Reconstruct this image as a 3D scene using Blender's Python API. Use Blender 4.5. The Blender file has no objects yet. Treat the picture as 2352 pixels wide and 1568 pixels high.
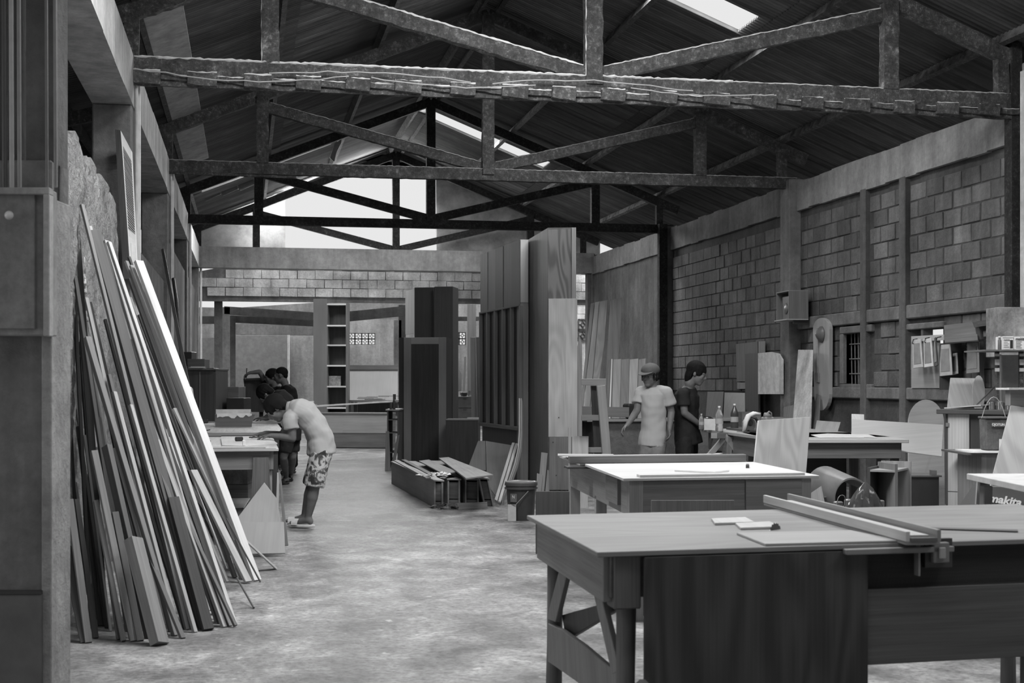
import bpy, bmesh, math, random
from mathutils import Vector, Matrix
random.seed(7)
R = random.uniform
V = Vector
S = bpy.context.scene
COL = S.collection

# ---------------------------------------------------------------- camera
CAM_H, FPX, HOR, VPX = 1.33, 3200.0, 878.0, 565.0
TH = math.atan((1176 - VPX) / FPX)
cs, sn = math.cos(TH), math.sin(TH)
cam_d = bpy.data.cameras.new('camera')
cam = bpy.data.objects.new('camera', cam_d); COL.objects.link(cam)
cam.location = (0, 0, CAM_H); cam.rotation_euler = (math.pi / 2, 0, -TH)
cam_d.sensor_width = 36; cam_d.lens = 36 * FPX / 2352; cam_d.shift_y = (HOR - 784) / 2352
cam_d.clip_start = .05; cam_d.clip_end = 200
cam_d.dof.use_dof = True; cam_d.dof.focus_distance = 14; cam_d.dof.aperture_fstop = 7.0
S.camera = cam

# ---------------------------------------------------------------- world, lights, exposure
w = bpy.data.worlds.new('sky'); S.world = w; w.use_nodes = True
w.node_tree.nodes['Background'].inputs[0].default_value = (1, 1, 1, 1)
w.node_tree.nodes['Background'].inputs[1].default_value = 1.0
S.view_settings.view_transform = 'Standard'; S.view_settings.look = 'None'
S.view_settings.gamma = 1; S.view_settings.use_curve_mapping = False
S.view_settings.exposure = -0.3
try:
    S.cycles.max_bounces = 8; S.cycles.diffuse_bounces = 5; S.cycles.glossy_bounces = 3
    S.cycles.transparent_max_bounces = 12; S.cycles.sample_clamp_indirect = 4.0
    S.cycles.caustics_reflective = False; S.cycles.caustics_refractive = False
except Exception: pass

XL, XR, XC = -0.96, 7.52, 3.17
TY = [12.6, 18.33, 24.19, 29.95]
ZB, ZT, ZA = 3.73, 4.17, 6.28           # beam soffit, beam/chord top, apex
SL = 0.40                               # roof slope
def roof_z(x): return ZA + .12 - SL * abs(x - XC)
SA = math.atan(SL)

def area(name, loc, rot, sx, sy, energy, spread=180):
    l = bpy.data.lights.new(name, 'AREA'); l.shape = 'RECTANGLE'; l.size = sx; l.size_y = sy
    l.energy = energy; l.spread = math.radians(spread)
    o = bpy.data.objects.new(name, l); COL.objects.link(o); o.location = loc; o.rotation_euler = rot
    o['kind'] = 'helper'
    return o
# skylight strips: (side, x from, x to, y from, y to, watts).  The roof is left open there.
SKY = [(1, 3.6, 5.65, 14.78, 15.50, 300), (1, 3.4, 5.6, 25.5, 26.1, 260), (-1, -.8, 1.55, 25.5, 26.1, 200),
       (1, 3.9, 6.6, 7.18, 7.86, 260), (-1, -.3, 2.6, 8.0, 9.36, 520),
       (1, 4.2, 6.9, 1.4, 2.9, 110), (-1, -.5, 2.4, 2.2, 3.0, 50)]
for sd, x0, x1, y0, y1, e in SKY:
    if e <= 0: continue
    xm = (x0 + x1) / 2
    area('daylight_and_fill', (xm, (y0 + y1) / 2, roof_z(xm) + .06), (0, SA * sd, 0), (x1 - x0) / math.cos(SA), y1 - y0, e)
area('daylight_and_fill', (1.75, 30.75, 5.0), (math.radians(-62), 0, 0), 3.6, 1.3, 420)     # bright gable opening
area('daylight_and_fill', (4.0, 36.5, 5.2), (0, 0, 0), 10, 4.0, 330)                        # open yard at the far end
area('daylight_and_fill', (-6.35, 4.6, 2.0), (0, math.radians(-90), 0), 2.6, 3.6, 70)     # added side lamp brightening left faces; bay gap invented for it
area('daylight_and_fill', (8.3, 31.6, 4.6), (math.radians(40), 0, 0), 1.6, 1.4, 70)  # added lamp to whiten the outer block wall
area('daylight_and_fill', (-4.2, 34.5, 4.6), (0, math.radians(-40), 0), 3, 5, 90)

# ---------------------------------------------------------------- pixel -> world helpers
def ray(px, py):
    r = (px - 1176) / FPX; u = (HOR - py) / FPX
    return V((sn + r * cs, cs - r * sn, u))
CP = V((0, 0, CAM_H))
def P(px, py, d): return CP + ray(px, py) * d
def FL(px, py, z=0.0):
    q = ray(px, py); return CP + q * ((z - CAM_H) / q.z)
def onX(px, py, x): q = ray(px, py); return CP + q * (x / q.x)
def onY(px, py, y): q = ray(px, py); return CP + q * (y / q.y)
def onR(px, py, sd):                      # point on the roof slope
    q = ray(px, py)                       # z = ZA+.12 - SL*sd*(x-XC)
    t = (ZA + .12 + SL * sd * XC - CAM_H) / (q.z + SL * sd * q.x)
    return CP + q * t

# ---------------------------------------------------------------- materials (all greys: the photograph is black and white)
MC = {}
def newmat(key):
    m = bpy.data.materials.new(key); m.use_nodes = True
    return m, m.node_tree, m.node_tree.nodes['Principled BSDF']
def N(nt, t, **k):
    n = nt.nodes.new(t)
    for a, b in k.items():
        if a.startswith('i_'):
            n.inputs[int(a[2:])].default_value = b
        else: setattr(n, a, b)
    return n
def noise(nt, src, scale, detail=6, rough=.6, dist=0, vec=(1, 1, 1)):
    mp = N(nt, 'ShaderNodeMapping'); mp.inputs['Scale'].default_value = vec
    nt.links.new(src, mp.inputs[0])
    n = N(nt, 'ShaderNodeTexNoise'); n.inputs['Scale'].default_value = scale
    n.inputs['Detail'].default_value = detail; n.inputs['Roughness'].default_value = rough
    n.inputs['Distortion'].default_value = dist
    nt.links.new(mp.outputs[0], n.inputs['Vector']); return n.outputs[0]
def ramp(nt, src, stops):
    r = N(nt, 'ShaderNodeValToRGB'); e = r.color_ramp.elements
    while len(e) < len(stops): e.new(.5)
    for k, (p, c) in enumerate(stops): e[k].position = p; e[k].color = (c, c, c, 1)
    nt.links.new(src, r.inputs[0]); return r.outputs[0]
def mth(nt, op, a, b):
    n = N(nt, 'ShaderNodeMath', operation=op)
    for k, x in enumerate((a, b)):
        if isinstance(x, (int, float)): n.inputs[k].default_value = x
        else: nt.links.new(x, n.inputs[k])
    return n.outputs[0]
def bump(nt, b, h, st, dist=.01):
    n = N(nt, 'ShaderNodeBump'); n.inputs['Strength'].default_value = st; n.inputs['Distance'].default_value = dist
    nt.links.new(h, n.inputs['Height']); nt.links.new(n.outputs[0], b.inputs['Normal'])
def rnd(nt, lo, hi):
    oi = N(nt, 'ShaderNodeObjectInfo')
    return mth(nt, 'ADD', mth(nt, 'MULTIPLY', oi.outputs['Random'], hi - lo), lo)
def flat(v, rough=.6, metal=0, spec=.5):
    k = ('flat', v, rough, metal, spec)
    if k in MC: return MC[k]
    m, nt, b = newmat('plain_%d' % int(v * 100))
    tc = N(nt, 'ShaderNodeTexCoord'); n = noise(nt, tc.outputs['Object'], 9, 5)
    c = mth(nt, 'MULTIPLY', ramp(nt, n, [(.3, v * .82), (.7, min(1, v * 1.15))]), 1.0)
    nt.links.new(c, b.inputs['Base Color'])
    b.inputs['Roughness'].default_value = rough; b.inputs['Metallic'].default_value = metal; b.inputs['Specular IOR Level'].default_value = spec
    MC[k] = m; return m
def wood(v, grain=.25, rough=.55, fine=1.0, cath=0):
    k = ('wood', v, grain, rough, fine, cath)
    if k in MC: return MC[k]
    m, nt, b = newmat('wood_%d' % int(v * 100))
    uv = N(nt, 'ShaderNodeUVMap'); u = uv.outputs[0]
    n1 = noise(nt, u, 3.0 * fine, 8, .62, .3, (.35, 7, 1))
    n2 = noise(nt, u, 14 * fine, 4, .6, 0, (.15, 9, 1))
    n3 = noise(nt, u, 1.1, 3, .5)
    g = mth(nt, 'ADD', mth(nt, 'MULTIPLY', n1, .6), mth(nt, 'MULTIPLY', n2, .4))
    if cath:
        cn = noise(nt, u, 1.0, 2, .45, .2, (.55, 2.6, 1))
        wv = mth(nt, 'MULTIPLY', mth(nt, 'ADD', mth(nt, 'SINE', mth(nt, 'MULTIPLY', cn, 75), 0), 1), .5)
        g = mth(nt, 'ADD', mth(nt, 'MULTIPLY', g, 1 - cath), mth(nt, 'MULTIPLY', wv, cath))
    c = ramp(nt, g, [(.36, v * (1 - grain)), (.64, min(1, v * (1 + grain)))])
    c = mth(nt, 'MULTIPLY', c, ramp(nt, n3, [(.3, .82), (.7, 1.08)]))
    c = mth(nt, 'MULTIPLY', c, rnd(nt, .88, 1.12))
    nt.links.new(c, b.inputs['Base Color']); b.inputs['Roughness'].default_value = rough
    bump(nt, b, g, .25, .002)
    MC[k] = m; return m
def conc(v, contrast=.3, bst=.5, scale=1.0, rough=.9, dist=.02, streak=.75, var=.15):
    k = ('conc', v, contrast, bst, scale, streak, var)
    if k in MC: return MC[k]
    m, nt, b = newmat('concrete_%d' % int(v * 100))
    ge = N(nt, 'ShaderNodeNewGeometry'); p = ge.outputs['Position']
    a = noise(nt, p, 1.3 * scale, 8, .65); c2 = noise(nt, p, 14 * scale, 6, .7); st = noise(nt, p, 1.6, 5, .6, 0, (3, 3, .35))
    c = ramp(nt, a, [(.32, v * (1 - contrast)), (.68, v * (1 + contrast))])
    c = mth(nt, 'MULTIPLY', c, ramp(nt, c2, [(.3, .8), (.7, 1.15)]))
    c = mth(nt, 'MULTIPLY', c, ramp(nt, st, [(.35, streak), (.6, 1.05)]))
    c = mth(nt, 'MULTIPLY', c, rnd(nt, 1 - var, 1 + var))
    nt.links.new(c, b.inputs['Base Color']); b.inputs['Roughness'].default_value = rough
    bump(nt, b, c2, bst, dist)
    MC[k] = m; return m
def dusty(v, dust, key='dusty'):
    k = (key, v, dust)
    if k in MC: return MC[k]
    m, nt, b = newmat('dusty_steel_%d' % int(v * 100))
    ge = N(nt, 'ShaderNodeNewGeometry'); p = ge.outputs['Position']
    sp = N(nt, 'ShaderNodeSeparateXYZ'); nt.links.new(ge.outputs['Normal'], sp.inputs[0])
    a = noise(nt, p, 5, 9, .7); c2 = noise(nt, p, 60, 4, .7)
    sp2 = noise(nt, p, 24, 5, .8)
    base = mth(nt, 'MULTIPLY', ramp(nt, a, [(.42, v), (.6, v * 1.7), (.7, v * 3)]), ramp(nt, sp2, [(.35, .5), (.55, 1), (.68, 2.6)]))
    up = mth(nt, 'ADD', sp.outputs[2], mth(nt, 'MULTIPLY', mth(nt, 'SUBTRACT', a, .5), 1.5))
    f = ramp(nt, up, [(.25, 0), (.6, 1)])
    mx = N(nt, 'ShaderNodeMix', data_type='RGBA'); nt.links.new(f, mx.inputs[0]); nt.links.new(base, mx.inputs[6])
    mx.inputs[7].default_value = (dust, dust, dust, 1)
    nt.links.new(mx.outputs[2], b.inputs['Base Color']); b.inputs['Roughness'].default_value = .95
    bump(nt, b, c2, .8, .012)
    MC[k] = m; return m
def glassy(v=.6):
    k = ('glassy', v)
    if k in MC: return MC[k]
    m, nt, b = newmat('clear_plastic'); b.inputs['Base Color'].default_value = (v, v, v, 1)
    b.inputs['Roughness'].default_value = .08; b.inputs['Transmission Weight'].default_value = .75; b.inputs['IOR'].default_value = 1.2
    MC[k] = m; return m
def floor_mat():
    m, nt, b = newmat('floor_concrete')
    ge = N(nt, 'ShaderNodeNewGeometry'); p = ge.outputs['Position']
    big = noise(nt, p, .55, 6, .6, .4); mid = noise(nt, p, 2.6, 9, .68, .3, (1, .75, 1)); fine = noise(nt, p, 26, 7, .75)
    sp = noise(nt, p, 11, 3, .5, 0, (1, 1, 1))
    c = ramp(nt, mid, [(.32, .08), (.45, .19), (.56, .29), (.68, .46)])
    c = mth(nt, 'MULTIPLY', c, ramp(nt, big, [(.36, .72), (.6, 1.12)]))
    c = mth(nt, 'MULTIPLY', c, ramp(nt, fine, [(.3, .35), (.5, 1.0), (.7, 1.45)]))
    c = mth(nt, 'ADD', c, ramp(nt, sp, [(.68, 0), (.74, .25)]))
    nt.links.new(c, b.inputs['Base Color'])
    nt.links.new(ramp(nt, mid, [(.3, .42), (.7, .62)]), b.inputs['Roughness'])
    bump(nt, b, mth(nt, 'ADD', fine, mth(nt, 'MULTIPLY', mid, 2.5)), .5, .012)
    return m
def print_mat(v, kind='grid'):
    k = ('print', v, kind)
    if k in MC: return MC[k]
    m, nt, b = newmat('patterned_cloth')
    tc = N(nt, 'ShaderNodeTexCoord')
    n = noise(nt, tc.outputs['Object'], 11, 4, .6, .6)
    c = ramp(nt, n, [(.38, .03), (.46, .12), (.50, .55), (.56, .6), (.60, .2), (.68, .04)])
    nt.links.new(c, b.inputs['Base Color']); b.inputs['Roughness'].default_value = .9
    MC[k] = m; return m

# ---------------------------------------------------------------- mesh builder
ORG = {}
class M:
    def __init__(s): s.v = []; s.f = []; s.u = []
    def add(s, vs, fs, ax=None):
        o = len(s.v); vs = [V(p) for p in vs]; s.v += vs
        off = (R(0, 9), R(0, 9))
        for f in fs:
            p = [vs[i] for i in f]
            n = (p[1] - p[0]).cross(p[2] - p[0])
            if n.length < 1e-12: n = V((0, 0, 1))
            n.normalize()
            if ax is not None:
                a = V(ax).normalized(); a = a - n * a.dot(n)
            else: a = None
            if a is None or a.length < .3:
                a = max(((p[(i + 1) % len(p)] - p[i]) for i in range(len(p))), key=lambda e: e.length).copy()
            a.normalize() if a.length > 1e-9 else None
            b = n.cross(a)
            s.f.append([o + i for i in f]); s.u.append([(q.dot(a) + off[0], q.dot(b) + off[1]) for q in p])
        return s
    def hexa(s, a, ax=None):               # a: four bottom points, four top points, same order
        return s.add(a, [(3, 2, 1, 0), (4, 5, 6, 7), (0, 1, 5, 4), (1, 2, 6, 5), (2, 3, 7, 6), (3, 0, 4, 7)], ax)
    def box(s, x0, x1, y0, y1, z0, z1, ax=None, fr=None):
        q = [(x0, y0, z0), (x1, y0, z0), (x1, y1, z0), (x0, y1, z0), (x0, y0, z1), (x1, y0, z1), (x1, y1, z1), (x0, y1, z1)]
        q = [fr(*p) for p in q] if fr else [V(p) for p in q]
        if ax is None:
            L = [(x1 - x0), (y1 - y0), (z1 - z0)]; k = L.index(max(L)); e = [q[1] - q[0], q[3] - q[0], q[4] - q[0]][k]; ax = e
        return s.hexa(q, ax)
    def bar(s, p0, p1, w, t, n=(0, 0, 1), w1=None):   # plank p0->p1; t along n, w across
        p0, p1, n = V(p0), V(p1), V(n); a = (p1 - p0).normalized()
        n = (n - a * n.dot(a)).normalized(); b = a.cross(n); w1 = w1 or w
        q = [p + b * x * ww / 2 + n * y * t / 2 for p, ww in ((p0, w), (p1, w1)) for x, y in ((-1, -1), (1, -1), (1, 1), (-1, 1))]
        return s.hexa(q, a)
    def slab(s, pts, t, dirn=None, ax=None):  # n-gon outline with thickness t, extruded away from the eye
        pts = [V(p) for p in pts]; c = sum(pts, V()) / len(pts)
        n = V()
        for i in range(len(pts)): n += (pts[i] - c).cross(pts[(i + 1) % len(pts)] - c)
        n.normalize()
        if dirn is not None: e = V(dirn).normalized()
        else: e = n if n.dot(c - CP) > 0 else -n
        k = len(pts); vs = pts + [p + e * t for p in pts]
        return s.add(vs, [tuple(range(k)), tuple(range(2 * k - 1, k - 1, -1))] + [(i, (i + 1) % k, (i + 1) % k + k, i + k) for i in range(k)], ax)
    def tube(s, pts, r, n=8, cap=True):
        pts = [V(p) for p in pts]; rr = r if isinstance(r, (list, tuple)) else [r] * len(pts); vs = []; up = None
        for i, p in enumerate(pts):
            a = (pts[min(i + 1, len(pts) - 1)] - pts[max(i - 1, 0)])
            a = a.normalized() if a.length > 1e-9 else V((0, 0, 1))
            if up is None: up = a.orthogonal().normalized()
            up = (up - a * up.dot(a)); up = up.normalized() if up.length > 1e-6 else a.orthogonal().normalized()
            b = a.cross(up)
            vs += [p + (up * math.cos(6.28318 * k / n) + b * math.sin(6.28318 * k / n)) * rr[i] for k in range(n)]
        fs = [(i * n + k, i * n + (k + 1) % n, (i + 1) * n + (k + 1) % n, (i + 1) * n + k) for i in range(len(pts) - 1) for k in range(n)]
        if cap: fs += [tuple(range(n - 1, -1, -1)), tuple((len(pts) - 1) * n + k for k in range(n))]
        return s.add(vs, fs)
    def lathe(s, c, prof, n=20, tilt=None, sy=1):
        vs = []; c = V(c)
        for r, z in prof:
            for k in range(n):
                q = V((math.cos(6.28318 * k / n) * r, math.sin(6.28318 * k / n) * r * sy, z))
                vs.append(c + (tilt @ q if tilt else q))
        L = len(prof)
        fs = [(i * n + k, i * n + (k + 1) % n, (i + 1) * n + (k + 1) % n, (i + 1) * n + k) for i in range(L - 1) for k in range(n)]
        fs += [tuple(range(n - 1, -1, -1)), tuple((L - 1) * n + k for k in range(n))]
        return s.add(vs, fs)
    def ell(s, c, ax, nu=12, nv=8):         # ellipsoid with three axis vectors
        c = V(c); a, b, d = [V(x) for x in ax]; vs = [c - d]
        for i in range(1, nv):
            t = math.pi * i / nv
            for k in range(nu):
                vs.append(c + (a * math.cos(6.28318 * k / nu) + b * math.sin(6.28318 * k / nu)) * math.sin(t) - d * math.cos(t))
        vs.append(c + d); L = len(vs) - 1; fs = []
        for k in range(nu):
            fs.append((0, 1 + (k + 1) % nu, 1 + k)); fs.append((L, L - nu + k, L - nu + (k + 1) % nu))
            for i in range(nv - 2): fs.append((1 + i * nu + k, 1 + i * nu + (k + 1) % nu, 1 + (i + 1) * nu + (k + 1) % nu, 1 + (i + 1) * nu + k))
        return s.add(vs, fs)
    def cap(s, p0, p1, r0, r1, n=12):       # tapered limb with round ends
        p0, p1 = V(p0), V(p1)
        s.tube([p0, p1], [r0, r1], n)
        for p, r in ((p0, r0), (p1, r1)): s.ell(p, ((r, 0, 0), (0, r, 0), (0, 0, r)), n, 8)
        return s
    def loft(s, rings, n=18):               # rings: (centre, side vector, front vector)
        vs = []
        for c, a, b in rings:
            vs += [V(c) + V(a) * math.cos(6.28318 * k / n) + V(b) * math.sin(6.28318 * k / n) for k in range(n)]
        L = len(rings)
        fs = [(i * n + k, i * n + (k + 1) % n, (i + 1) * n + (k + 1) % n, (i + 1) * n + k) for i in range(L - 1) for k in range(n)]
        return s.add(vs, fs + [tuple(range(n - 1, -1, -1)), tuple((L - 1) * n + k for k in range(n))])
    def build(s, name, mat, parent=None, smooth=False, bev=0, kind=None, label=None, cat=None, group=None, jit=0):
        me = bpy.data.meshes.new(name)
        if parent is not None: o0 = ORG[parent.name]
        elif s.v:
            xs = [p.x for p in s.v]; ys = [p.y for p in s.v]; o0 = V(((min(xs) + max(xs)) / 2, (min(ys) + max(ys)) / 2, min(p.z for p in s.v)))
        if kind == 'structure' and parent is None: o0 = V((0, 0, 0))
        if jit:
            for p in s.v: p.x += R(-jit, jit); p.y += R(-jit, jit); p.z += R(-jit, jit)
        me.from_pydata([p - o0 for p in s.v], [], s.f)
        uv = me.uv_layers.new(name='UVMap'); k = 0
        for fu in s.u:
            for t in fu: uv.data[k].uv = t; k += 1
        bm = bmesh.new(); bm.from_mesh(me); bmesh.ops.recalc_face_normals(bm, faces=bm.faces); bm.to_mesh(me); bm.free()
        if smooth: me.polygons.foreach_set('use_smooth', [True] * len(me.polygons))
        me.materials.append(mat)
        o = bpy.data.objects.new(name, me); COL.objects.link(o)
        if parent is not None: o.parent = parent
        else: o.location = o0
        ORG[o.name] = o0
        if bev:
            b = o.modifiers.new('bevel', 'BEVEL'); b.width = bev; b.segments = 1; b.limit_method = 'ANGLE'
        if smooth == 2:
            e = o.modifiers.new('es', 'EDGE_SPLIT'); e.split_angle = math.radians(40)
        if kind: o['kind'] = kind
        if label: o['label'] = label
        if cat: o['category'] = cat
        if group: o['group'] = group
        return o

def thing(name, label, cat, loc, group=None, kind=None):
    o = bpy.data.objects.new(name, None); COL.objects.link(o); o.empty_display_size = .1
    o.location = loc; ORG[o.name] = V(loc)
    if kind: o['kind'] = kind
    else:
        o['label'] = label; o['category'] = cat
        if group: o['group'] = group
    return o
def frame(org, yaw):
    org = V(org); c, s_ = math.cos(yaw), math.sin(yaw)
    return lambda x, y, z: V((org.x + x * c - y * s_, org.y + x * s_ + y * c, org.z + z))
def yaw_of(a, b): return math.atan2(b.y - a.y, b.x - a.x)
def board(name, pts, t, mat, label, cat='board', group=None, parent=None, ax=None, bev=0, dirn=None):
    return M().slab(pts, t, dirn, ax).build(name, mat, parent, label=label, cat=cat if not parent else None, group=group, bev=bev)
def text_obj(name, body, p, right, up, size, mat, parent, ext=.001, shear=0, bold=0):
    cu = bpy.data.curves.new(name, 'FONT'); cu.body = body; cu.size = size; cu.extrude = ext; cu.shear = shear; cu.offset = bold
    cu.align_x = 'CENTER'; cu.align_y = 'CENTER'
    t = bpy.data.objects.new(name, cu); COL.objects.link(t)
    dg = bpy.context.evaluated_depsgraph_get(); me = bpy.data.meshes.new_from_object(t.evaluated_get(dg))
    bpy.data.objects.remove(t)
    me.materials.clear(); me.materials.append(mat)
    o = bpy.data.objects.new(name, me); COL.objects.link(o)
    r = V(right).normalized(); u = V(up); u = (u - r * u.dot(r)).normalized(); n = r.cross(u)
    mw = Matrix((r, u, n)).transposed().to_4x4(); mw.translation = V(p) - ORG[parent.name]
    o.parent = parent; o.matrix_local = mw; return o
# ================================================================ the setting
C_WALL = conc(.21, .3, .6); C_DARK = conc(.13, .35, .6); C_LITE = conc(.42, .28, .6); C_BEAM = conc(.40, .25, .5); C_SOF = conc(.16, .2, .3)
C_BLOCK = conc(.175, .3, .8, 1.6, var=.28); C_ROUGH = conc(.34, .45, 1.0, 2.2, dist=.06, streak=1); STEEL = dusty(.055, .3); STEEL_D = dusty(.028, .14, 'dd')
M().box(-7, 14, -5, 44, -.1, 0).build('floor', floor_mat(), kind='structure')

# ---- right wall: mortar face, bands, stiffeners, single concrete blocks
wr = thing('wall_right', '', '', (0, 0, 0), kind='structure')
def wallx(x0, x1, y0, y1, z0, z1, mat, name='wall_panel', par=None, bev=0):
    return M().box(x0, x1, y0, y1, z0, z1, (0, 1, 0)).build(name, mat, par or wr, bev=bev)
win = (17.05 - .9, 16.75, 1.28, 2.0)
wa = onX(1943, 800, XR).y; wb = onX(2000, 800, XR).y; wz0 = onX(1965, 882, XR).z; wz1 = onX(1965, 765, XR).z
va = onX(2165, 760, XR).y; vb = onX(2092, 760, XR).y; vz0 = onX(2130, 790, XR).z; vz1 = onX(2130, 755, XR).z
cuts = [(min(wa, wb), max(wa, wb), wz0, wz1), (min(va, vb), max(va, vb), vz0, vz1)]
def wall_with_holes(xa, xb, y0, y1, z0, z1, holes, mat):
    ys = sorted({y0, y1, *[h[k] for h in holes for k in (0, 1)]}); zs = sorted({z0, z1, *[h[k] for h in holes for k in (2, 3)]})
    m = M()
    for i in range(len(ys) - 1):
        for j in range(len(zs) - 1):
            yc, zc = (ys[i] + ys[i + 1]) / 2, (zs[j] + zs[j + 1]) / 2
            if any(h[0] < yc < h[1] and h[2] < zc < h[3] for h in holes): continue
            m.box(xa, xb, ys[i], ys[i + 1], zs[j], zs[j + 1], (0, 1, 0))
    return m
wall_with_holes(XR + .008, XR + .2, 12.4, 18.4, 0, 3.9, cuts, C_WALL).build('mortar_face', conc(.10, .3, .6), wr)
wallx(XR + .008, XR + .2, 18.4, 24.3, 0, 3.9, conc(.08, .3, .6), 'mortar_face')
wallx(XR + .01, XR + .2, 24.3, 29.9, 0, 3.9, C_DARK, 'plaster_face')
wallx(XR + .02, XR + .2, -5, 12.4, 0, 4.6, C_WALL, 'plaster_face')
# crown beam
for y0, y1, m_ in ((12.75, 18.15, C_BEAM), (18.5, 24.0, C_WALL), (24.35, 29.9, C_WALL)):
    q = M()
    n = 14
    for i in range(n):
        a, b = y0 + (y1 - y0) * i / n, y0 + (y1 - y0) * (i + 1) / n
        q.box(XR - .05, XR + .22, a, b, ZB - .03 + R(-.008, .008), ZT - .08 + R(-.012, .012), (0, 1, 0))
    q.build('crown_beam', m_, wr)
ys1 = [onX(1991, 700, XR).y, onX(2082, 700, XR).y]
z2a, z2b = 2.06, 2.22; z1a, z1b = 1.13, 1.27
rails = []
for y0, y1 in ((12.75, ys1[1] - .08), (ys1[1] + .08, ys1[0] - .08), (ys1[0] + .08, 18.15)):
    M().box(XR - .05, XR + .05, y0, y1, z2a, z2b, (0, 1, 0)).build('band', C_WALL, wr, bev=.012)
    M().box(XR - .05, XR + .05, y0, y1, z1a, z1b, (0, 1, 0)).build('band', C_WALL, wr, bev=.012)
for y in ys1:
    M().box(XR - .06, XR + .04, y - .075, y + .075, 0, ZB - .02, (0, 0, 1)).build('stiffener', conc(.15, .3, .5), wr, bev=.01)
for y, m_ in ((18.33, C_WALL), (24.19, C_DARK), (29.95, C_DARK)):
    M().box(XR - (.16 if y < 29 else .05), XR + .2, y - .17, y + .17, 0, ZT - .03, (0, 0, 1)).build('concrete_column', m_, wr, bev=.015)
M().box(XR - .25, XR - .1, 24.0, 24.13, 0, ZT, (0, 0, 1)).build('steel_post', STEEL_D, wr)
M().box(XR - .02, XR + .2, 12.36, 12.72, 0, ZT + .3, (0, 0, 1)).build('concrete_column', C_LITE, wr, bev=.01)
M().box(XR - .13, XR - .02, 12.52, 12.66, 0, ZT + .5, (0, 0, 1)).build('steel_post', STEEL_D, wr)
# bright pilaster at the right picture edge
a = P(2343, 600, 12.2)
M().box(a.x, a.x + .5, a.y - .45, a.y, 0, 4.05, (0, 0, 1)).build('pilaster', conc(.5, .2, .4), wr)
# blocks
bl_me = []
for k in range(6):
    m = M(); L, H = .366, .181
    j = lambda: R(-.004, .004)
    m.hexa([(-.004 + j(), -L / 2 + j(), j()), (-.004 + j(), L / 2 + j(), j()), (.05, L / 2, 0), (.05, -L / 2, 0),
            (-.004 + j(), -L / 2 + j(), H + j()), (-.004 + j(), L / 2 + j(), H + j()), (.05, L / 2, H), (.05, -L / 2, H)], (0, 1, 0))
    ob = m.build('block', C_BLOCK, wr, bev=.006); bl_me.append(ob.data); COL.objects.unlink(ob); bpy.data.objects.remove(ob)
def blocks_on(y0, y1, zmax, z0_=0.0):
    lst = []
    row = int(z0_ * 7) % 2; z = z0_ + .008
    while z + .184 < zmax:
        y = y0 + (.2 if row % 2 else 0)
        if row % 2: lst.append((y0 + .1, z, .48))
        while y + .39 < y1:
            lst.append((y + .195, z, 1)); y += .395
        if y1 - y > .1: lst.append(((y + y1) / 2, z, (y1 - y - .012) / .383))
        z += .198; row += 1
    ok = []
    for yc, zc, sc in lst:
        hl = .19 * sc
        if zc < .9: continue
        if any(yc + hl > h[0] and yc - hl < h[1] and zc + .184 > h[2] and zc < h[3] for h in cuts): continue
        ok.append((yc, zc, sc))
    return ok
def place_block(yc, zc, sc, me, mat, par=None, x=XR):
    o = bpy.data.objects.new('block', me); COL.objects.link(o); o.parent = par or wr
    o.location = (x + R(-.004, .006), yc, zc); o.scale = (1, sc, 1); o.rotation_euler = (R(-.006, .006), 0, R(-.008, .008))
    b = o.modifiers.new('bevel', 'BEVEL'); b.width = .006; b.segments = 1
    return o
cells = []
edges = [12.75, ys1[1] - .08, ys1[1] + .08, ys1[0] - .08, ys1[0] + .08, 18.15]
for i in (0, 2, 4): cells += blocks_on(edges[i], edges[i + 1], ZB - .03, z2b) + blocks_on(edges[i], edges[i + 1], z2a, z1b)
far = blocks_on(18.5, 24.0, ZB - .03)
far = [c for c in far if c[1] > 1.0]; far.sort(key=lambda c: c[0])
near = cells + far[:max(0, 235 - len(cells))]
for c in near: place_block(*c, random.choice(bl_me), C_BLOCK)
rest = M()
for yc, zc, sc in far[max(0, 235 - len(cells)):]:
    rest.box(XR - .012 + R(-.004, .004), XR + .04, yc - .191 * sc, yc + .191 * sc, zc, zc + .184, (0, 1, 0))
rest.build('far_blocks', C_BLOCK, wr, kind='stuff')
for me in bl_me:
    me.materials.clear(); me.materials.append(C_BLOCK)

# window with bars (deep reveal) and the small open slot
wn = thing('window_1', '', '', (XR, (cuts[0][0] + cuts[0][1]) / 2, wz0), kind='structure')
y0, y1 = cuts[0][:2]
fm = M()
for a in ((y0 - .1, y1 + .1, wz1, wz1 + .09), (y0 - .1, y1 + .1, wz0 - .1, wz0), (y1, y1 + .1, wz0, wz1)):
    fm.box(XR - .045, XR + .16, a[0], a[1], a[2], a[3], (0, 1, 0))
fm.build('window_frame', C_WALL, wn, bev=.01)
for k in range(7):
    y = y0 + (y1 - y0) * (k + .5) / 7
    M().tube([(XR + .06, y, wz0), (XR + .06, y + .02, wz1)], .007, 6).build('bar', flat(.25, .4), wn)
for k in range(3):
    z = wz0 + (wz1 - wz0) * (k + .7) / 3.4
    M().tube([(XR + .05, y0, z), (XR + .05, y1, z)], .008, 6).build('bar', flat(.25, .4), wn)
M().box(XR + .22, XR + .26, y0 - .2, y1 + .3, wz0 - .2, wz1 + .2).build('shutter', wood(.16), wn)
wn2 = thing('window_2', '', '', (XR, (cuts[1][0] + cuts[1][1]) / 2, vz0), kind='structure')
y0, y1 = cuts[1][:2]
M().box(XR - .04, XR + .1, y0 - .08, y1 + .08, vz1, vz1 + .07, (0, 1, 0)).build('window_frame', C_WALL, wn2, bev=.01)
M().box(XR - .02, XR + .1, y0 + .55 * (y1 - y0), y0 + .62 * (y1 - y0), vz0, vz1).build('bar', flat(.1), wn2)

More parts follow.
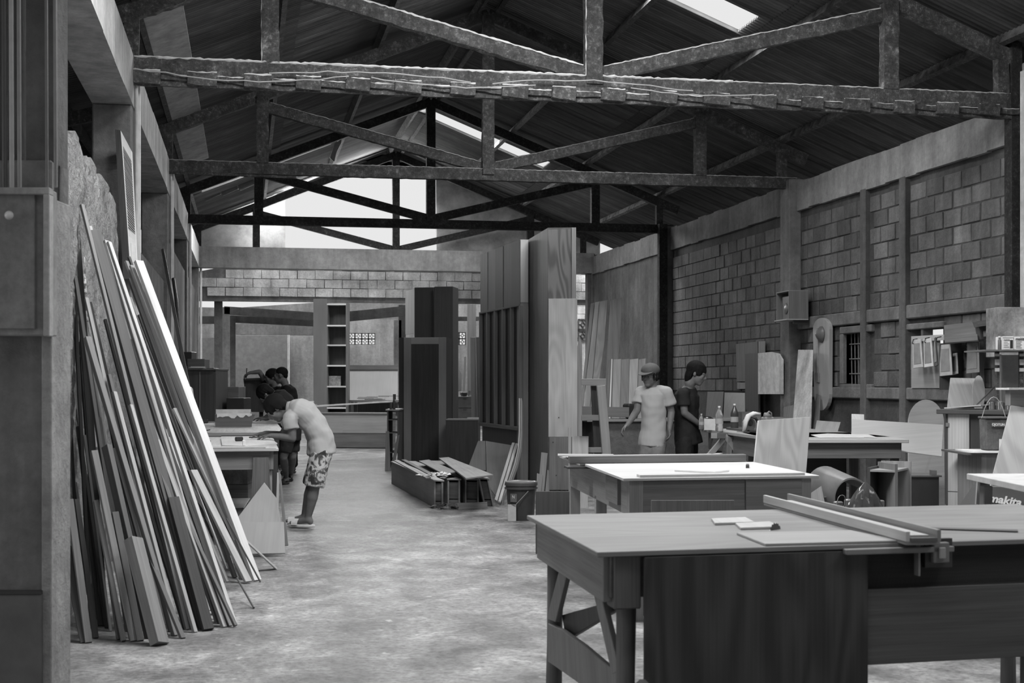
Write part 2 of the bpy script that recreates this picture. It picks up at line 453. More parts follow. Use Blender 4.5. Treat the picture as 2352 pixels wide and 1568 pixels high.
# ---- left side: crown beam with soffit, columns, rough low wall
wl = thing('wall_left', '', '', (0, 0, 0), kind='structure')
q = M()
for i in range(40):
    a, b = -5 + 35 * i / 40, -5 + 35 * (i + 1) / 40
    q.box(XL - .34, XL + R(-.004, .004), a, b, ZB, ZT + R(-.01, .01), (0, 1, 0))
q.build('crown_beam', conc(.5, .22, .4), wl)
for y in TY:
    M().box(XL - .34, XL - .01, y - .17, y + .17, 0, ZB, (0, 0, 1)).build('concrete_column', C_WALL, wl, bev=.012)
    M().tube([(XL + .03, y + .05, 0.0), (XL + .03, y + .05, ZT)], .022, 8).build('conduit_pipe', flat(.6, .5), wl)
    M().tube([(XL + .02, y - .03, 1.2), (XL + .02, y - .03, ZT + .1)], .014, 8).build('conduit_pipe', flat(.5, .5), wl)
# rough broken-topped low wall
q = M(); ya, yb, nn, nz = 7.6, 11.25, 90, 70
vs = []; hs_ = [2.76 + .035 * math.sin(i * .31) + .02 * math.sin(i * .83) + R(-.012, .012) - max(0, i - nn + 9) ** 1.6 * .012 for i in range(nn + 1)]
for i in range(nn + 1):
    y = ya + (yb - ya) * i / nn; h = hs_[i]
    vs += [(XL - .02 + (R(-.009, .009) if k > 3 else 0) - (.02 if k == nz else 0), y, h * k / nz) for k in range(nz + 1)] + [(XL - .17, y, h - .01 + R(-.01, .01)), (XL - .2, y, 0)]
w_ = nz + 3
q.add(vs, [(i * w_ + k, (i + 1) * w_ + k, (i + 1) * w_ + k + 1, i * w_ + k + 1) for i in range(nn) for k in range(w_ - 1)] + [tuple(range(w_ - 1, -1, -1)), tuple(nn * w_ + k for k in range(w_))])
q.build('rough_low_wall', C_ROUGH, wl)
M().box(XL - .2, XL - .05, 13.2, 17.9, 0, 2.6, (0, 1, 0)).build('rough_low_wall', C_DARK, wl)
M().slab([(XL + .0, 12.9, 0), (XL + .0, 12.9, 2.75), (XL + .0, 13.6, 2.35), (XL + .0, 14.2, 1.9), (XL, 14.3, 0)], .05, (-1, 0, 0)).build('plaster_patch', C_LITE, wl)
M().box(XL - .2, XL - .05, 18.8, 29.8, 0, 3.2, (0, 1, 0)).build('rough_low_wall', C_DARK, wl)
# side bay beyond the left columns: dark lean-to
M().box(-6.6, -6.4, -5, 2.8, 0, 5).build('wall_side_bay', C_DARK, kind='structure')
M().box(-6.6, -6.4, 6.4, 44, 0, 5).build('wall_side_bay', C_DARK, kind='structure')
M().box(-6.6, -6.4, 2.8, 6.4, 3.3, 5).build('wall_side_bay', C_DARK, kind='structure')  # gap underneath is invented to let the added side lamp through

# ---- near left pier with panel box (close to the camera)
dn = 5.45
A0 = P(0, 900, dn); B0 = P(118, 900, dn)
pier = thing('wall_near', '', '', (0, 0, 0), kind='structure')
fr = frame(V((B0.x, B0.y, 0)), -TH)
M().box(-1.6, 0, 0, .22, 0, 2.2, (0, 0, 1), fr).build('pier', conc(.2, .35, .4), pier, bev=.008)
M().box(-.035, .004, -.012, .225, 0, 2.05, (0, 0, 1), fr).build('edge_trim', conc(.42, .35, .6, 2), pier, bev=.004)
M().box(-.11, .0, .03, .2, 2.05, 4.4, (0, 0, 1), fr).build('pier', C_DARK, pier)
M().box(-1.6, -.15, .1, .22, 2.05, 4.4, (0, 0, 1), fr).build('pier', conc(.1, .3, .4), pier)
M().box(-1.6, -.03, -.025, 0, 0, P(60, 1362, dn).z, (0, 0, 1), fr).build('base_panel', flat(.14, .6), pier, bev=.003)
M().box(-1.6, -.03, -.03, 0, P(60, 1362, dn).z, P(60, 1354, dn).z, (1, 0, 0), fr).build('ledge', flat(.05), pier)

# ---- far end of the hall: crown beam, gable, block band, back rooms
we = thing('wall_end', '', '', (0, 0, 0), kind='structure')
M().box(XL, XR, 29.75, 30.05, ZB, ZT, (1, 0, 0)).build('crown_beam', conc(.3, .3, .5), we)
def gable_glow():  # translucence makes the wall glow, imitating bloom beside the opening
    m, nt, b = newmat('glowing_gable_wall'); ge = N(nt, 'ShaderNodeNewGeometry')
    a = noise(nt, ge.outputs['Position'], 2.2, 8, .7); c = ramp(nt, a, [(.3, .25), (.7, .62)])
    nt.links.new(c, b.inputs['Base Color']); b.inputs['Roughness'].default_value = .9
    tr = N(nt, 'ShaderNodeBsdfTranslucent'); nt.links.new(c, tr.inputs[0]); mx = N(nt, 'ShaderNodeMixShader'); mx.inputs[0].default_value = .6
    nt.links.new(b.outputs[0], mx.inputs[1]); nt.links.new(tr.outputs[0], mx.inputs[2])
    nt.links.new(mx.outputs[0], nt.nodes['Material Output'].inputs[0]); return m
gx0 = onY(655, 480, 30.4).x; gx1 = onY(1003, 480, 30.4).x; gz1 = onY(900, 372, 30.4).z
def gable_z(x): return roof_z(x) - .05
q = M()
G = gable_glow()
q.slab([(XL - .4, 30.4, ZT - .02), (gx0, 30.4, ZT - .02), (gx0, 30.4, min(gz1, gable_z(gx0))), (XL - .4, 30.4, gable_z(XL - .4))], .12, (0, 1, 0))
q.slab([(gx1, 30.4, ZT - .02), (XR + .3, 30.4, ZT - .02), (XR + .3, 30.4, gable_z(XR + .3)), (gx1, 30.4, min(gz1, gable_z(gx1)))], .12, (0, 1, 0))
q.slab([(gx0 + .9, 30.4, gz1), (gx1, 30.4, gz1), (gx1, 30.4, gable_z(gx1)), (XC, 30.4, gable_z(XC)), (gx0 + .9, 30.4, gable_z(gx0 + .9))], .12, (0, 1, 0))
q.build('gable_panel', G, we)
# block band behind the crown beam
yb = 31.5; bz0 = onY(700, 693, yb).z; bz1 = ZB + .5
bx0 = onY(455, 660, yb).x; bx1 = XR + .5
M().slab([(bx0, yb + .04, bz0), (bx1, yb + .04, bz0), (bx1, yb + .04, bz1), (bx0 + 2.2, yb + .04, bz1), (bx0, yb + .04, bz1 - .45)], .15, (0, 1, 0)).build('mortar_face', C_WALL, we)
bm2 = []
for k in range(4):
    j = lambda: R(-.006, .006)
    m = M().hexa([(-.19 + j(), -.012 + j(), j()), (.19 + j(), -.012 + j(), j()), (.19, .05, 0), (-.19, .05, 0),
                  (-.19 + j(), -.012 + j(), .183 + j()), (.19 + j(), -.012 + j(), .183 + j()), (.19, .05, .183), (-.19, .05, .183)], (1, 0, 0))
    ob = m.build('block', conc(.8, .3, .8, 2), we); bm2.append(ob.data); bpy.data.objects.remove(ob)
for r in range(4):
    x = bx0 + (.2 if r % 2 else .39)
    while x < bx1:
        z = bz0 + .12 + r * .198
        if z + .19 < bz1 and not (x < bx0 + 2.2 and z + .19 > bz1 - .45 + (x - .19 - bx0) / 2.2 * .45):
            o = bpy.data.objects.new('block', random.choice(bm2)); COL.objects.link(o); o.parent = we
            o.location = (x, yb + .02 + R(-.006, .006), z); o.rotation_euler = (0, R(-.01, .01), R(-.01, .01))
        x += .395
# openings to the back rooms: posts and lintels
def upright(px0, px1, py0, y, mat, name='post', dep=.2, par=None, py1=None):
    a = onY(px0, py0, y); b = onY(px1, py0, y)
    return M().box(a.x, b.x, y, y + dep, 0 if py1 is None else onY(px0, py1, y).z, a.z, (0, 0, 1)).build(name, mat, par or we)
upright(492, 511, 690, 31.7, C_DARK); upright(511, 528, 705, 33.0, C_LITE); upright(526, 541, 725, 33.4, C_DARK)
upright(905, 922, 735, 34.5, C_LITE); upright(916, 932, 700, 34.5, C_DARK)
def lintel(p, q_, hpx, y, mat, dep=.25):
    a = onY(*p, y); b = onY(*q_, y); h = hpx * (y / cs) / FPX
    return M().hexa([(a.x, y, a.z - h), (b.x, y, b.z - h), (b.x, y + dep, b.z - h), (a.x, y + dep, a.z - h),
                     (a.x, y, a.z), (b.x, y, b.z), (b.x, y + dep, b.z), (a.x, y + dep, a.z)], (1, 0, 0)).build('lintel', mat, we)
lintel((515, 703), (735, 718), 17, 33.0, C_WALL); lintel((530, 724), (735, 734), 15, 33.5, C_DARK)
lintel((790, 716), (935, 702), 22, 33.8, C_DARK); lintel((455, 726), (500, 726), 16, 33.8, C_DARK)
lintel((535, 744), (730, 747), 22, 37.5, conc(.22, .3, .6)); lintel((1035, 727), (1100, 727), 9, 34.5, C_DARK)
# back wall with vent blocks
yw = 39.0
holes = []
def vents(px0, px1, py0, py1, nx, nz, y, ax='x'):
    f = onY if ax == 'x' else onX
    a = f(px0, py1, y); b = f(px1, py0, y)
    return a, b
va_, vb_ = vents(800, 862, 765, 791, 4, 2, yw); vc_, vd_ = vents(1040, 1070, 763, 792, 2, 2, yw)
hs = [(va_.x, vb_.x, va_.z, vb_.z), (vc_.x, vd_.x, vc_.z, vd_.z)]
xs_ = sorted({-6.4, 13.0, *[h[k] for h in hs for k in (0, 1)]}); zs_ = sorted({0, 3.1, *[h[k] for h in hs for k in (2, 3)]})
q = M()
for i in range(len(xs_) - 1):
    for j in range(len(zs_) - 1):
        xc, zc = (xs_[i] + xs_[i + 1]) / 2, (zs_[j] + zs_[j + 1]) / 2
        if any(h[0] < xc < h[1] and h[2] < zc < h[3] for h in hs): continue
        q.box(xs_[i], xs_[i + 1], yw, yw + .12, zs_[j], zs_[j + 1], (1, 0, 0))
wb_ = thing('wall_back', '', '', (0, 0, 0), kind='structure')
q.build('back_face', conc(.26, .3, .4), wb_)
zz_ = lambda px, py: onY(px, py, yw)
M().slab([V((-6.4, yw, 3.1)), V((zz_(930, 700).x, yw, 3.1)), V((zz_(930, 700).x, yw, 3.9)), V((zz_(790, 690).x, yw, 3.85)), zz_(720, 695), zz_(535, 707), V((-6.4, yw, 3.45))], .1, (0, 1, 0)).build('back_face', conc(.2, .3, .4), wb_)
M().slab([V((zz_(930, 700).x, yw, 3.1)), V((13, yw, 3.1)), V((13, yw, 4.2)), V((zz_(930, 700).x, yw, 3.9))], .1, (0, 1, 0)).build('back_face', conc(.3, .3, .4), wb_)
def vent_block(cx, cz, w_, h_, org, ux, par):
    m = M(); ux = V(ux); uz = V((0, 0, 1)); dep = ux.cross(uz) * .06
    def bar2(a, b, t):
        a = org + ux * (cx + a[0] * w_ / 2) + uz * (cz + a[1] * h_ / 2); b = org + ux * (cx + b[0] * w_ / 2) + uz * (cz + b[1] * h_ / 2)
        m.bar(a, b, t, .07, dep)
    for a, b in (((-1, -.93), (1, -.93)), ((-1, .93), (1, .93)), ((-.93, -1), (-.93, 1)), ((.93, -1), (.93, 1))): bar2(a, b, w_ * .13)
    for a, b in (((-.5, 0), (0, .5)), ((0, .5), (.5, 0)), ((.5, 0), (0, -.5)), ((0, -.5), (-.5, 0)), ((-.95, 0), (-.5, 0)), ((.5, 0), (.95, 0)), ((0, .5), (0, .95)), ((0, -.95), (0, -.5))): bar2(a, b, w_ * .08)
    m.build('vent_block', C_DARK, par)
for h, nx in ((hs[0], 4), (hs[1], 2)):
    for i in range(nx):
        for k in range(2):
            ww = (h[1] - h[0]) / nx; hh = (h[3] - h[2]) / 2
            vent_block(h[0] + ww * (i + .5), h[2] + hh * (k + .5), ww, hh, V((0, yw + .05, 0)), (1, 0, 0), wb_)
# end-right opening beyond the column: outer block wall with its own vent blocks
yo = 34.0
a = onY(1322, 640, yo); b = onY(1352, 640, yo)
ow = thing('wall_outer', '', '', (0, 0, 0), kind='structure')
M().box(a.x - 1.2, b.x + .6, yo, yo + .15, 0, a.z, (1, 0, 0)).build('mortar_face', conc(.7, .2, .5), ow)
for r in range(8):
    for k in range(4):
        x = a.x - .15 + k * .395 + (.2 if r % 2 else 0); z = 1.45 + 1.0 + r * .2
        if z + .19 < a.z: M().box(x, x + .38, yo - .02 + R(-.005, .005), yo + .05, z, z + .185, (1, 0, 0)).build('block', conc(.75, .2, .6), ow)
for k in range(2):
    z = onY(1338, 752 + 25 * (k - .5) * -1, yo).z
    vent_block(onY(1338, 752, yo).x, onY(1338, 745 + 26 * k, yo).z, .24, .26, V((0, yo - .03, 0)), (1, 0, 0), ow)
M().box(XR - .14, XR + .04, 29.8, 30.0, 0, ZB, (0, 0, 1)).build('end_post', C_DARK, we)
M().box(XR + .04, 9, 29.8, 30.0, 0, ZB, (0, 0, 1)).build('end_return', C_DARK, we)

# front closing wall behind the photographer (with a wide doorway left open)
M().box(-7, 1.0, -5.1, -5, 0, 8).build('wall_front', C_WALL, kind='structure')
M().box(4.5, 14, -5.1, -5, 0, 8).build('wall_front', C_WALL, kind='structure')
M().box(1.0, 4.5, -5.1, -5, 3.0, 8).build('wall_front', C_WALL, kind='structure')

# ================================================================ roof
roof = thing('ceiling', '', '', (0, 0, 0), kind='structure')
def roofmat():
    m, nt, b = newmat('corrugated_iron')
    tc = N(nt, 'ShaderNodeTexCoord'); o = tc.outputs['Object']
    n1 = noise(nt, o, 1.0, 6, .6, 0, (.5, 9, 1)); n2 = noise(nt, o, 1.3, 6, .65)
    c = ramp(nt, n1, [(.35, .06), (.6, .13), (.78, .24)])
    c = mth(nt, 'MULTIPLY', c, ramp(nt, n2, [(.35, .7), (.65, 1.2)])); c = mth(nt, 'MULTIPLY', c, rnd(nt, .7, 1.3))
    nt.links.new(c, b.inputs['Base Color']); b.inputs['Roughness'].default_value = .45; b.inputs['Metallic'].default_value = .3
    return m
RM = roofmat(); WAVE = .0762
def corr_mesh(L, W):
    n = int(round(W / WAVE * 6)); vs = []; fs = []
    for i in range(n + 1):
        y = W * i / n; z = .020 * math.cos(2 * math.pi * y / WAVE)
        vs += [(0, y, z), (L, y, z)]
    for i in range(n): fs.append((2 * i, 2 * i + 1, 2 * i + 3, 2 * i + 2))
    me = bpy.data.meshes.new('roof_sheet'); me.from_pydata(vs, [], fs); me.polygons.foreach_set('use_smooth', [True] * len(fs)); me.materials.append(RM)
    return me
W1 = .762; mL = corr_mesh(2.75, W1 + .05); mU = corr_mesh(2.95, W1 + .05)
def sheet(side, xr0, y, me, dz=0, tilt=0):
    o = bpy.data.objects.new('roof_sheet', me); COL.objects.link(o); o.parent = roof
    x = XC + side * xr0
    o.rotation_euler = (0, SA + tilt, 0) if side > 0 else (0, SA + tilt, math.pi)
    o.location = (x, y if side > 0 else y + W1 + .05, roof_z(x) + .03 + dz)
    return o
for i in range(34):
    y = 4.85 + i * W1
    for sd in (1, -1):
        for xr0, me, Ls in ((0, mU, 2.95), (2.6, mL, 2.75)):
            x0, x1 = XC + sd * xr0, XC + sd * (xr0 + Ls * math.cos(SA))
            lo, hi = min(x0, x1), max(x0, x1)
            cut = False
            for s2, sx0, sx1, sy0, sy1, e in SKY:
                if s2 == sd and y + W1 / 2 > sy0 - .05 and y + W1 / 2 < sy1 + .05 and hi > sx0 + .2 and lo < sx1 - .2: cut = (sx0, sx1)
            if not cut: sheet(sd, xr0, y, me, -.012 if xr0 else 0, R(-.002, .002))
            else:                                     # keep the stretches of sheet above and below the skylight
                for a_, b_ in ((lo, cut[0]), (cut[1], hi)):
                    if b_ - a_ > .25:
                        L = (b_ - a_) / math.cos(SA); me2 = corr_mesh(L, W1 + .05)
                        sheet(sd, (a_ - XC) if sd > 0 else (XC - b_), y, me2)
# plain closing roof over the part of the hall behind the photographer
for sd, segs in ((1, ((-5, 1.4), (2.9, 5.0))), (-1, ((-5, 2.2), (3.0, 5.0)))):
    for y0, y1 in segs:
        e = XC + sd * 5.1
        M().slab([(XC, y0, roof_z(XC) + .04), (e, y0, roof_z(e) + .04), (e, y1, roof_z(e) + .04), (XC, y1, roof_z(XC) + .04)], .02, (0, 0, 1)).build('roof_deck', RM, roof)
    for s2, sx0, sx1, sy0, sy1, e_ in SKY:
        if s2 == sd and sy1 < 4:
            for a_, b_ in ((XC, sx0), (sx1, XC + 5.1)) if sd > 0 else ((sx1, XC), (XC - 5.1, sx0)):
                M().slab([(a_, sy0, roof_z(a_) + .04), (b_, sy0, roof_z(b_) + .04), (b_, sy1, roof_z(b_) + .04), (a_, sy1, roof_z(a_) + .04)], .02, (0, 0, 1)).build('roof_deck', RM, roof)
# ridge cap
M().slab([(XC - .3, -5, roof_z(XC - .3) + .07), (XC, -5, roof_z(XC) + .07), (XC + .3, -5, roof_z(XC + .3) + .07), (XC, -5, roof_z(XC) + .05)], 36, (0, 1, 0)).build('ridge_cap', RM, roof)
# purlins, one bar each
PM = dusty(.05, .2)
for off in (.14, 1.46, 2.80, 4.14):
    for sd in (1, -1):
        x = XC + sd * off; z = roof_z(x) - .045
        M().bar((x, -5, z), (x, 30.3, z), .06, .11, (sd * .37, 0, .93)).build('purlin', PM, roof)
# pale gutter board along the left eave
a = onR(345, 40, -1); b = onR(420, 330, -1)
x0 = XL + .02; M().slab([(x0, 5, roof_z(x0) - .03), (x0 + .36, 5, roof_z(x0 + .36) - .03), (x0 + .36, 22.5, roof_z(x0 + .36) - .03), (x0, 22.5, roof_z(x0) - .03)], .02, (0, 0, 1), (0, 1, 0)).build('gutter_board', conc(.36, .15, .1), roof)
# torn hanging sheet at far left roof
# lean-to roof of the side bay
for i in range(26):
    y = 4 + i * W1
    o = bpy.data.objects.new('roof_sheet', mU); COL.objects.link(o); o.parent = roof
    o.rotation_euler = (0, math.radians(14), math.pi); o.location = (-1.15, y + W1 + .05, 4.02)
    o = bpy.data.objects.new('roof_sheet', mU); COL.objects.link(o); o.parent = roof
    o.rotation_euler = (0, math.radians(14), math.pi); o.location = (-3.9, y + W1 + .05, 3.36)
for x, z in ((-1.6, 3.8), (-2.9, 3.45), (-4.2, 3.15)):
    M().bar((x, 2, z), (x, 30, z), .05, .1).build('purlin', PM, roof)
for y in (13.0, 15.6, 18.3, 21):
    M().bar((-1.3, y, 3.75), (-6.4, y, 2.45), .06, .12).build('lean_to_rafter', PM, roof)
    M().bar((-1.35, y, 3.1), (-6.4, y, 3.1), .06, .1).build('lean_to_tie', PM, roof)
# ================================================================ trusses
def member(m, p0, p1, w_, h_, rough, n=(0, 1, 0)):
    p0, p1 = V(p0), V(p1); k = max(1, int((p1 - p0).length / (.07 if rough else 9)))
    if k == 1: m.bar(p0, p1, h_, w_, n); return
    a = (p1 - p0).normalized(); n = V(n); b = a.cross(n).normalized(); vs = []
    for i in range(k + 1):
        p = p0.lerp(p1, i / k)
        for x, y in ((-1, -1), (1, -1), (1, 1), (-1, 1)):
            vs.append(p + b * (x * h_ / 2 + R(-rough, rough)) + n * (y * w_ / 2 + R(-rough, rough) * .5))
    fs = [(i * 4 + j, i * 4 + (j + 1) % 4, i * 4 + 4 + (j + 1) % 4, i * 4 + 4 + j) for i in range(k) for j in range(4)] + [(3, 2, 1, 0), (4 * k, 4 * k + 1, 4 * k + 2, 4 * k + 3)]
    m.add(vs, fs, a)
tl = ['nearest heavily dust-crusted roof truss with tattered battens and wires along its bottom chord', 'second dark roof truss from the front, with flaking bottom chord across the hall',
      'third dark roof truss, its lower ties crossing in front of the bright gable', 'farthest roof truss, dark against the bright gable opening just above the end beam']
DQ = 2.957
for i, y in enumerate(TY):
    t = thing('roof_truss', tl[i], 'truss', (XC, y, ZT - .15), 'roof trusses across the hall')
    mt = (dusty(.085, .8, 'd1'), dusty(.05, .3, 'd2'), dusty(.03, .14, 'd3'), dusty(.025, .1, 'd4'))[i]; rg = (.007, .004, 0, 0)[i]
    zc = ZT - .075
    def mk(nm, p0, p1, w_=.11, h_=.15, n=(0, 1, 0)):
        m = M(); member(m, p0, p1, w_, h_, rg, n); m.build(nm, mt, t)
    mk('bottom_chord', (XL - .05, y, zc), (XR + .05, y, zc), .12)
    for sd in (-1, 1):
        x = XC + sd * DQ
        e = XC + sd * 4.5
        mk('rafter', (XC, y, roof_z(XC) - .17), (e, y, roof_z(e) - .17), .11)
        mk('post', (x, y - .01, zc + .07), (x, y - .01, roof_z(x) - .2), .12, .15)
        mk('web_brace', (XC + sd * .06, y + .01, zc + .1), (x - sd * .05, y + .01, roof_z(x) - .32), .10, .14)
        x2 = XC + sd * 4.15
        mk('end_post', (x2, y, zc + .07), (x2, y, roof_z(x2) - .2), .1, .12)
    mk('center_post', (XC, y - .015, zc - (.0), ), (XC, y - .015, roof_z(XC) - .15), .13, .155)
    if i == 0:
        x = XL; k = 0
        while x < XR - .2:
            L = R(.2, .26); hgt = .105 if k % 2 == 0 else .045
            m = M(); member(m, (x, y - .10 + .03 * (k % 2), zc - .10 + R(-.012, .008)), (x + L, y - .10 + .03 * (k % 2), zc - .115 + R(-.012, .008)), .07, hgt, .006); m.build('batten', mt, t)
            m = M(); z_ = zc - .105 + hgt / 2; m.tube([(x + L * q / 6, y - .125 + .03 * (k % 2), z_ + R(-.004, .004)) for q in range(7)], [R(.004, .010) * (1 if x < 4 else .6) for _ in range(7)], 5); m.build('backlit_dust', flat(.85, .95), t)  # dust bead coloured bright to imitate a backlit batten edge
            x += L + .004; k += 1
        m = M(); member(m, (XL, y - .05, zc - .15), (XR, y - .05, zc - .15), .05, .05, .006); m.build('batten_rail', mt, t)
    if i < 2:                                   # lumpy edge dust, its pale tone standing in for backlit fuzz
        rc = (.013, .006)[i]; CR = flat((.85, .4)[i], .95)
        def crust(p0, p1, rr):
            p0, p1 = V(p0), V(p1); k_ = int((p1 - p0).length / .035)
            M().tube([p0.lerp(p1, q / k_) + V((0, R(-.004, .004), R(-.004, .004))) for q in range(k_ + 1)], [rr * R(.45, 1.15) for _ in range(k_ + 1)], 5).build('backlit_dust', CR, t)
        crust((XL, y - .058, ZT + .002), (XR - 3.0 * (1 - i), y - .058, ZT + .002), rc)
        crust((XR - 3.0, y - .058, ZT + .002), (XR, y - .058, ZT + .002), rc * .5)
        for sd in (-1, 1):
            x = XC + sd * DQ; dz = .072
            crust((XC + sd * .1, y - .045, zc + .1 + dz), (x - sd * .1, y - .045, roof_z(x) - .34 + dz), rc * (.9 if sd < 0 else .5))
        crust((XC - DQ - .075, y - .06, ZT), (XC - DQ - .075, y - .06, roof_z(XC - DQ) - .2), rc * .6)
        crust((XC - .078, y - .07, ZT), (XC - .078, y - .07, roof_z(XC) - .2), rc * .6)
    if i == 1:
        m = M(); member(m, (XL, y - .07, zc - .09), (XL + 1.6, y - .07, zc - .11), .03, .03, .004); m.build('batten_rail', mt, t)
# wires draped along the first truss
for k, (a, b, sag) in enumerate(((-.95, .9, .07), (.2, 2.0, -.05), (1.1, 2.6, .05), (2.2, 4.1, -.06), (3.5, 4.9, .04))):
    pts = [(a + (b - a) * i / 14, TY[0] - .135, ZT - .12 - sag * math.sin(math.pi * i / 14) + R(-.009, .009)) for i in range(15)]
    M().tube(pts, .0055, 6).build('electric_wire', flat(.55, .8), label='dusty loose wire draped on the nearest truss, ' + ['at its left end', 'left of the center post', 'between left post and center post', 'around the middle', 'right of the middle'][k], cat='wire', group='wires along the nearest truss')
# ================================================================ foreground and right-hand furniture
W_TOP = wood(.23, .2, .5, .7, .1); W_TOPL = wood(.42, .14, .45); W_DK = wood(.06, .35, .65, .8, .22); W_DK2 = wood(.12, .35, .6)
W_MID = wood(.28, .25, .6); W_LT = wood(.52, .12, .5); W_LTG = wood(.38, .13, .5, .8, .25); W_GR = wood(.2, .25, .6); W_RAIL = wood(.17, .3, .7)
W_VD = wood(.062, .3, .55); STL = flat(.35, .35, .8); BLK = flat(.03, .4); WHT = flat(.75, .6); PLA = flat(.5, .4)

def box_on(m, pts, z0, z1, ax=None):      # vertical prism over a floor polygon (list of Vectors)
    k = len(pts); vs = [V((p.x, p.y, z0)) for p in pts] + [V((p.x, p.y, z1)) for p in pts]
    return m.add(vs, [tuple(range(k - 1, -1, -1)), tuple(range(k, 2 * k))] + [(i, (i + 1) % k, (i + 1) % k + k, i + k) for i in range(k)], ax)

# ---- A: saw bench nearest the camera
TZ = .80
a = FL(1210, 1183, TZ); b = FL(1372, 1268, TZ)
yaw = yaw_of(b, FL(2352, 1238, TZ)); a_org = b.copy(); a_ey = (a - b).normalized(); a_ex = V((math.cos(yaw), math.sin(yaw), 0))
fa = lambda x, y, z: V((a_org.x + a_ex.x * x + a_ey.x * y, a_org.y + a_ex.y * x + a_ey.y * y, z))
LD = (a - b).length; LW = 2.2
A = thing('saw_bench', 'large plywood saw bench nearest the camera, with rough round legs and a dark plywood front', 'workbench', (b.x, b.y, 0))
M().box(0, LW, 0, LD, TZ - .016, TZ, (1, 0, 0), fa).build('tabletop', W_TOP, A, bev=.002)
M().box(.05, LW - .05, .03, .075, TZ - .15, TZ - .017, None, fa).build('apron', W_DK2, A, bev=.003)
M().box(.05, LW - .05, LD - .09, LD - .045, TZ - .15, TZ - .017, None, fa).build('apron', W_MID, A, bev=.003)
M().box(.03, .07, .05, LD - .06, TZ - .165, TZ - .017, None, fa).build('apron', W_MID, A, bev=.003)
M().box(LW - .09, LW - .05, .05, LD - .06, TZ - .15, TZ - .017, None, fa).build('apron', W_MID, A)
M().box(.06, .15, .02, .12, TZ - .185, TZ - .016, (0, 0, 1), fa).build('corner_block', W_DK2, A, bev=.004)
for x, y in ((.12, .11), (.09, LD - .12), (1.6, .12), (LW - .1, LD - .12)):
    M().tube([fa(x + R(-.01, .01), y, 0), fa(x, y, .3), fa(x + .005, y, TZ - .1)], [.034, .03, .033], 12).build('leg', W_RAIL, A, smooth=True)
bl = lambda x0, y0, z0, x1, y1, z1, w_, t_, mat, nm='brace', n=None: M().bar(fa(x0, y0, z0), fa(x1, y1, z1), w_, t_, n or (fa(1, 0, 0) - fa(0, 0, 0))).build(nm, mat, A, bev=.002)
sdp = lambda px: 5.42 - (px - 1258) / 170 * .92
def side(pix, t_, mat, nm='brace', off=0): M().slab([P(x, y, sdp(x) + off) for x, y in pix], t_, None, (0, .3, 1)).build(nm, mat, A, bev=.002)
side([(1286, 1300), (1304, 1308), (1275, 1428), (1255, 1420)], .02, W_MID)
side([(1359, 1345), (1377, 1355), (1422, 1540), (1405, 1548)], .02, W_MID, off=-.02)
side([(1412, 1378), (1418, 1398), (1300, 1470), (1290, 1412)], .02, W_VD, off=.12)
side([(1258, 1431), (1290, 1446), (1340, 1482), (1385, 1520), (1424, 1548), (1424, 1640), (1380, 1605), (1320, 1560), (1258, 1519)], .02, W_MID, 'rail', off=-.01)
side([(1410, 1612), (1468, 1560), (1480, 1572), (1424, 1640)], .02, W_GR, 'rail', off=-.03)
x0 = .24; x1 = (FL(2030, 1262, TZ - .01) - b).length * .98
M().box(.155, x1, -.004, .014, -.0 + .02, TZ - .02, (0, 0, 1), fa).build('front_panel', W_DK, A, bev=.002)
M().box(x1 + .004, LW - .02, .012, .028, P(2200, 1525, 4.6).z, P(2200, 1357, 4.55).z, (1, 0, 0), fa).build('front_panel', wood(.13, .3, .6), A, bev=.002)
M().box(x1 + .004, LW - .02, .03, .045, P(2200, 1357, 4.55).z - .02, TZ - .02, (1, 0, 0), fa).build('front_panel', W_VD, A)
sw = P(2222, 1283, 4.45)
def loc_of(p, fr0, yaw0, org): d = p - V(org); return (d.x * math.cos(yaw0) + d.y * math.sin(yaw0), -d.x * math.sin(yaw0) + d.y * math.cos(yaw0), p.z)
lx = loc_of(sw, fa, yaw, (b.x, b.y, 0))
s = thing('power_switch', 'small grey switch box fixed on the front of the nearest saw bench', 'switch', fa(lx[0], 0, lx[2]))
M().box(lx[0] - .045, lx[0] + .055, -.01, .012, lx[2] - .05, lx[2] + .045, (1, 0, 0), fa).build('mounting_board', W_VD, s)
M().box(lx[0] - .027, lx[0] + .032, -.035, -.01, lx[2] - .032, lx[2] + .035, (0, 0, 1), fa).build('switch_box', flat(.22, .5), s, bev=.003); sw_ = bpy.data.objects['switch_box']
M().box(lx[0] - .01, lx[0] + .015, -.043, -.035, lx[2] - .018, lx[2] + .02, (0, 0, 1), fa).build('rocker', flat(.4, .4), sw_, bev=.003)
M().box(lx[0] - .075, lx[0] - .068, -.02, .012, lx[2] - .075, lx[2] + .05, (0, 0, 1), fa).build('bracket_bolt', flat(.3, .4), s)
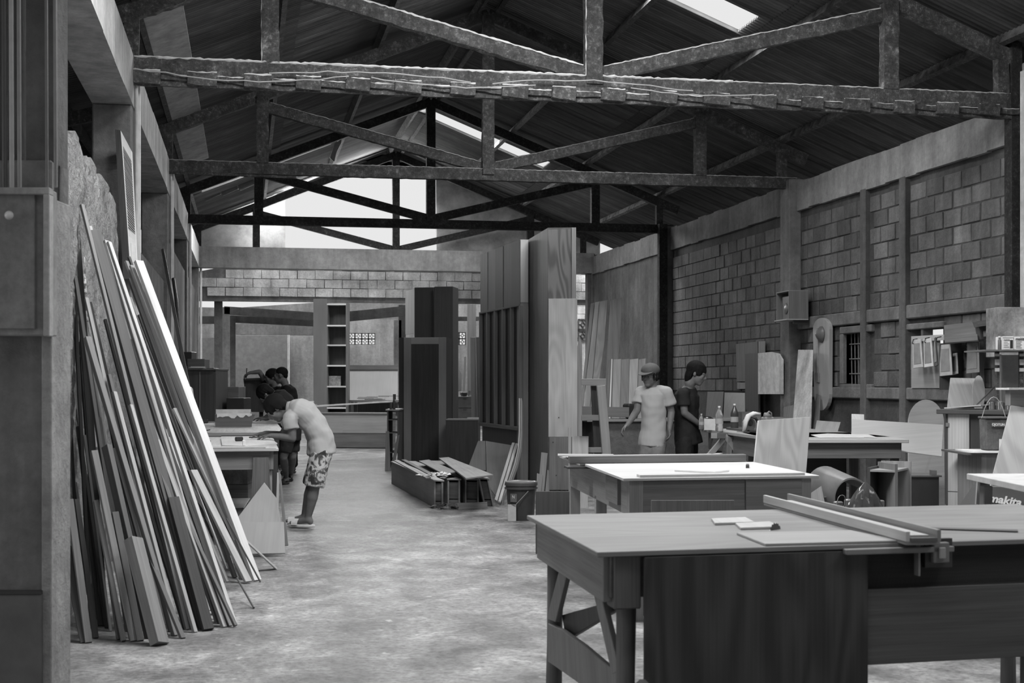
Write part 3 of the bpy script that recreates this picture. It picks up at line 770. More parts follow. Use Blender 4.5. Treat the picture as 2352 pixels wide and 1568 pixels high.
# fence: long channel across the top
f0 = FL(1785, 1160, TZ); f1 = FL(2105, 1247, TZ)
fy = yaw_of(f1, f0) - math.pi / 2; LF = (f0 - f1).length; ff = frame((f1.x, f1.y, TZ), fy)
F = thing('rip_fence', 'long wooden U-shaped rip fence lying diagonally across the nearest saw bench', 'saw fence', (f1.x, f1.y, TZ))
M().box(-.06, .055, -.06, LF, .001, .012, (0, 1, 0), ff).build('fence_base', W_MID, F, bev=.001)
M().box(-.062, -.048, -.06, LF, .012, .045, (0, 1, 0), ff).build('fence_side', W_LT, F, bev=.001)
M().box(.045, .058, -.06, LF, .012, .05, (0, 1, 0), ff).build('fence_side', W_MID, F, bev=.001)
M().box(-.048, .03, -.03, LF - .1, .012, .03, (0, 1, 0), ff).build('fence_face', wood(.55, .1), F)
M().box(-.047, .044, -.063, -.045, .012, .024, (1, 0, 0), ff).build('fence_end', W_DK2, F)
q = FL(1990, 1252, TZ); q2 = FL(2250, 1248, TZ)
M().box(lx[0] - .34, lx[0] + .05, -.035, .0, TZ - .030, TZ - .012, (1, 0, 0), fa).build('guide_rail', W_MID, A, bev=.002, label='pale guide rail under the fence')
def on_top(name, label, cat, pix, t, mat, z=TZ, group=None, ax=None):
    pts = [FL(x, y, z) for x, y in pix]; m = M(); k = len(pts)
    box_on(m, pts, z + .0005, z + t, ax); return m.build(name, mat, None, label=label, cat=cat, group=group, bev=.001)
on_top('wood_offcut', 'small square offcut on the nearest bench, left of the saw blade and farther back', 'wood piece', [(1642, 1206), (1733, 1203), (1712, 1192), (1634, 1195)], .009, W_LT)
on_top('wood_offcut', 'small square offcut on the nearest bench touching the saw blade', 'wood piece', [(1701, 1217), (1793, 1214), (1768, 1202), (1689, 1206)], .009, W_LT)
on_top('plywood_sheet', 'thin pale plywood sheet at the front edge of the nearest bench, beside the fence', 'board', [(1758, 1254), (2068, 1246), (1955, 1222), (1692, 1228)], .008, W_TOPL)
on_top('thin_batten', 'thin dark batten lying right of the fence on the nearest bench', 'strip', [(2125, 1216), (2338, 1223), (2338, 1219), (2125, 1213)], .006, W_DK2)
sb = FL(1781, 1216, TZ)
m = M(); rr = .05; n = 40; pr = []
for k in range(n):
    t_ = 2 * math.pi * k / n; r_ = rr * (1.0 if k % 2 else .9); pr.append(sb + V((math.sin(.9) * 0 + r_ * math.cos(t_) * .75, r_ * math.cos(t_) * .66, r_ * math.sin(t_) - .024)))
m.slab(pr, .002); m.build('circular_saw_disc', flat(.12, .35, .8), None, label='dark toothed circular saw blade rising through the nearest bench', cat='saw blade')
# dark board hanging from the bench's left end, and the one behind it
d1 = 10.7
board('dark_board', [P(1231, 1128, d1), P(1318, 1128, d1 + .05), P(1318, 1268, d1 + .05), P(1231, 1272, d1)], .016, W_VD, 'dark square panel standing on the floor behind the left corner of the nearest bench', bev=.002)
board('plywood_offcut', [P(1497, 1148, 6.9), P(1687, 1148, 7.0), P(1689, 1500, 6.9), P(1494, 1500, 6.82)], .015, W_RAIL, 'brown plywood offcut leaning on the middle bench front, showing over the nearest bench', bev=.002)

# ---- B: middle bench
b = FL(1432, 1098, TZ); c = FL(1848, 1087, TZ); a = FL(1290, 1045, TZ)
LW = (c - b).length; LD = (a - b).length * .99; ey_ = (a - b).normalized(); ex_ = V((ey_.y, -ey_.x, 0)); ex_ = (ex_ * .6 + (c - b).normalized() * .4).normalized()
fb = lambda x, y, z: V((b_org.x + ex_.x * x + ey_.x * y, b_org.y + ex_.y * x + ey_.y * y, z)); b_org = b.copy()
B = thing('middle_workbench', 'pale-topped plywood workbench in the middle, with closed wooden front and a fence bar across it', 'workbench', (b.x, b.y, 0))
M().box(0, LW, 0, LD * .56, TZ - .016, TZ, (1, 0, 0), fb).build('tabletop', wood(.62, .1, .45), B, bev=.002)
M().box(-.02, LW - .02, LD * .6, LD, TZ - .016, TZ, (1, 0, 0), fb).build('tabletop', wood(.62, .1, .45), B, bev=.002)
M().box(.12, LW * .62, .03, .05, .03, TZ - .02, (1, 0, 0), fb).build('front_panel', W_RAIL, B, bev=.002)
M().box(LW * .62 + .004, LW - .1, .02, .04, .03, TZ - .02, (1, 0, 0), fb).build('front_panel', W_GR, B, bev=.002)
M().box(LW - .1, LW - .04, .03, .1, .0, TZ - .02, (0, 0, 1), fb).build('leg', W_MID, B)
M().box(.04, .12, .03, .11, .0, TZ - .02, (0, 0, 1), fb).build('leg', W_MID, B)
M().box(.05, .075, .1, LD - .05, TZ - .22, TZ - .02, (0, 1, 0), fb).build('apron', W_MID, B, bev=.002)
M().box(LW - .08, LW - .055, .1, LD - .05, TZ - .2, TZ - .02, (0, 1, 0), fb).build('apron', W_GR, B)
for y in (LD * .5, LD - .1):
    M().box(.05, .12, y, y + .07, 0, TZ - .2, (0, 0, 1), fb).build('leg', W_LTG, B)
    M().box(LW - .12, LW - .05, y, y + .07, 0, TZ - .2, (0, 0, 1), fb).build('leg', W_MID, B)
M().box(.2, LW - .2, LD - .08, LD - .05, TZ - .2, TZ - .02, (1, 0, 0), fb).build('apron', W_MID, B)
M().box(.03, .055, .35, .75, TZ - .18, TZ - .03, (0, 1, 0), fb).build('nailed_offcut', W_RAIL, B)
M().box(-.1, LW * .96, LD * .565, LD * .595, TZ + .001, TZ + .05, (1, 0, 0), fb).build('fence_bar', W_RAIL, B, bev=.003, label='long wooden fence bar')
M().box(-.12, .12, LD * .55, LD * .61, TZ - .03, TZ - .018, (0, 1, 0), fb).build('fence_stop', W_VD, B)
M().box(.1, LW * .93, .02, .12, TZ + .001, TZ + .014, (1, 0, 0), fb).build('edge_strip', W_LT, B)
on_top('plywood_offcut', 'thin lozenge-shaped offcut lying near the front of the middle bench', 'wood piece', [(1549, 1083), (1640, 1087), (1675, 1083), (1600, 1076)], .012, wood(.66, .1))
on_top('wood_cube', 'tiny dark cube on the pale top of the middle bench', 'wood piece', [(1713, 1075), (1721, 1075), (1720, 1072), (1714, 1072)], .02, W_VD)
on_top('thin_batten', 'thin batten lying at the back of the middle bench, behind its fence bar', 'strip', [(1502, 1050), (1640, 1049), (1660, 1043), (1646, 1043), (1630, 1046), (1502, 1048)], .01, W_MID)
on_top('thin_batten', 'narrow batten poking out over the back left corner of the middle bench', 'strip', [(1281, 1048), (1409, 1049), (1409, 1045), (1281, 1044)], .008, W_MID, TZ + .016)

# big pale sheet leaning right of bench B
pa_, pb_, pc_ = P(1742, 965, 9.6), P(1862, 957, 9.9), P(1832, 1340, 9.25)
board('plywood_sheet', [pa_, pb_, pc_, pa_ + pc_ - pb_], .012, W_LTG, 'tall pale striped plywood sheet standing upright between the middle and the far workbench', ax=pc_ - pb_, bev=.002)

# ---- C: far workbenches (two, end to end)
ZC = .86
C0 = thing('far_workbench', 'dark heavy workbench with boards and papers on it, in front of the barred window', 'workbench', P(1950, 1340, 11.5))
q = P(1775, 1010, 11.5); fc = frame((q.x, q.y, 0), -TH); LWc = (2088 - 1775) * 11.5 / FPX
M().box(0, LWc, 0, 1.6, ZC - .03, ZC, (1, 0, 0), fc).build('tabletop', wood(.42, .3, .5), C0, bev=.003)
M().box(.03, LWc - .05, .04, .08, ZC - .16, ZC - .03, (1, 0, 0), fc).build('apron', W_DK2, C0, bev=.003)
M().box(LWc - .12, LWc - .06, .08, .14, 0, ZC - .03, (0, 0, 1), fc).build('leg', W_DK2, C0)
for x, y in ((LWc - .12, 1.48), (.06, .08), (.06, 1.48)): M().box(x, x + .07, y, y + .07, 0, ZC - .03, (0, 0, 1), fc).build('leg', W_DK2, C0)
M().box(.1, LWc - .15, 1.53, 1.56, .0, ZC - .1, (1, 0, 0), fc).build('back_panel', wood(.03), C0)
C2_ = thing('rear_workbench', 'cluttered workbench with bottles where the dark-shirted worker stands', 'workbench', P(1680, 1230, 13.2))
b = FL(1768, 1004, ZC); c = FL(1618, 985, ZC)
yaw = math.atan2((b - c).y, (b - c).x); fc2 = frame((c.x, c.y, 0), yaw); L2c = (b - c).length
M().box(-.1, L2c, 0, 1.1, ZC - .03, ZC, (1, 0, 0), fc2).build('tabletop', wood(.42, .3, .45), C2_, bev=.003)
M().box(.0, L2c - .02, .04, .08, ZC - .2, ZC - .03, (1, 0, 0), fc2).build('apron', W_RAIL, C2_, bev=.003)
for x, y in ((.0, .08), (.0, 1.0), (L2c - .12, .1), (L2c - .12, 1.0)): M().box(x, x + .08, y, y + .08, 0, ZC - .03, (0, 0, 1), fc2).build('leg', W_DK2, C2_)
# saw-horse legs by the bench
T_ = thing('sawhorse', 'worn wooden sawhorse with splayed legs in front of the dark-shirted worker', 'trestle', FL(1660, 1170))
for k, (x0_, y0_, x1_, y1_) in enumerate(((1668, 1000, 1615, 1062), (1664, 1000, 1710, 1062), (1676, 1002, 1672, 1070))):
    p0 = P(x0_, y0_, 13.2); p1 = P(x1_, y1_, 13.2); e = (p1 - p0); e = e * (p0.z / -e.z) if e.z < 0 else e
    M().bar(p0, p0 + e, .05, .035, (0, 1, 0)).build('leg', W_MID, T_, bev=.002)
M().bar(P(1640, 1000, 13.0), P(1700, 1000, 13.6), .06, .05).build('crossbar', W_MID, T_)

# bottles, jug, box etc. on the far bench
def bottle(px, py, hpx, rpx, d, mat, label, capm=None):
    p = P(px, py, d); s_ = d / FPX; h = hpx * s_; r = rpx * s_; p.z = ZC + .001
    t = thing('bottle', label, 'bottle', p)
    bo_ = M().lathe(p, [(r * .9, 0), (r, h * .03), (r, h * .2), (r * .93, h * .25), (r, h * .3), (r, h * .58), (r * .94, h * .66), (r * .5, h * .82), (r * .27, h * .9), (r * .27, h * .94)], 16).build('bottle_body', mat, t, smooth=True)
    M().lathe(p, [(r * .33, h * .935), (r * .33, h * 1.0)], 12).build('bottle_cap', capm or WHT, t)
    M().lathe(p, [(r * 1.01, h * .3), (r * 1.01, h * .5)], 16).build('bottle_label', flat(.4, .5), bo_)
PETM = glassy(.75)
bottle(1652, 987, 58, 9, 13.4, PETM, 'tall clear plastic bottle upright on the far bench, nearest the dark-shirted worker')
bottle(1611, 982, 36, 6, 13.9, PETM, 'small clear bottle beside the hands of the dark-shirted worker')
bottle(1687, 985, 60, 9, 13.8, flat(.06, .25), 'dark bottle standing right of the tall clear bottle')
p = P(1763, 966, 13.4); p.z = ZC
J = thing('jerrycan', 'grey plastic jug with a handle standing on the far bench', 'jug', p)
fj = frame(p, .4)
M().box(-.055, .055, -.04, .04, .001, .14, (0, 0, 1), fj).build('jug_body', flat(.28, .4), J, bev=.012)
M().loft([(fj(0, 0, .14), fj(.05, 0, 0) - fj(0, 0, 0), fj(0, .036, 0) - fj(0, 0, 0)), (fj(-.01, 0, .165), fj(.03, 0, 0) - fj(0, 0, 0), fj(0, .03, 0) - fj(0, 0, 0)), (fj(-.02, 0, .18), fj(.017, 0, 0) - fj(0, 0, 0), fj(0, .017, 0) - fj(0, 0, 0))]).build('jug_neck', flat(.28, .4), J, smooth=True)
M().tube([fj(-.01, 0, .17), fj(.02, 0, .19), fj(.05, 0, .175), fj(.052, 0, .13)], .008, 8).build('jug_handle', flat(.28, .4), J, smooth=True)
# hard shell / helmet
p = P(1624, 952, 14.1); p.z = ZC
H = thing('welding_helmet', 'black rounded helmet lying on the far bench behind the small bottle', 'helmet', p)
M().ell(p + V((0, 0, .06)), ((.09, 0, 0), (0, .08, 0), (0, 0, .07))).build('shell', flat(.03, .25), H, smooth=True)
M().box(-.06, .06, -.085, -.07, .03, .08, None, frame(p, 0)).build('visor', flat(.3, .2), H, bev=.004)
p = P(1617, 950, 14.0); p.z = ZC
M().box(-.07, .1, -.01, .01, .0, .11, None, frame(p + V((0, -.22, 0)), -TH)).build('notebook_card', flat(.6), None, label='pale card standing against the helmet on the far bench', cat='card')
p = P(1722, 975, 13.2); p.z = ZC
CSW = thing('circular_saw', 'hand-held circular saw resting on the far bench under a light cloth', 'power tool', p)
fq = frame(p, -.3)
M().box(-.12, .12, -.05, .05, .0, .006, None, fq).build('base_plate', STL, CSW)
M().lathe(fq(-.01, .01, .07), [(.065, -.012), (.065, .012)], 24, Matrix.Rotation(math.pi / 2, 3, 'X')).build('blade_guard', flat(.2, .4), CSW, smooth=2)
M().cap(fq(0, .02, .085), fq(0, .1, .085), .035, .03).build('motor', flat(.1, .4), CSW, smooth=True)
M().tube([fq(-.05, .03, .12), fq(0, .03, .15), fq(.06, .03, .13), fq(.09, .03, .07)], .013, 8).build('handle', flat(.05, .4), CSW, smooth=True)
pts = [P(1712, 990, 13.1), P(1716, 968, 13.1), P(1722, 956, 13.1), P(1735, 950, 13.1), P(1747, 952, 13.1)]
m = M()
for k in range(6):
    o_ = V((R(-.01, .01), .012 * k, R(-.006, .01)))
    m.tube([q + o_ for q in pts], [.008, .014, .018, .017, .01], 7)
m.build('cloth', WHT, None, smooth=True, label='crumpled white rag draped over the circular saw', cat='rag')
p = P(1716, 985, 14.2); p.z = ZC
T2 = thing('wooden_box', 'low dark open wooden box on the far bench behind the bottles', 'box', p); fq = frame(p, yaw)
M().box(-.15, .15, -.1, .1, 0, .01, None, fq).build('box_bottom', W_DK2, T2)
for q in ((-.15, .15, -.1, -.09), (-.15, .15, .09, .1), (-.15, -.14, -.09, .09), (.14, .15, -.09, .09)): M().box(*q, .01, .17, None, fq).build('box_side', W_DK2, T2)
def bench_item(name, label, cat, px, py, d, sx, sy, sz, mat, yw_=0, bev=.002, z=ZC):
    p = P(px, py, d); p.z = z + .0005
    return M().box(-sx / 2, sx / 2, -sy / 2, sy / 2, 0, sz, None, frame(p, yw_)).build(name, mat, None, label=label, cat=cat, bev=bev)
for k, (q, tt) in enumerate(((([(1862, 999), (1880, 1005), (1985, 1005), (1965, 998), (1900, 996)]), 'flat crumpled paper sheets on the far bench, left part'), ([(1960, 1003), (2015, 1006), (1995, 999), (1935, 998)], 'paper sheet on the far bench under the long pale board'))):
    on_top('paper_sheet', tt, 'paper', q, .004 + .003 * k, flat(.62), ZC + .001)
on_top('dark_tray', 'long flat dark strip of wood lying across the far bench toward the worker', 'board', [(1668, 986), (1745, 995), (1745, 990), (1690, 981)], .02, W_VD, ZC + .001)
# second bench further back along the wall (behind the cap worker)
p = FL(1415, 960, .85)
T3 = thing('back_workbench', 'dark closed bench against the right wall behind the worker with the cap', 'workbench', (5.9, 17.4, 0))
y0_ = FL(1400, 963, .85).y
x0_ = FL(1400, 963, .85).x
M().box(x0_ - .3, XR - .2, y0_, y0_ + .9, .82, .85, (1, 0, 0)).build('tabletop', W_MID, T3, bev=.003)
M().box(x0_ - .2, XR - .3, y0_ + .06, y0_ + .8, 0, .82, (1, 0, 0)).build('body', C_DARK, T3)
M().box(x0_ + .45, x0_ + .49, y0_ + .03, y0_ + .06, .05, .8, (0, 0, 1)).build('batten', W_DK2, T3)
board('long_board', [P(1337, 933, 18.0), P(1445, 935, 18.2), P(1445, 958, 18.2), P(1337, 956, 18)], .03, W_GR, 'long grey board lying on the back bench beside the ladder frame')
bench_item('bench_grinder', 'small black machine on the back bench left of the capped worker', 'power tool', 1448, 960, 18.4, .16, .16, .2, BLK, .3, .02, .85)

# ---- pillar things
p = onX(1824, 700, XR - .12); d = p.y * cs + p.x * sn
dS = 18.7
SP = thing('wooden_speaker_box', 'open-fronted wooden box with a loudspeaker, mounted high on the right wall pillar', 'speaker', P(1824, 732, dS))
z0_, z1_ = P(1824, 732, dS).z, P(1824, 668, dS).z
fs = frame((P(1812, 700, dS).x, P(1812, 700, dS).y, 0), -TH + .12)
M().box(0, .27, 0, .015, z0_, z1_, (0, 0, 1), fs).build('box_side', W_GR, SP)
M().box(0, .27, .53, .545, z0_, z1_, (0, 0, 1), fs).build('box_side', W_GR, SP)
M().box(-.0, .27, 0, .545, z1_, z1_ + .012, (0, 1, 0), fs).build('box_top', W_MID, SP)
M().box(-.03, .27, 0, .545, z0_ - .012, z0_, (0, 1, 0), fs).build('box_bottom', W_LT, SP)
M().box(.255, .27, .015, .53, z0_, z1_, (0, 1, 0), fs).build('box_back', W_DK2, SP)
M().box(.05, .2, .08, .45, z0_, z1_ - .05, (0, 0, 1), fs).build('loudspeaker', BLK, SP, bev=.01)
M().lathe(fs(.045, .26, (z0_ + z1_) / 2 - .04), [(.075, 0), (.055, .01), (.02, .02)], 20, Matrix.Rotation(-math.pi / 2, 3, 'Y')).build('speaker_cone', flat(.2, .3), SP, smooth=True)
M().box(.1, .9, .1, .14, z0_ - .06, z0_ - .013, None, fs).build('bracket', W_DK2, SP)
def leaner(name, label, pix, d0, d1, t, mat, cat='board', ax=(0, 0, 1), group=None, bev=.002):
    # pix: outline; depth runs linearly from d0 at the top of the outline to d1 at its bottom
    ys = [p[1] for p in pix]; a_, b_ = min(ys), max(ys)
    return board(name, [P(x, y, d0 + (d1 - d0) * (y - a_) / max(1, b_ - a_)) for x, y in pix], t, mat, label, cat, group, ax=ax, bev=bev)
def wboard(name, label, pix, o0, o1, t, mat, cat='board', ax=(0, 0, 1)):
    # board on the right wall: o0 / o1 are its distances from the wall at top / bottom
    ys = [p[1] for p in pix]; a_, b_ = min(ys), max(ys)
    return board(name, [onX(x, y, XR - (o0 + (o1 - o0) * (y - a_) / max(1, b_ - a_))) for x, y in pix], t, mat, label, cat, None, dirn=(1, 0, 0), ax=ax, bev=.002)
wboard('plywood_offcut', 'brown board hung on the wall behind the dark tall board by the pillar', [(1690, 790), (1740, 784), (1741, 876), (1692, 876)], .03, .03, .012, W_RAIL)
wboard('plywood_offcut', 'small pale offcut pinned on the wall below the brown hung board', [(1693, 878), (1712, 878), (1712, 893), (1693, 893)], .03, .03, .01, W_MID)
wboard('plywood_offcut', 'narrow brown board hung top right of the brown board by the pillar', [(1742, 784), (1757, 783), (1757, 815), (1742, 815)], .05, .05, .01, W_MID)
wboard('dark_board', 'dark tall narrow board standing left of the stained pale sheet', [(1711, 812), (1742, 811), (1742, 1055), (1712, 1062)], .12, .14, .03, W_VD)
wboard('stained_sheet', 'pale sheet with torn stained edge hung on the pillar', [(1741, 811), (1770, 808), (1789, 812), (1797, 826), (1797, 905), (1741, 905)], .22, .2, .02, conc(.8, .2, .1, 8))
wboard('dark_board', 'dark board leaning against the block wall just right of the dark-shirted worker', [(1625, 899), (1662, 899), (1650, 1075), (1612, 1082)], .05, .4, .012, W_DK2)
wboard('framed_board', 'framed grey board leaning on the block wall behind the bottles', [(1664, 901), (1711, 902), (1712, 1060), (1656, 1068)], .06, .4, .015, flat(.14, .35))
wboard('grey_sheet', 'tall scuffed grey sheet leaning on the wall left of the long oval board', [(1833, 803), (1866, 803), (1860, 1040), (1815, 1048)], .2, .5, .012, conc(.6, .3, .1, 3))
wboard('narrow_plank', 'dark narrow plank leaning under the long oval board', [(1874, 905), (1882, 908), (1876, 1040), (1858, 1042)], .14, .5, .02, W_RAIL)
ob = lambda x, y, o=.08: onX(x, y, XR - o)
OB = thing('oval_board', 'long round-ended wooden board hung on the wall, with a lampshade and ruler on it', 'board', ob(1886, 945))
pts = []
for k in range(13): t_ = math.pi * k / 12; pts.append((1886 + 19 * math.cos(t_), 756 - 26 * math.sin(t_)))
for k in range(13): t_ = math.pi * k / 12; pts.append((1886 - 18 * math.cos(t_) + (2 if k < 6 else 0), 905 + 38 * math.sin(t_)))
M().slab([ob(x, y, .10) for x, y in pts], .05, (1, 0, 0), (0, 0, 1)).build('board_face', wood(.42, .12), OB, bev=.003)
M().lathe(ob(1887, 768, .10), [(.11, 0), (.105, .02), (.07, .045), (.04, .07), (.015, .085)], 24, Matrix.Rotation(-math.pi / 2, 3, 'Y')).build('lampshade', flat(.16, .4), OB, smooth=True)
M().slab([ob(1874, 753, .115), ob(1878, 753, .115), ob(1878, 856, .115), ob(1874, 856, .115)], .012, (1, 0, 0)).build('ruler', flat(.36), OB)
M().slab([ob(1871, 856, .12), ob(1880, 856, .12), ob(1880, 878, .12), ob(1871, 878, .12)], .015, (1, 0, 0)).build('ruler_head', flat(.3), OB)

# ---- wall-hung papers, hooks and cardboard
def wallpt(px, py, off=.1): return onX(px, py, XR - off)
RK = thing('hook_board', 'pale wooden strip with hooks on the right wall, holding pouches and papers', 'coat rack', wallpt(2130, 785))
M().slab([wallpt(2093, 772), wallpt(2168, 768), wallpt(2168, 781), wallpt(2093, 784)], .02, (1, 0, 0)).build('rack_strip', W_LT, RK)
for x, y in ((2107, 778), (2135, 775), (2162, 773), (2230, 784)):
    q = wallpt(x, y, .12); M().tube([q, q + V((-.05, 0, -.01)), q + V((-.06, 0, -.05)), q + V((-.03, 0, -.06))], .006, 6).build('hook', BLK, RK)
M().slab([wallpt(2093, 784, .06), wallpt(2158, 781, .06), wallpt(2158, 891, .06), wallpt(2093, 891, .06)], .01, (1, 0, 0)).build('backing_board', wood(.46, .12), RK, label='pale backing board')
def pouch(px0, px1, py0, py1, mat, label, skew=0, off=.16, name='plastic_pouch', cat='pouch'):
    pts = [wallpt(px0 + 2, py0, off), wallpt(px1 - 2, py0 - 2, off), wallpt(px1 + skew, py1 - 3, off + .02), wallpt(px0 + skew, py1, off + .02)]
    t = thing(name, label, cat, pts[3])
    M().slab(pts, .015, (1, 0, 0)).build('sleeve', mat, t, bev=.004)
    c_ = sum(pts, V()) / 4
    M().slab([c_ + (q - c_) * .72 + V((-.004, 0, 0)) for q in pts], .003, (1, 0, 0)).build('insert', flat(.3), t)
    return t
pouch(2094, 2116, 780, 846, flat(.62, .3), 'clear plastic pouch with a printed card, leftmost on the hook board', 3)
pouch(2119, 2140, 778, 844, flat(.78, .5), 'white sheet in a sleeve with handwriting, second from left on the hook board', 3)
pouch(2143, 2150, 776, 842, flat(.08, .5), 'thin dark folder edge hanging between the white sheet and the crumpled pouch', 3, .2)
pouch(2156, 2184, 792, 864, flat(.55, .25), 'crumpled clear plastic pouch hanging right of the hook board', 2, .22)
pouch(2186, 2199, 812, 861, flat(.68, .6), 'single white paper hanging beside the crumpled pouch', 0, .14, 'paper_note', 'paper')
pouch(2219, 2248, 787, 858, flat(.3, .2), 'transparent pouch holding a small frame, hanging from the rightmost hook', 0, .2)
board('cardboard_flap', [wallpt(2168, 747, .1), wallpt(2242, 738, .1), wallpt(2246, 781, .35), wallpt(2170, 787, .35)], .015, W_RAIL, 'sloping dark cardboard flap above the hanging pouches', 'cardboard')
LB = thing('lantern_box', 'dark box with a tilted lid on the wall above the hanging pouches', 'box', wallpt(2262, 780, .3))
M().slab([P(2248, 748, 13.9), P(2276, 745, 13.9), P(2284, 776, 13.9), P(2254, 780, 13.9)], .2, (.3, .9, 0)).build('box_body', W_VD, LB, bev=.005)
M().slab([P(2243, 737, 13.85), P(2272, 734, 13.85), P(2277, 746, 13.8), P(2248, 750, 13.8)], .22, (.3, .9, 0)).build('box_lid', W_DK2, LB)
M().slab([P(2258, 760, 13.88), P(2275, 758, 13.88), P(2276, 771, 13.88), P(2259, 773, 13.88)], .004, (-.3, -.9, 0)).build('box_label', flat(.25), LB)
leaner('dark_board', 'dark tall panel standing behind the hanging pouches', [(2158, 790), (2258, 785), (2262, 895), (2158, 895)], 14.9, 14.9, .01, wood(.1))
leaner('narrow_plank', 'narrow light plank standing right of the framed pouch', [(2250, 785), (2259, 784), (2262, 900), (2252, 900)], 14.4, 14.4, .02, W_MID)
# round-topped board, long board
pts = [(2090 + 6, 965)] + [(2127 - 42 * math.cos(math.pi * k / 16), 972 - 55 * math.sin(math.pi * k / 16)) for k in range(17)] + [(2171, 1200), (2086, 1200)]
leaner('round_topped_board', 'tall board with an arched top standing against the right wall', pts[1:], 14.0, 13.0, .012, wood(.3, .15), ax=(1, 0, 0))
leaner('plywood_sheet', 'long horizontal pale plywood board with nail holes, propped on the far bench end', [(1957, 962), (2167, 975), (2163, 1047), (2085, 1037), (1955, 1003)], 12.9, 12.2, .012, wood(.42, .1), ax=(1, 0, 0))
leaner('white_offcut', 'small pale offcut behind the left end of the long horizontal board', [(1956, 950), (1985, 951), (1985, 990), (1956, 990)], 13.3, 13.0, .012, W_LT)
leaner('plywood_offcut', 'grey offcut leaning at the back of the far bench, right of the long oval board', [(1876, 965), (1931, 969), (1922, 998), (1871, 992)], 13.9, 13.2, .012, wood(.34, .15))
wboard('plywood_offcut', 'flat grey board leaning behind the striped sheet, left of the scuffed grey sheet', [(1800, 935), (1822, 930), (1822, 1050), (1796, 1055)], .3, .4, .02, W_GR)
# narrow cabinet
d0 = 10.9
CB = thing('narrow_cabinet', 'tall cabinet with blotchy pale door and black side, right of the arched board', 'cabinet', FL(2230, 1265))
p0 = P(2172, 950, d0); p1 = P(2226, 950, d0 - .12); yawc = yaw_of(p0, p1); fcb = frame((p0.x, p0.y, 0), yawc); Lc = (p1 - p0).length
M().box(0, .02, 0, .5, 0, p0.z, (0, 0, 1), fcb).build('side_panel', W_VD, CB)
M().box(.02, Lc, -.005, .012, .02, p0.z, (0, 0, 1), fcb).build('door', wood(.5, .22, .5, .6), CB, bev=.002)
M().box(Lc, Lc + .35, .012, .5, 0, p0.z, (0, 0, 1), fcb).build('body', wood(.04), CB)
M().box(-.06, Lc + .45, -.04, .52, p0.z, p0.z + .035, (1, 0, 0), fcb).build('cabinet_top', W_VD, CB, bev=.003)
M().box(.005, .03, -.012, -.004, p0.z - .1, p0.z - .07, None, fcb).build('hinge', STL, CB)
M().box(.02, Lc, -.007, -.004, P(2200, 1128, d0).z, P(2200, 1127, d0).z, None, fcb).build('door_seam', BLK, CB)
ZCB = p0.z + .035
leaner('plywood_offcut', 'square brown board standing on the narrow cabinet against the wall', [(2183, 867), (2242, 868), (2236, 934), (2175, 940)], 11.6, 11.3, .012, wood(.3, .2))
leaner('oval_disc', 'thin oval wooden disc behind the square board on the narrow cabinet', [(2248 + 15 * math.cos(6.283 * k / 20), 903 + 42 * math.sin(6.283 * k / 20)) for k in range(20)], 11.55, 11.3, .012, wood(.25, .15))
pz = lambda x, y, z: FL(x, y, z)
m = M(); q = fcb(.05, .1, 0); 
m.slab([fcb(-.02, .02, ZCB + .004), fcb(.28, .0, ZCB + .03), fcb(.3, .3, ZCB + .035), fcb(.02, .34, ZCB + .006)], .01, (0, 0, 1)); m.build('paper_stack', flat(.5), None, label='curled magazine lying on the narrow cabinet', cat='magazine')
for k, (x, h_) in enumerate(((.30, .055), (.37, .06), (.44, .05))):
    q = fcb(x, .16, ZCB + .001)
    t = thing('food_tin', ['shiny tin, leftmost of three on the narrow cabinet', 'shiny tin in the middle of three on the narrow cabinet', 'shiny tin, rightmost of three on the narrow cabinet'][k], 'tin', q, 'tins on the narrow cabinet')
    M().lathe(q, [(.032, 0), (.032, h_)], 18).build('tin_body', flat(.5, .2, .9), t, smooth=2)
    M().lathe(q, [(.0335, h_), (.0335, h_ + .004), (.028, h_ + .004), (.028, h_ + .002)], 18).build('tin_lid', flat(.6, .2, .9), t)
M().tube([P(2243, 930, 10.9), P(2290, 882, 11.1)], .006, 6).build('steel_rod', flat(.06, .3), None, label='dark rod leaning over the tins on the narrow cabinet', cat='rod')

# ---- steel rack at the right edge
d1 = 10.95
RC = thing('steel_rack', 'dark steel rack with a flat shelf at the right edge of the picture', 'rack', FL(2330, 1290))
def post(px0, px1, d, py0, mat, nm='rack_post', py1=None):
    a_ = P(px0, py0, d); b_ = P(px1, py0, d); z1 = 0 if py1 is None else P(px0, py1, d).z
    fr_ = frame((a_.x, a_.y, 0), -TH); return M().box(0, (b_ - a_).length, 0, .05, z1, a_.z, (0, 0, 1), fr_).build(nm, mat, RC, bev=.003)
post(2289, 2296, d1, 806, STEEL); post(2299, 2303, d1 + .1, 815, STL); post(2344, 2352, d1, 806, STEEL); post(2296, 2300, d1 + .5, 812, STEEL)
a_ = P(2262, 806, d1 - .1); fr_ = frame((a_.x, a_.y, 0), -TH)
M().box(0, .75, 0, .5, a_.z, a_.z + .012, (1, 0, 0), fr_).build('rack_shelf', STL, RC)
for x in (2285, 2341):
    for y0_, y1_ in ((812, 818), (825, 838), (845, 853)):
        a2 = P(x, y1_, d1 - .02); b2 = P(x + 11, y0_, d1 - .02)
        M().box(0, .03, -.02, .0, a2.z, b2.z, (0, 0, 1), frame((a2.x, a2.y, 0), -TH)).build('clamp_plate', flat(.45, .4), RC)
a2 = P(2293, 940, d1); M().box(0, .6, .0, .04, a2.z - .02, a2.z + .03, (1, 0, 0), frame((a2.x, a2.y, 0), -TH)).build('rack_rail', STEEL, RC)
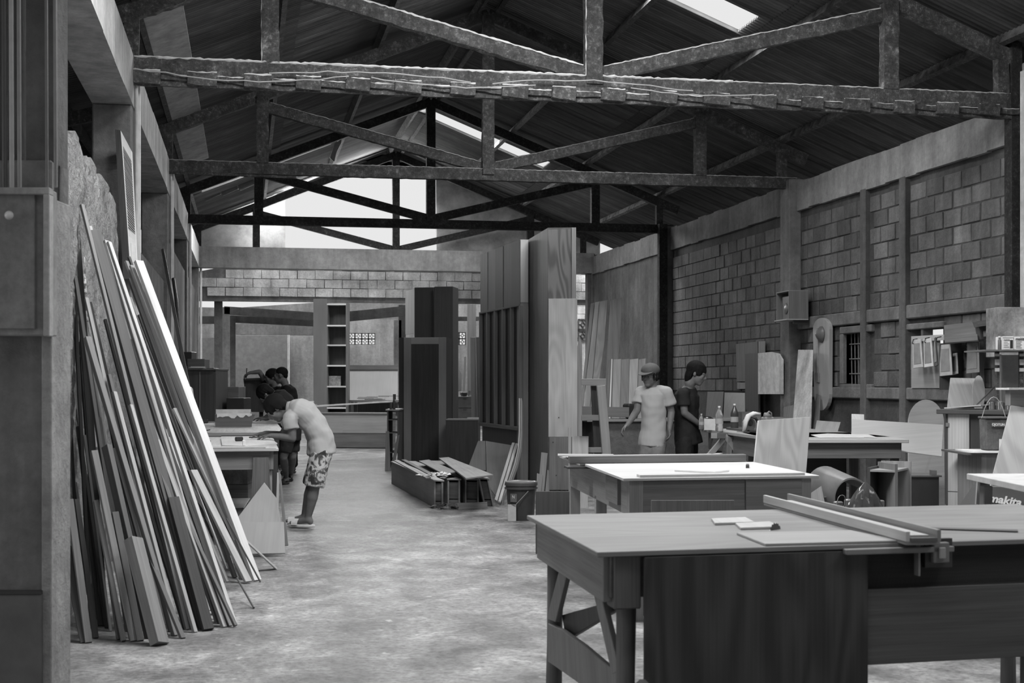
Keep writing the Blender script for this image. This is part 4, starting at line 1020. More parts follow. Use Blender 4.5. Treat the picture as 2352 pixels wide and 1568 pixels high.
for k in range(4): M().bar(P(2299 + 12 * k, 945, d1), P(2311 + 12 * k, 995, d1), .02, .01, (0, 1, 0)).build('lattice_bar', STEEL, RC)
leaner('smooth_board', 'smooth light panel standing inside the steel rack at the right edge', [(2302, 815), (2341, 815), (2341, 930), (2302, 925)], d1 + .4, d1 + .4, .012, flat(.34, .3))
C2 = conc(.33, .6, .4, 3)
a_ = P(2292, 765, d1 + .9); M().box(0, .4, 0, .3, a_.z - .2, P(2292, 705, d1 + .9).z, (0, 0, 1), frame((a_.x, a_.y, 0), -TH)).build('mottled_box', C2, None, label='mottled metal box standing behind the printed cartons at the right edge', cat='box', bev=.004)
# printed cartons
zS = P(2262, 806, d1 - .1).z + .0125
cx = P(2303, 800, d1); frk = frame((cx.x, cx.y, 0), -TH)
K1 = thing('cardboard_carton', 'white printed carton with a dark tool picture, on the steel rack shelf', 'carton', frk(0, 0, zS))
hC = .105
M().box(.0, .085, 0, .16, zS, zS + hC, (0, 0, 1), frk).build('carton_body', WHT, K1, bev=.001)
M().box(.058, .08, -.002, 0, zS + .012, zS + hC - .028, None, frk).build('tool_picture', BLK, K1)
M().box(-.0, .087, -.002, .0, zS + hC - .012, zS + hC - .008, None, frk).build('carton_seam', flat(.25), K1)
text_obj('printed_word', 'makita', frk(.03, -.003, zS + hC - .026), frk(1, 0, 0) - frk(0, 0, 0), (0, 0, 1), .018, flat(.12), K1, .0008, .2)
for i in range(4): M().box(.008, .05 - .01 * (i % 2), -.0015, 0, zS + .02 + i * .013, zS + .024 + i * .013, None, frk).build('print_line', flat(.35), K1)
K2 = thing('cardboard_carton', 'white printed carton at the right picture edge, beside the carton with a tool picture', 'carton', frk(.1, 0, zS))
M().box(.089, .24, -.01, .16, zS, zS + hC * .98, (1, 0, 0), frk).build('carton_body', WHT, K2, bev=.001)
text_obj('printed_word', 'makita', frk(.135, -.013, zS + hC - .02), frk(1, 0, 0) - frk(0, 0, 0), (0, 0, 1), .03, flat(.1), K2, .0008, .2, .0006)
for i in range(5): M().box(.10, .145 - .008 * (i % 2), -.0125, -.01, zS + .014 + i * .012, zS + .018 + i * .012, None, frk).build('print_line', flat(.3), K2)
q = P(2296, 801, d1 - .05); 
t = thing('spray_can', 'small dark canister at the left end of the rack shelf', 'canister', V((q.x, q.y, zS)))
M().lathe(V((q.x, q.y, zS)), [(.014, 0), (.014, .07), (.009, .08), (.009, .095)], 12).build('can_body', flat(.12, .3), t, smooth=2)
M().lathe(V((q.x, q.y, zS)), [(.010, .095), (.010, .105)], 10).build('can_cap', WHT, t)

# ---- bucket on low cupboard behind the saw
zc_ = FL(2230, 1040, .86).z
LC = thing('low_cupboard', 'low dark cupboard with paper sheets on top, holding the square pail', 'cupboard', FL(2290, 1270))
q = P(2220, 1040, 10.2); LCz = q.z; fl_ = frame((q.x, q.y, 0), -TH)
M().box(0, .8, 0, .6, LCz - .015, LCz, (1, 0, 0), fl_).build('top_board', W_DK2, LC)
M().box(.12, .8, .03, .58, 0, LCz - .015, (0, 0, 1), fl_).build('body', W_MID, LC)
for k in range(3):
    M().box(.03 + .02 * k, .5, -.02 + .01 * k, .35, LCz + .001 + .004 * k, LCz + .004 + .004 * k, None, frame((q.x, q.y, 0), -TH + .06 * k)).build('paper_sheet', flat(.72), None, label=['lowest white sheet under the square pail', 'middle white sheet under the square pail', 'uppermost white sheet under the square pail'][k], cat='paper', group='sheets under the pail')
zp = LCz + .014; q = P(2281, 1033, 10.35)
PB = thing('paint_pail', 'dark square paint pail with wire handle and a light label', 'paint pail', V((q.x, q.y, zp)))
hp = .235; fp = frame((q.x, q.y, 0), -TH)
M().hexa([fp(-.072, -.06, zp), fp(.08, -.06, zp), fp(.08, .08, zp), fp(-.072, .08, zp), fp(-.078, -.066, zp + hp), fp(.088, -.066, zp + hp), fp(.088, .086, zp + hp), fp(-.078, .086, zp + hp)]).build('pail_body', conc(.12, .5, .1, 6), PB, bev=.01)
M().box(-.084, .094, -.072, .092, zp + hp, zp + hp + .014, None, fp).build('pail_lid', flat(.12, .4), PB, bev=.004)
M().tube([fp(-.085, 0, zp + hp)] + [fp(-.085 + .18 * k / 8, 0, zp + hp + .16 * math.sin(math.pi * k / 8) ** .8) for k in range(1, 8)] + [fp(.095, 0, zp + hp)], .003, 6).build('pail_handle', flat(.4, .3), PB)
M().box(-.032, .06, -.072, -.066, zp + hp - .06, zp + hp - .03, None, fp).build('brand_plate', flat(.16), PB)
text_obj('printed_word', '\u00aeJOTUN', fp(.014, -.0735, zp + hp - .045), fp(1, 0, 0) - fp(0, 0, 0), (0, 0, 1), .024, flat(.8), PB, .001, 0, .0006)
M().box(.022, .075, -.072, -.064, zp + .005, zp + .085, None, fp).build('paper_label', flat(.75), PB)

# ---- table saw
S0 = P(2222, 1087, 7.4); zt = S0.z
TS = thing('table_saw', 'table saw with bright flat top and printed sloping body, at the right edge', 'table saw', V((S0.x, S0.y, 0)))
e0 = FL(2222, 1087, zt); e1 = FL(2352, 1114, zt); 
ys = yaw_of(e0, e1); ft = frame((e0.x, e0.y, 0), ys)
M().box(0, 1.3, .0, .9, zt - .012, zt, (1, 0, 0), ft).build('saw_top', flat(.75, .3), TS, bev=.003)
M().box(0, 1.3, -.004, .01, zt - .032, zt - .001, (1, 0, 0), ft).build('front_rail', flat(.5, .4), TS, bev=.002)
M().box(-.004, .01, .0, .9, zt - .032, zt - .001, (0, 1, 0), ft).build('side_rail', flat(.4, .4), TS, bev=.002)
for x, y, dx in ((.06, .08, -.06), (1.1, .08, .06), (.06, .8, -.06), (1.1, .8, .06)):
    M().bar(ft(x, y, zt - .06), ft(x + dx, y, 0), .05, .05, (0, 1, 0)).build('leg', flat(.18, .5), TS, bev=.004)
# sloping body with print
bq = [P(2271, 1116, 7.62), P(2420, 1120, 7.62), P(2420, 1215, 7.5), P(2208, 1215, 7.5)]
M().slab(bq, .2, (.1, 1, 0)).build('saw_body', flat(.045, .45), TS, bev=.004)
M().slab([P(2246, 1098, 7.5), P(2256, 1102, 7.5), P(2262, 1130, 7.5), P(2250, 1158, 7.5), P(2242, 1158, 7.5)], .02).build('side_bracket', flat(.35), TS)
M().slab([P(2252, 1104, 7.49), P(2282, 1108, 7.49), P(2268, 1131, 7.49), P(2254, 1128, 7.49)], .01).build('hinge_plate', BLK, TS)
nn_ = (bq[1] - bq[0]).cross(bq[3] - bq[0]).normalized()
if nn_.dot(bq[0] - CP) > 0: nn_ = -nn_
cpos = P(2306, 1150, 7.4); cpos = CP + (cpos - CP) * ((bq[0] - CP).dot(nn_) / (cpos - CP).dot(nn_)) + nn_ * .006
rt = P(2352, 1161, 7.56) - P(2252, 1144, 7.56)
rt = (rt - nn_ * rt.dot(nn_)).normalized(); upv = nn_.cross(rt); upv = upv if upv.z > 0 else -upv
text_obj('printed_word', 'makita', cpos, rt, upv, .066, WHT, TS, .0015, .3, .002)
for x, y in ((2260, 1120), (2277, 1117)):
    q = P(x, y - 3, 7.48)
    M().lathe(q, [(.006, -.006), (.006, .006)], 10, Matrix.Rotation(math.pi / 2, 3, 'X')).build('bolt', WHT, TS)
# big plank leaning by the saw with block on top
leaner('plywood_sheet', 'tall striped plywood plank leaning behind the table saw at the right edge', [(2322, 930), (2356, 935), (2356, 1100), (2280, 1090)], 9.0, 8.7, .014, W_LTG)
q = P(2320, 932, 9.02)
M().box(0, .2, 0, .09, q.z - .0, P(2320, 896, 9.02).z, (1, 0, 0), frame((q.x, q.y, 0), -TH)).build('wood_block', W_MID, None, label='square wooden block on top of the leaning plank by the table saw', cat='wood piece', bev=.003)
q = P(2318, 895, 8.95)
M().box(0, .3, 0, .25, q.z, q.z + .012, (1, 0, 0), frame((q.x, q.y, 0), -TH)).build('white_tray', WHT, None, label='thin white board on top of the block at the right edge', cat='board')

# ---- under the far bench
def arc_sheet():
    m = M(); n = 18; vs = []; fs_ = []
    for k in range(n + 1):
        t_ = -0.5 + 3.3 * k / n
        for s_ in (0, 1):
            c_ = P(1895 + 62 * s_, 1120 + 24 * s_, 9.9 - .1 * s_)
            r_ = .155 - .01 * s_
            for rr_ in (r_, r_ - .012): vs.append(c_ + V((-math.cos(t_) * rr_ * .95, .0, math.sin(t_) * rr_)))
    for k in range(n):
        a_ = k * 4; b_ = a_ + 4
        fs_ += [(a_, b_, b_ + 2, a_ + 2), (a_ + 1, a_ + 3, b_ + 3, b_ + 1), (a_, a_ + 1, b_ + 1, b_), (a_ + 2, b_ + 2, b_ + 3, a_ + 3)]
    return m.add(vs, fs_)
arc_sheet().build('curved_sheet', flat(.2, .3), None, smooth=2, label='rolled grey plastic sheet curling under the far bench', cat='plastic sheet')
leaner('plywood_offcut', 'dark offcut leaning on the rolled grey sheet under the far bench', [(1887, 1115), (1898, 1170), (1828, 1170), (1850, 1140)], 9.3, 9.2, .012, W_RAIL)
DC = thing('small_cabinet', 'small open shelf cabinet standing at the right end of the far bench', 'cabinet', FL(2050, 1290))
p0 = P(2016, 1060, 10.3); p1 = P(2056, 1063, 10.0); yq = yaw_of(p0, p1); fk = frame((p0.x, p0.y, 0), yq); Lk = (p1 - p0).length
M().box(0, Lk, 0, .02, 0, p0.z, (0, 0, 1), fk).build('side_panel', W_RAIL, DC)
p2 = P(2087, 1058, 10.35); yq2 = yaw_of(p1, p2); fk2 = frame((p1.x, p1.y, 0), yq2); L2 = (p2 - p1).length
M().box(L2 - .02, L2, -.02, .2, 0, p0.z, (0, 0, 1), fk2).build('side_panel', W_MID, DC)
M().box(0, L2, .18, .2, 0, p0.z - .03, (0, 0, 1), fk2).build('back_panel', W_VD, DC)
for z in (.03, .33, p0.z - .06): M().box(.0, L2 - .02, 0, .18, z, z + .014, (1, 0, 0), fk2).build('shelf', W_MID, DC)
q = P(2092, 1095, 10.9); BB = thing('black_bin', 'black open crate standing behind the small shelf cabinet', 'crate', V((q.x, q.y, 0))); fq = frame((q.x, q.y, 0), -TH)
zt_ = q.z
M().box(0, .22, 0, .02, 0, zt_, None, fq).build('crate_side', BLK, BB); M().box(0, .22, .28, .3, 0, zt_, None, fq).build('crate_side', BLK, BB)
M().box(0, .02, .02, .28, 0, zt_, None, fq).build('crate_side', BLK, BB); M().box(.2, .22, .02, .28, 0, zt_, None, fq).build('crate_side', BLK, BB)
M().box(.02, .2, .02, .28, 0, .03, None, fq).build('crate_bottom', BLK, BB)
M().box(.0, .24, -.01, .32, zt_, zt_ + .012, None, fq).build('crate_rim', flat(.1, .3), BB)
M().box(.17, .21, .02, .08, zt_ + .013, zt_ + .05, None, fq).build('wood_cube', W_DK2, None, label='small dark block on the black crate', cat='wood piece')
# shiny plastic bag: folded cone
m = M(); n = 26; c_ = P(1988, 1180, 9.2); vs = []
for j in range(7):
    f_ = j / 6
    for k in range(n):
        t_ = 2 * math.pi * k / n; r_ = (.13 * (1 - f_) ** .7 + .008) * (1 + .22 * math.sin(t_ * 7 + j * .5) * (1 - f_ * .3))
        vs.append(c_ + V((r_ * math.cos(t_), r_ * math.sin(t_) * .8, -.03 + .24 * f_)))
fs_ = [(j * n + k, j * n + (k + 1) % n, (j + 1) * n + (k + 1) % n, (j + 1) * n + k) for j in range(6) for k in range(n)] + [tuple(range(n - 1, -1, -1)), tuple(range(6 * n, 7 * n))]
m.add(vs, fs_)
zb = c_.z - .03
o = m.build('plastic_bag', flat(.06, .12), None, label='shiny dark plastic bag gathered to a point, beside the rolled grey sheet', cat='bag', smooth=2)
for q in (V((-.1, 0, 0)),): pass
q = P(1988, 1190, 9.2)
M().box(-.25, .25, -.2, .25, 0, zb, None, frame((q.x, q.y, 0), -TH)).build('low_crate', W_VD, None, label='low dark crate carrying the plastic bag', cat='crate')
for k, (x, y, r_) in enumerate(((1925, 1165, .03), (1952, 1160, .035), (2020, 1162, .03))):
    q = P(x, y, 9.4); q.z = 0
    M().lathe(q, [(r_, 0), (r_ * 1.1, P(x, y - 12, 9.4).z), (r_ * .8, P(x, y - 14, 9.4).z)], 16).build('paint_tin', flat(.14, .3), None, smooth=2, label=['dark round tin left of the plastic bag', 'dark round tin touching the plastic bag on its left', 'dark round tin right of the plastic bag'][k], cat='tin', group='tins under the far bench')
q = P(1932, 1170, 9.3)
pts = [q + V((.03 * math.cos(t_ * .5) * (1 + .1 * math.sin(t_)), .02 * math.sin(t_ * .5), .05 + .045 * math.sin(t_ * .5 + .5))) for t_ in range(14)]
M().tube(pts, .004, 6).build('cable_loop', flat(.03, .4), None, label='loop of black cable standing up in front of the rolled sheet', cat='cable')
# scrap under bench
random.seed(21)
m = M()
for k in range(60):
    q = P(R(1845, 1890), R(1138, 1165), R(9.8, 10.3)); a_ = R(0, 6.28); e = V((math.cos(a_), math.sin(a_), R(-.3, .3))) * R(.02, .08)
    m.bar(q, q + e, .02, .004)
m.build('wood_scraps', W_MID, None, kind='stuff', label='heap of wood scraps under the far bench', cat='scraps')
q = P(1868, 1172, 10); M().box(-.16, .1, -.2, .2, 0, P(1868, 1164, 10).z, None, frame((q.x, q.y, 0), -TH)).build('scrap_box', W_DK2, None, label='dark box filled with wood scraps under the far bench', cat='box')
# ================================================================ centre: tall cabinets, drawer boxes, panels
# tall framed unit on the left of the pair
dA, dB = 20.3, 18.15
def fp_(px, d, z=0): r = ray(px, HOR); return V((CP.x + r.x * d, CP.y + r.y * d, z))
U = thing('tall_panel_unit', 'very tall unfinished cabinet unit whose dark side shows upright ribs, in the hall centre', 'cabinet', fp_(1205, 18.2))
a, b, c = fp_(1103, dA), fp_(1195, dB), fp_(1213, dB + .02)
zt = P(1195, 550, dB).z; yU = yaw_of(a, b); fu = frame(a, yU); LU = (b - a).length
nside = -1
def ub(x0, x1, y0, y1, z0, z1, mat, nm, par=U, ax=(0, 0, 1), label=None): return M().box(x0, x1, y0, y1, z0, z1, ax, fu).build(nm, mat, par, bev=.002, label=label)
D_ = -.0
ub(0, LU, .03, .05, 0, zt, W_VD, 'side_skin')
zm = P(1195, 698, dB).z
nb = 5
for k in range(nb):
    x = .03 + (LU - .03) * k / nb
    x1 = .03 + (LU - .03) * (k + 1) / nb
    ub(x, x1 - .004, -.005 + .004 * (k % 2), .03, zm, zt, (wood(.15), wood(.17, .3), wood(.085, .3), wood(.12), wood(.1, .3))[k], 'board')
ub(0, LU, -.02, .03, zm - .025, zm, W_RAIL, 'rib', ax=(1, 0, 0))
for k in range(6):
    x = .0 + LU * k / 5 * .995
    ub(x, x + .03, -.02, .03, .75, zm - .025, W_MID, 'rib')
ub(0, LU, -.02, .03, .70, .75, W_RAIL, 'rib', ax=(1, 0, 0))
M().slab([V((b.x, b.y, 0)), V((c.x, c.y, 0)), V((c.x, c.y, zm + .02)), V((b.x, b.y, zm + .02))], 1.0, (sn * .2, 1, 0), (0, 0, 1)).build('front_edge', wood(.3, .2), U, bev=.002)
M().slab([V((b.x, b.y - .01, zm + .02)), V((c.x, c.y - .01, zm + .02)), V((c.x, c.y - .01, zt)), V((b.x, b.y - .01, zt))], 1.0, (sn * .2, 1, 0), (0, 0, 1)).build('front_edge', W_LT, U, bev=.002)
# right unit
U2 = thing('tall_cabinet', 'tallest cabinet, its front patched with a pale plywood sheet, right of the ribbed unit', 'cabinet', fp_(1290, 17))
dF = 16.9; p0 = fp_(1258, dF); p1 = fp_(1323, dF - .03); pl = fp_(1213, 18.3)
z2 = P(1258, 523, dF).z; za = P(1290, 686, dF).z; zb_ = P(1290, 1003, dF).z
yw2 = yaw_of(p0, p1); f2 = frame(p0, yw2); L2 = (p1 - p0).length
M().box(0, L2, .0, .02, 0, z2, (0, 0, 1), f2).build('front_board', wood(.16, .3, .6, .8, .4), U2, bev=.002)
M().box(L2 - .05, L2 + .001, -.012, 0, za, z2, (0, 0, 1), f2).build('front_edge', W_MID, U2)
M().box(.01, L2 + .015, -.014, -.002, zb_, za, (0, 0, 1), f2).build('pale_sheet', wood(.46, .16, .5, .7, .15), U2, bev=.001, label='pale plywood sheet')
M().box(.02, L2 + .11, -.03, -.015, .03, zb_ - .004, (0, 0, 1), f2).build('lower_sheet', wood(.19, .25), U2, bev=.001)
for q in ((.1, .2), (.13, .9), (.2, .3), (.06, .6)): M().box(q[0], q[0] + .012, -.032, -.03, q[1], q[1] + .012, None, f2).build('nail_hole', BLK, U2)
M().slab([p0, pl, V((pl.x, pl.y, z2)), V((p0.x, p0.y, z2))], .02, (1, 0, 0), (0, 0, 1)).build('side_board', wood(.14, .25), U2, bev=.002)
M().slab([V((p0.x, p0.y, z2 - .02)), V((p1.x, p1.y, z2 - .02)), V((p1.x + .2, p1.y + 1.4, z2 - .02)), V((pl.x + .02, pl.y, z2 - .02))], .019, (0, 0, 1)).build('top_board', W_MID, U2)
M().slab([p1, V((p1.x + .2, p1.y + 1.4, 0)), V((p1.x + .2, p1.y + 1.4, z2)), V((p1.x, p1.y, z2))], .02, (-1, 0, 0), (0, 0, 1)).build('side_board', W_DK2, U2)
leaner('narrow_plank', 'narrow plank with a pointed tip leaning at the right side of the tallest cabinet', [(1325, 800), (1331, 770), (1337, 790), (1337, 1010), (1325, 1008)], 17.4, 16.9, .02, W_RAIL)
leaner('narrow_plank', 'thin vertical stick standing in front of the tallest cabinet base', [(1305, 981), (1312, 981), (1313, 1145), (1306, 1145)], 15.6, 15.2, .02, W_MID)
leaner('plywood_offcut', 'grey square offcut right of the thin vertical stick', [(1314, 1001), (1352, 1001), (1350, 1200), (1314, 1180)], 15.6, 14.6, .012, W_GR)
leaner('plywood_offcut', 'small brown offcut leaning left of the tallest cabinet base, taller one', [(1243, 1038), (1258, 1040), (1248, 1148), (1233, 1156)], 15.7, 15.3, .012, W_RAIL)
leaner('plywood_offcut', 'small dark offcut leaning left of the tallest cabinet base, shorter one', [(1233, 1086), (1247, 1090), (1240, 1156), (1231, 1158)], 15.5, 15.2, .012, W_DK2)
leaner('narrow_plank', 'thin dark strip leaning against the tallest cabinet base', [(1257, 1078), (1261, 1080), (1262, 1145), (1250, 1148)], 15.6, 15.2, .012, W_VD)

# shelf/door unit left of the ribbed one
dD = 23.3
G1 = thing('framed_cabinet', 'tall cabinet with a pale frame around a dark door panel, behind the drawer boxes', 'cabinet', FL(970, 1060))
a = fp_(928, dD); b = fp_(1025, dD - .1); yG = yaw_of(a, b); fg = frame(a, yG); LG = (b - a).length; zg = P(928, 775, dD).z
fr_t = .125
M().box(0, fr_t, -.02, 0, 0, zg, (0, 0, 1), fg).build('frame_stile', wood(.36, .1), G1, bev=.002)
M().box(LG - fr_t, LG, -.02, 0, 0, zg, (0, 0, 1), fg).build('frame_stile', wood(.36, .1), G1, bev=.002)
M().box(fr_t, LG - fr_t, -.02, 0, zg - .11, zg, (1, 0, 0), fg).build('frame_rail', wood(.36, .1), G1, bev=.002)
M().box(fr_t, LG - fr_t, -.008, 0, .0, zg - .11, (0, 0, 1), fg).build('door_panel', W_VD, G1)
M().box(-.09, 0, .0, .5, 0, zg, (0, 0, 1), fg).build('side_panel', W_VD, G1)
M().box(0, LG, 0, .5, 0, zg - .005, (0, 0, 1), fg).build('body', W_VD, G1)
dE = 24.4
G2 = thing('upper_cabinet_unit', 'tall dark cabinet with a pale left face behind the framed cabinet', 'cabinet', FL(965, 1052))
a = fp_(952, dE); b = fp_(995, dE - .05); c = fp_(931, dE + .7); zg2 = P(952, 660, dE).z; fg2 = frame(a, yaw_of(a, b)); L_ = (b - a).length
M().box(0, L_, 0, .5, 0, zg2, (0, 0, 1), fg2).build('body', wood(.09, .15), G2, bev=.002)
M().slab([V((a.x, a.y, P(952, 765, dE).z)), V((c.x, c.y, P(952, 765, dE).z)), V((c.x, c.y, zg2 - .02)), V((a.x, a.y, zg2 - .02))], .02, (1, 0, 0), (0, 0, 1)).build('side_board', W_MID, G2)
G3 = thing('upper_cabinet_unit', 'tall dark narrow cabinet standing right beside the one with the pale left face', 'cabinet', FL(1018, 1045))
a = fp_(998, dE - .25); b = fp_(1040, dE - .3); fg3 = frame(a, yaw_of(a, b)); L_ = (b - a).length; zg3 = P(998, 658, dE - .25).z
M().box(0, L_, 0, .5, 0, zg3, (0, 0, 1), fg3).build('body', wood(.12, .15), G3, bev=.002)
M().box(-.02, 0, .01, .5, 0, zg3 - .01, (0, 0, 1), fg3).build('side_board', W_VD, G3)
LBX = thing('low_cabinet', 'low dark square cabinet between the framed cabinet and the ribbed unit', 'cabinet', FL(1060, 1065))
a = fp_(1024, 22.4); b = fp_(1098, 22.38); fx = frame(a, yaw_of(a, b)); L_ = (b - a).length; zx = P(1060, 966, 22.3).z
M().box(0, L_, 0, .6, 0, zx, (0, 0, 1), fx).build('body', W_VD, LBX)
M().box(-.01, L_ + .01, -.01, .62, zx, zx + .02, (1, 0, 0), fx).build('top_board', W_RAIL, LBX, bev=.002)

# slim bench left of the framed cabinet
SB = thing('slim_shelf', 'slim open shelf unit at the left side of the framed cabinet', 'shelf', FL(905, 1075))
a = fp_(889, 21.3); b = fp_(917, 21.3); fx = frame(a, yaw_of(a, b)); L_ = (b - a).length; zx = P(900, 940, 21.2).z
M().box(-.02, L_, -.02, .8, zx - .02, zx, (0, 1, 0), fx).build('top_board', W_LT, SB)
for x in (0, L_ - .03): M().box(x, x + .02, 0, .78, 0, zx - .02, (0, 0, 1), fx).build('side_panel', W_DK2, SB)
for z in (.25, .55, .75): M().box(.02, L_ - .02, 0, .78, z, z + .015, (0, 1, 0), fx).build('shelf', W_RAIL, SB)
leaner('plywood_offcut', 'pale narrow offcut leaning in front of the slim shelf, leftmost', [(886, 990), (894, 990), (897, 1080), (884, 1082)], 21.1, 20.9, .012, W_MID)
leaner('plywood_offcut', 'narrow grey offcut leaning in front of the slim shelf, tilted right', [(912, 1000), (918, 998), (906, 1080), (896, 1081)], 21.2, 20.95, .012, W_GR)
for k, (x, h_) in enumerate(((898, 16), (905, 22))):
    q = P(x, 939, 21.3); q.z = zx + .0005
    M().lathe(q, [(.022, 0), (.022, h_ * 21.3 / FPX * .8), (.012, h_ * 21.3 / FPX)], 10).build('glue_bottle', flat(.08, .4), None, smooth=2, label=['short dark bottle on the slim shelf top', 'taller dark bottle on the slim shelf top'][k], cat='bottle')

# things seen in the gap between the cabinets
leaner('tall_plank', 'tall pale plank standing in the gap, left of the ribbed unit', [(1080, 774), (1092, 774), (1098, 1048), (1084, 1048)], 25, 24.6, .02, W_LT)
leaner('tall_plank', 'tall grey plank standing in the gap, touching the ribbed unit', [(1093, 774), (1102, 774), (1102, 1050), (1098, 1050)], 24.9, 24.4, .02, W_MID)
leaner('tall_plank', 'dark wide plank upright at the back of the gap', [(1073, 698), (1093, 698), (1093, 1034), (1074, 1034)], 27.1, 27.1, .03, W_GR)
DR = thing('drawer_chest', 'small grey two-drawer chest seen through the gap between the cabinets', 'drawers', FL(1068, 1030))
a = fp_(1050, 25.8); b = fp_(1085, 25.8); fx = frame(a, yaw_of(a, b)); L_ = (b - a).length; zx = P(1068, 912, 25.8).z
M().box(0, L_, .01, .4, 0, zx, None, fx).build('body', W_GR, DR)
for k in range(3):
    dr_ = M().box(.01, L_ - .01, -.01, .01, zx - .2 * (k + 1) + .005, zx - .2 * k - .005, (1, 0, 0), fx).build('drawer', flat(.26, .4), DR, bev=.006)
    M().box(L_ * .38, L_ * .62, -.022, -.011, zx - .2 * k - .04, zx - .2 * k - .025, (1, 0, 0), fx).build('drawer_handle', flat(.12, .4), dr_)
M().box(-.02, L_ + .03, -.03, .42, zx, zx + .02, (1, 0, 0), fx).build('top_board', W_LT, DR)
q = fx(.12, .1, zx + .02)
M().box(-.06, .06, -.05, .05, 0, .08, None, frame(q, .3)).build('hand_tool', BLK, None, label='black hand tool on the grey drawer chest in the gap', cat='tool', bev=.02)
q = fx(.24, .1, zx + .02)
M().lathe(q, [(.04, 0), (.04, .1)], 12).build('tin_can', STL, None, label='tin beside the black tool on the grey drawer chest', cat='tin', smooth=2)
leaner('narrow_plank', 'bright thin lath leaning in the gap above the drawer chest', [(1066, 818), (1071, 818), (1068, 898), (1062, 898)], 25.8, 25.7, .02, W_LT)
leaner('narrow_plank', 'dark wedge-shaped offcut leaning in the gap beside the bright lath', [(1048, 835), (1061, 860), (1060, 896), (1042, 900)], 25.9, 25.7, .02, W_GR)
leaner('white_table_edge', 'bright white board edge low in the gap beside the ribbed unit', [(1073, 958), (1100, 958), (1101, 1010), (1098, 1010), (1097, 966), (1073, 963)], 23.2, 23, .02, WHT)

# ---- the four long drawer boxes on the floor
def longbox(px0, px1, py0, py1, dfr, bpx0, bpx1, dbk, label, mat=wood(.3, .15), lean=0):
    z1 = P(px0, py0, dfr).z; zb0 = max(0.0, P(px0, py1, dfr).z)
    f0, f1 = fp_(px0, dfr), fp_(px1, dfr - .03); b0, b1 = fp_(bpx0, dbk), fp_(bpx1, dbk)
    b1 = b0 + (f1 - f0)
    t = thing('drawer_box', label, 'drawer box', f0, 'long drawer boxes laid on the floor')
    off = V((lean, 0, 0)); th_ = .018
    def quad(u0, u1, z0, z1_, s0, s1, mt, nm):
        g = lambda u, s_, z: (f0 + (f1 - f0) * u) * (1 - s_) + (b0 + (b1 - b0) * u) * s_ + V((0, 0, z)) + off * (z / z1)
        M().hexa([g(u0, s0, z0), g(u1, s0, z0), g(u1, s1, z0), g(u0, s1, z0), g(u0, s0, z1_), g(u1, s0, z1_), g(u1, s1, z1_), g(u0, s1, z1_)], b0 - f0).build(nm, mt, t, bev=.0015)
    u = th_ / (f1 - f0).length
    quad(0, u, 0, z1, 0, 1, mat, 'side_board'); quad(1 - u, 1, 0, z1, 0, 1, mat, 'side_board')
    quad(u, 1 - u, .0, z1 * .22, .01, 1, W_RAIL, 'bottom_board')
    quad(u, 1 - u, z1 * .25, z1 * .92, .006, .02, W_DK2, 'end_panel')
    quad(-u * .5, 1 + u * .5, z1, z1 + .015, -.005, 1.0, wood(.34, .2), 'top_board')
longbox(997, 1018, 1105, 1168, 14.8, 899, 925, 18.3, 'leftmost of the long drawer boxes on the floor, its end open at the bottom')
longbox(1028, 1057, 1102, 1152, 15.1, 930, 955, 18.5, 'second long drawer box from the left on the floor')
longbox(1068, 1100, 1102, 1153, 15.1, 990, 1015, 18.6, 'third long drawer box from the left on the floor')
longbox(1112, 1135, 1100, 1150, 15.0, 1040, 1060, 18.4, 'rightmost long drawer box on the floor, tilted against its neighbour', lean=-.06)
def flatpiece(name, label, pix, z, t, mat, cat='board'):
    pts = [FL(x, y, z) for x, y in pix]; m = M(); box_on(m, pts, z, z + t); return m.build(name, mat, None, label=label, cat=cat, bev=.001)
zb2 = .34
flatpiece('long_strip', 'first long thin strip on top of the drawer boxes, leftmost', [(905, 1059), (915, 1058), (990, 1098), (978, 1099)], zb2, .012, W_MID, 'strip')
flatpiece('long_strip', 'second long thin strip on top of the drawer boxes, next to the leftmost one', [(922, 1057), (932, 1057), (1003, 1094), (992, 1095)], zb2, .012, W_RAIL, 'strip')
flatpiece('plywood_offcut', 'wide board laid across the middle of the drawer boxes', [(962, 1060), (985, 1057), (1050, 1085), (1018, 1090)], zb2 + .0, .012, W_GR)
flatpiece('ridged_board', 'ridged panel laid over the two right drawer boxes', [(1008, 1054), (1030, 1052), (1133, 1093), (1070, 1101)], zb2 + .013, .016, W_MID)
random.seed(5)
q = FL(1000, 1094, zb2 + .02); m = M()
for k in range(26):
    p_ = q + V((R(-.13, .13), R(-.15, .15), R(0, .03))); a_ = R(0, 6.28); m.slab([p_, p_ + V((math.cos(a_), math.sin(a_), R(-.2, .3))) * .06, p_ + V((math.cos(a_ + 1), math.sin(a_ + 1), R(-.2, .4))) * .07], .003)
m.build('wood_shavings', WHT, None, kind='stuff', label='pale torn shavings on the drawer boxes', cat='shavings')
m = M(); q = FL(1020, 1168)
for k in range(30):
    p_ = q + V((R(-.14, .14), R(-.1, .1), R(0, .05))); a_ = R(0, 6.28); m.slab([p_, p_ + V((math.cos(a_), math.sin(a_), R(-.2, .3))) * .07, p_ + V((math.cos(a_ + 1), math.sin(a_ + 1), R(0, .5))) * .06], .003)
m.build('dark_scraps', W_DK2, None, kind='stuff', label='small dark scraps on the floor in front of the drawer boxes', cat='scraps')
leaner('wood_block', 'short flat plank lying on edge on the floor in front of the drawer boxes', [(1050, 1155), (1119, 1153), (1120, 1167), (1051, 1170)], 14.6, 14.6, .03, W_RAIL, ax=(1, 0, 0))
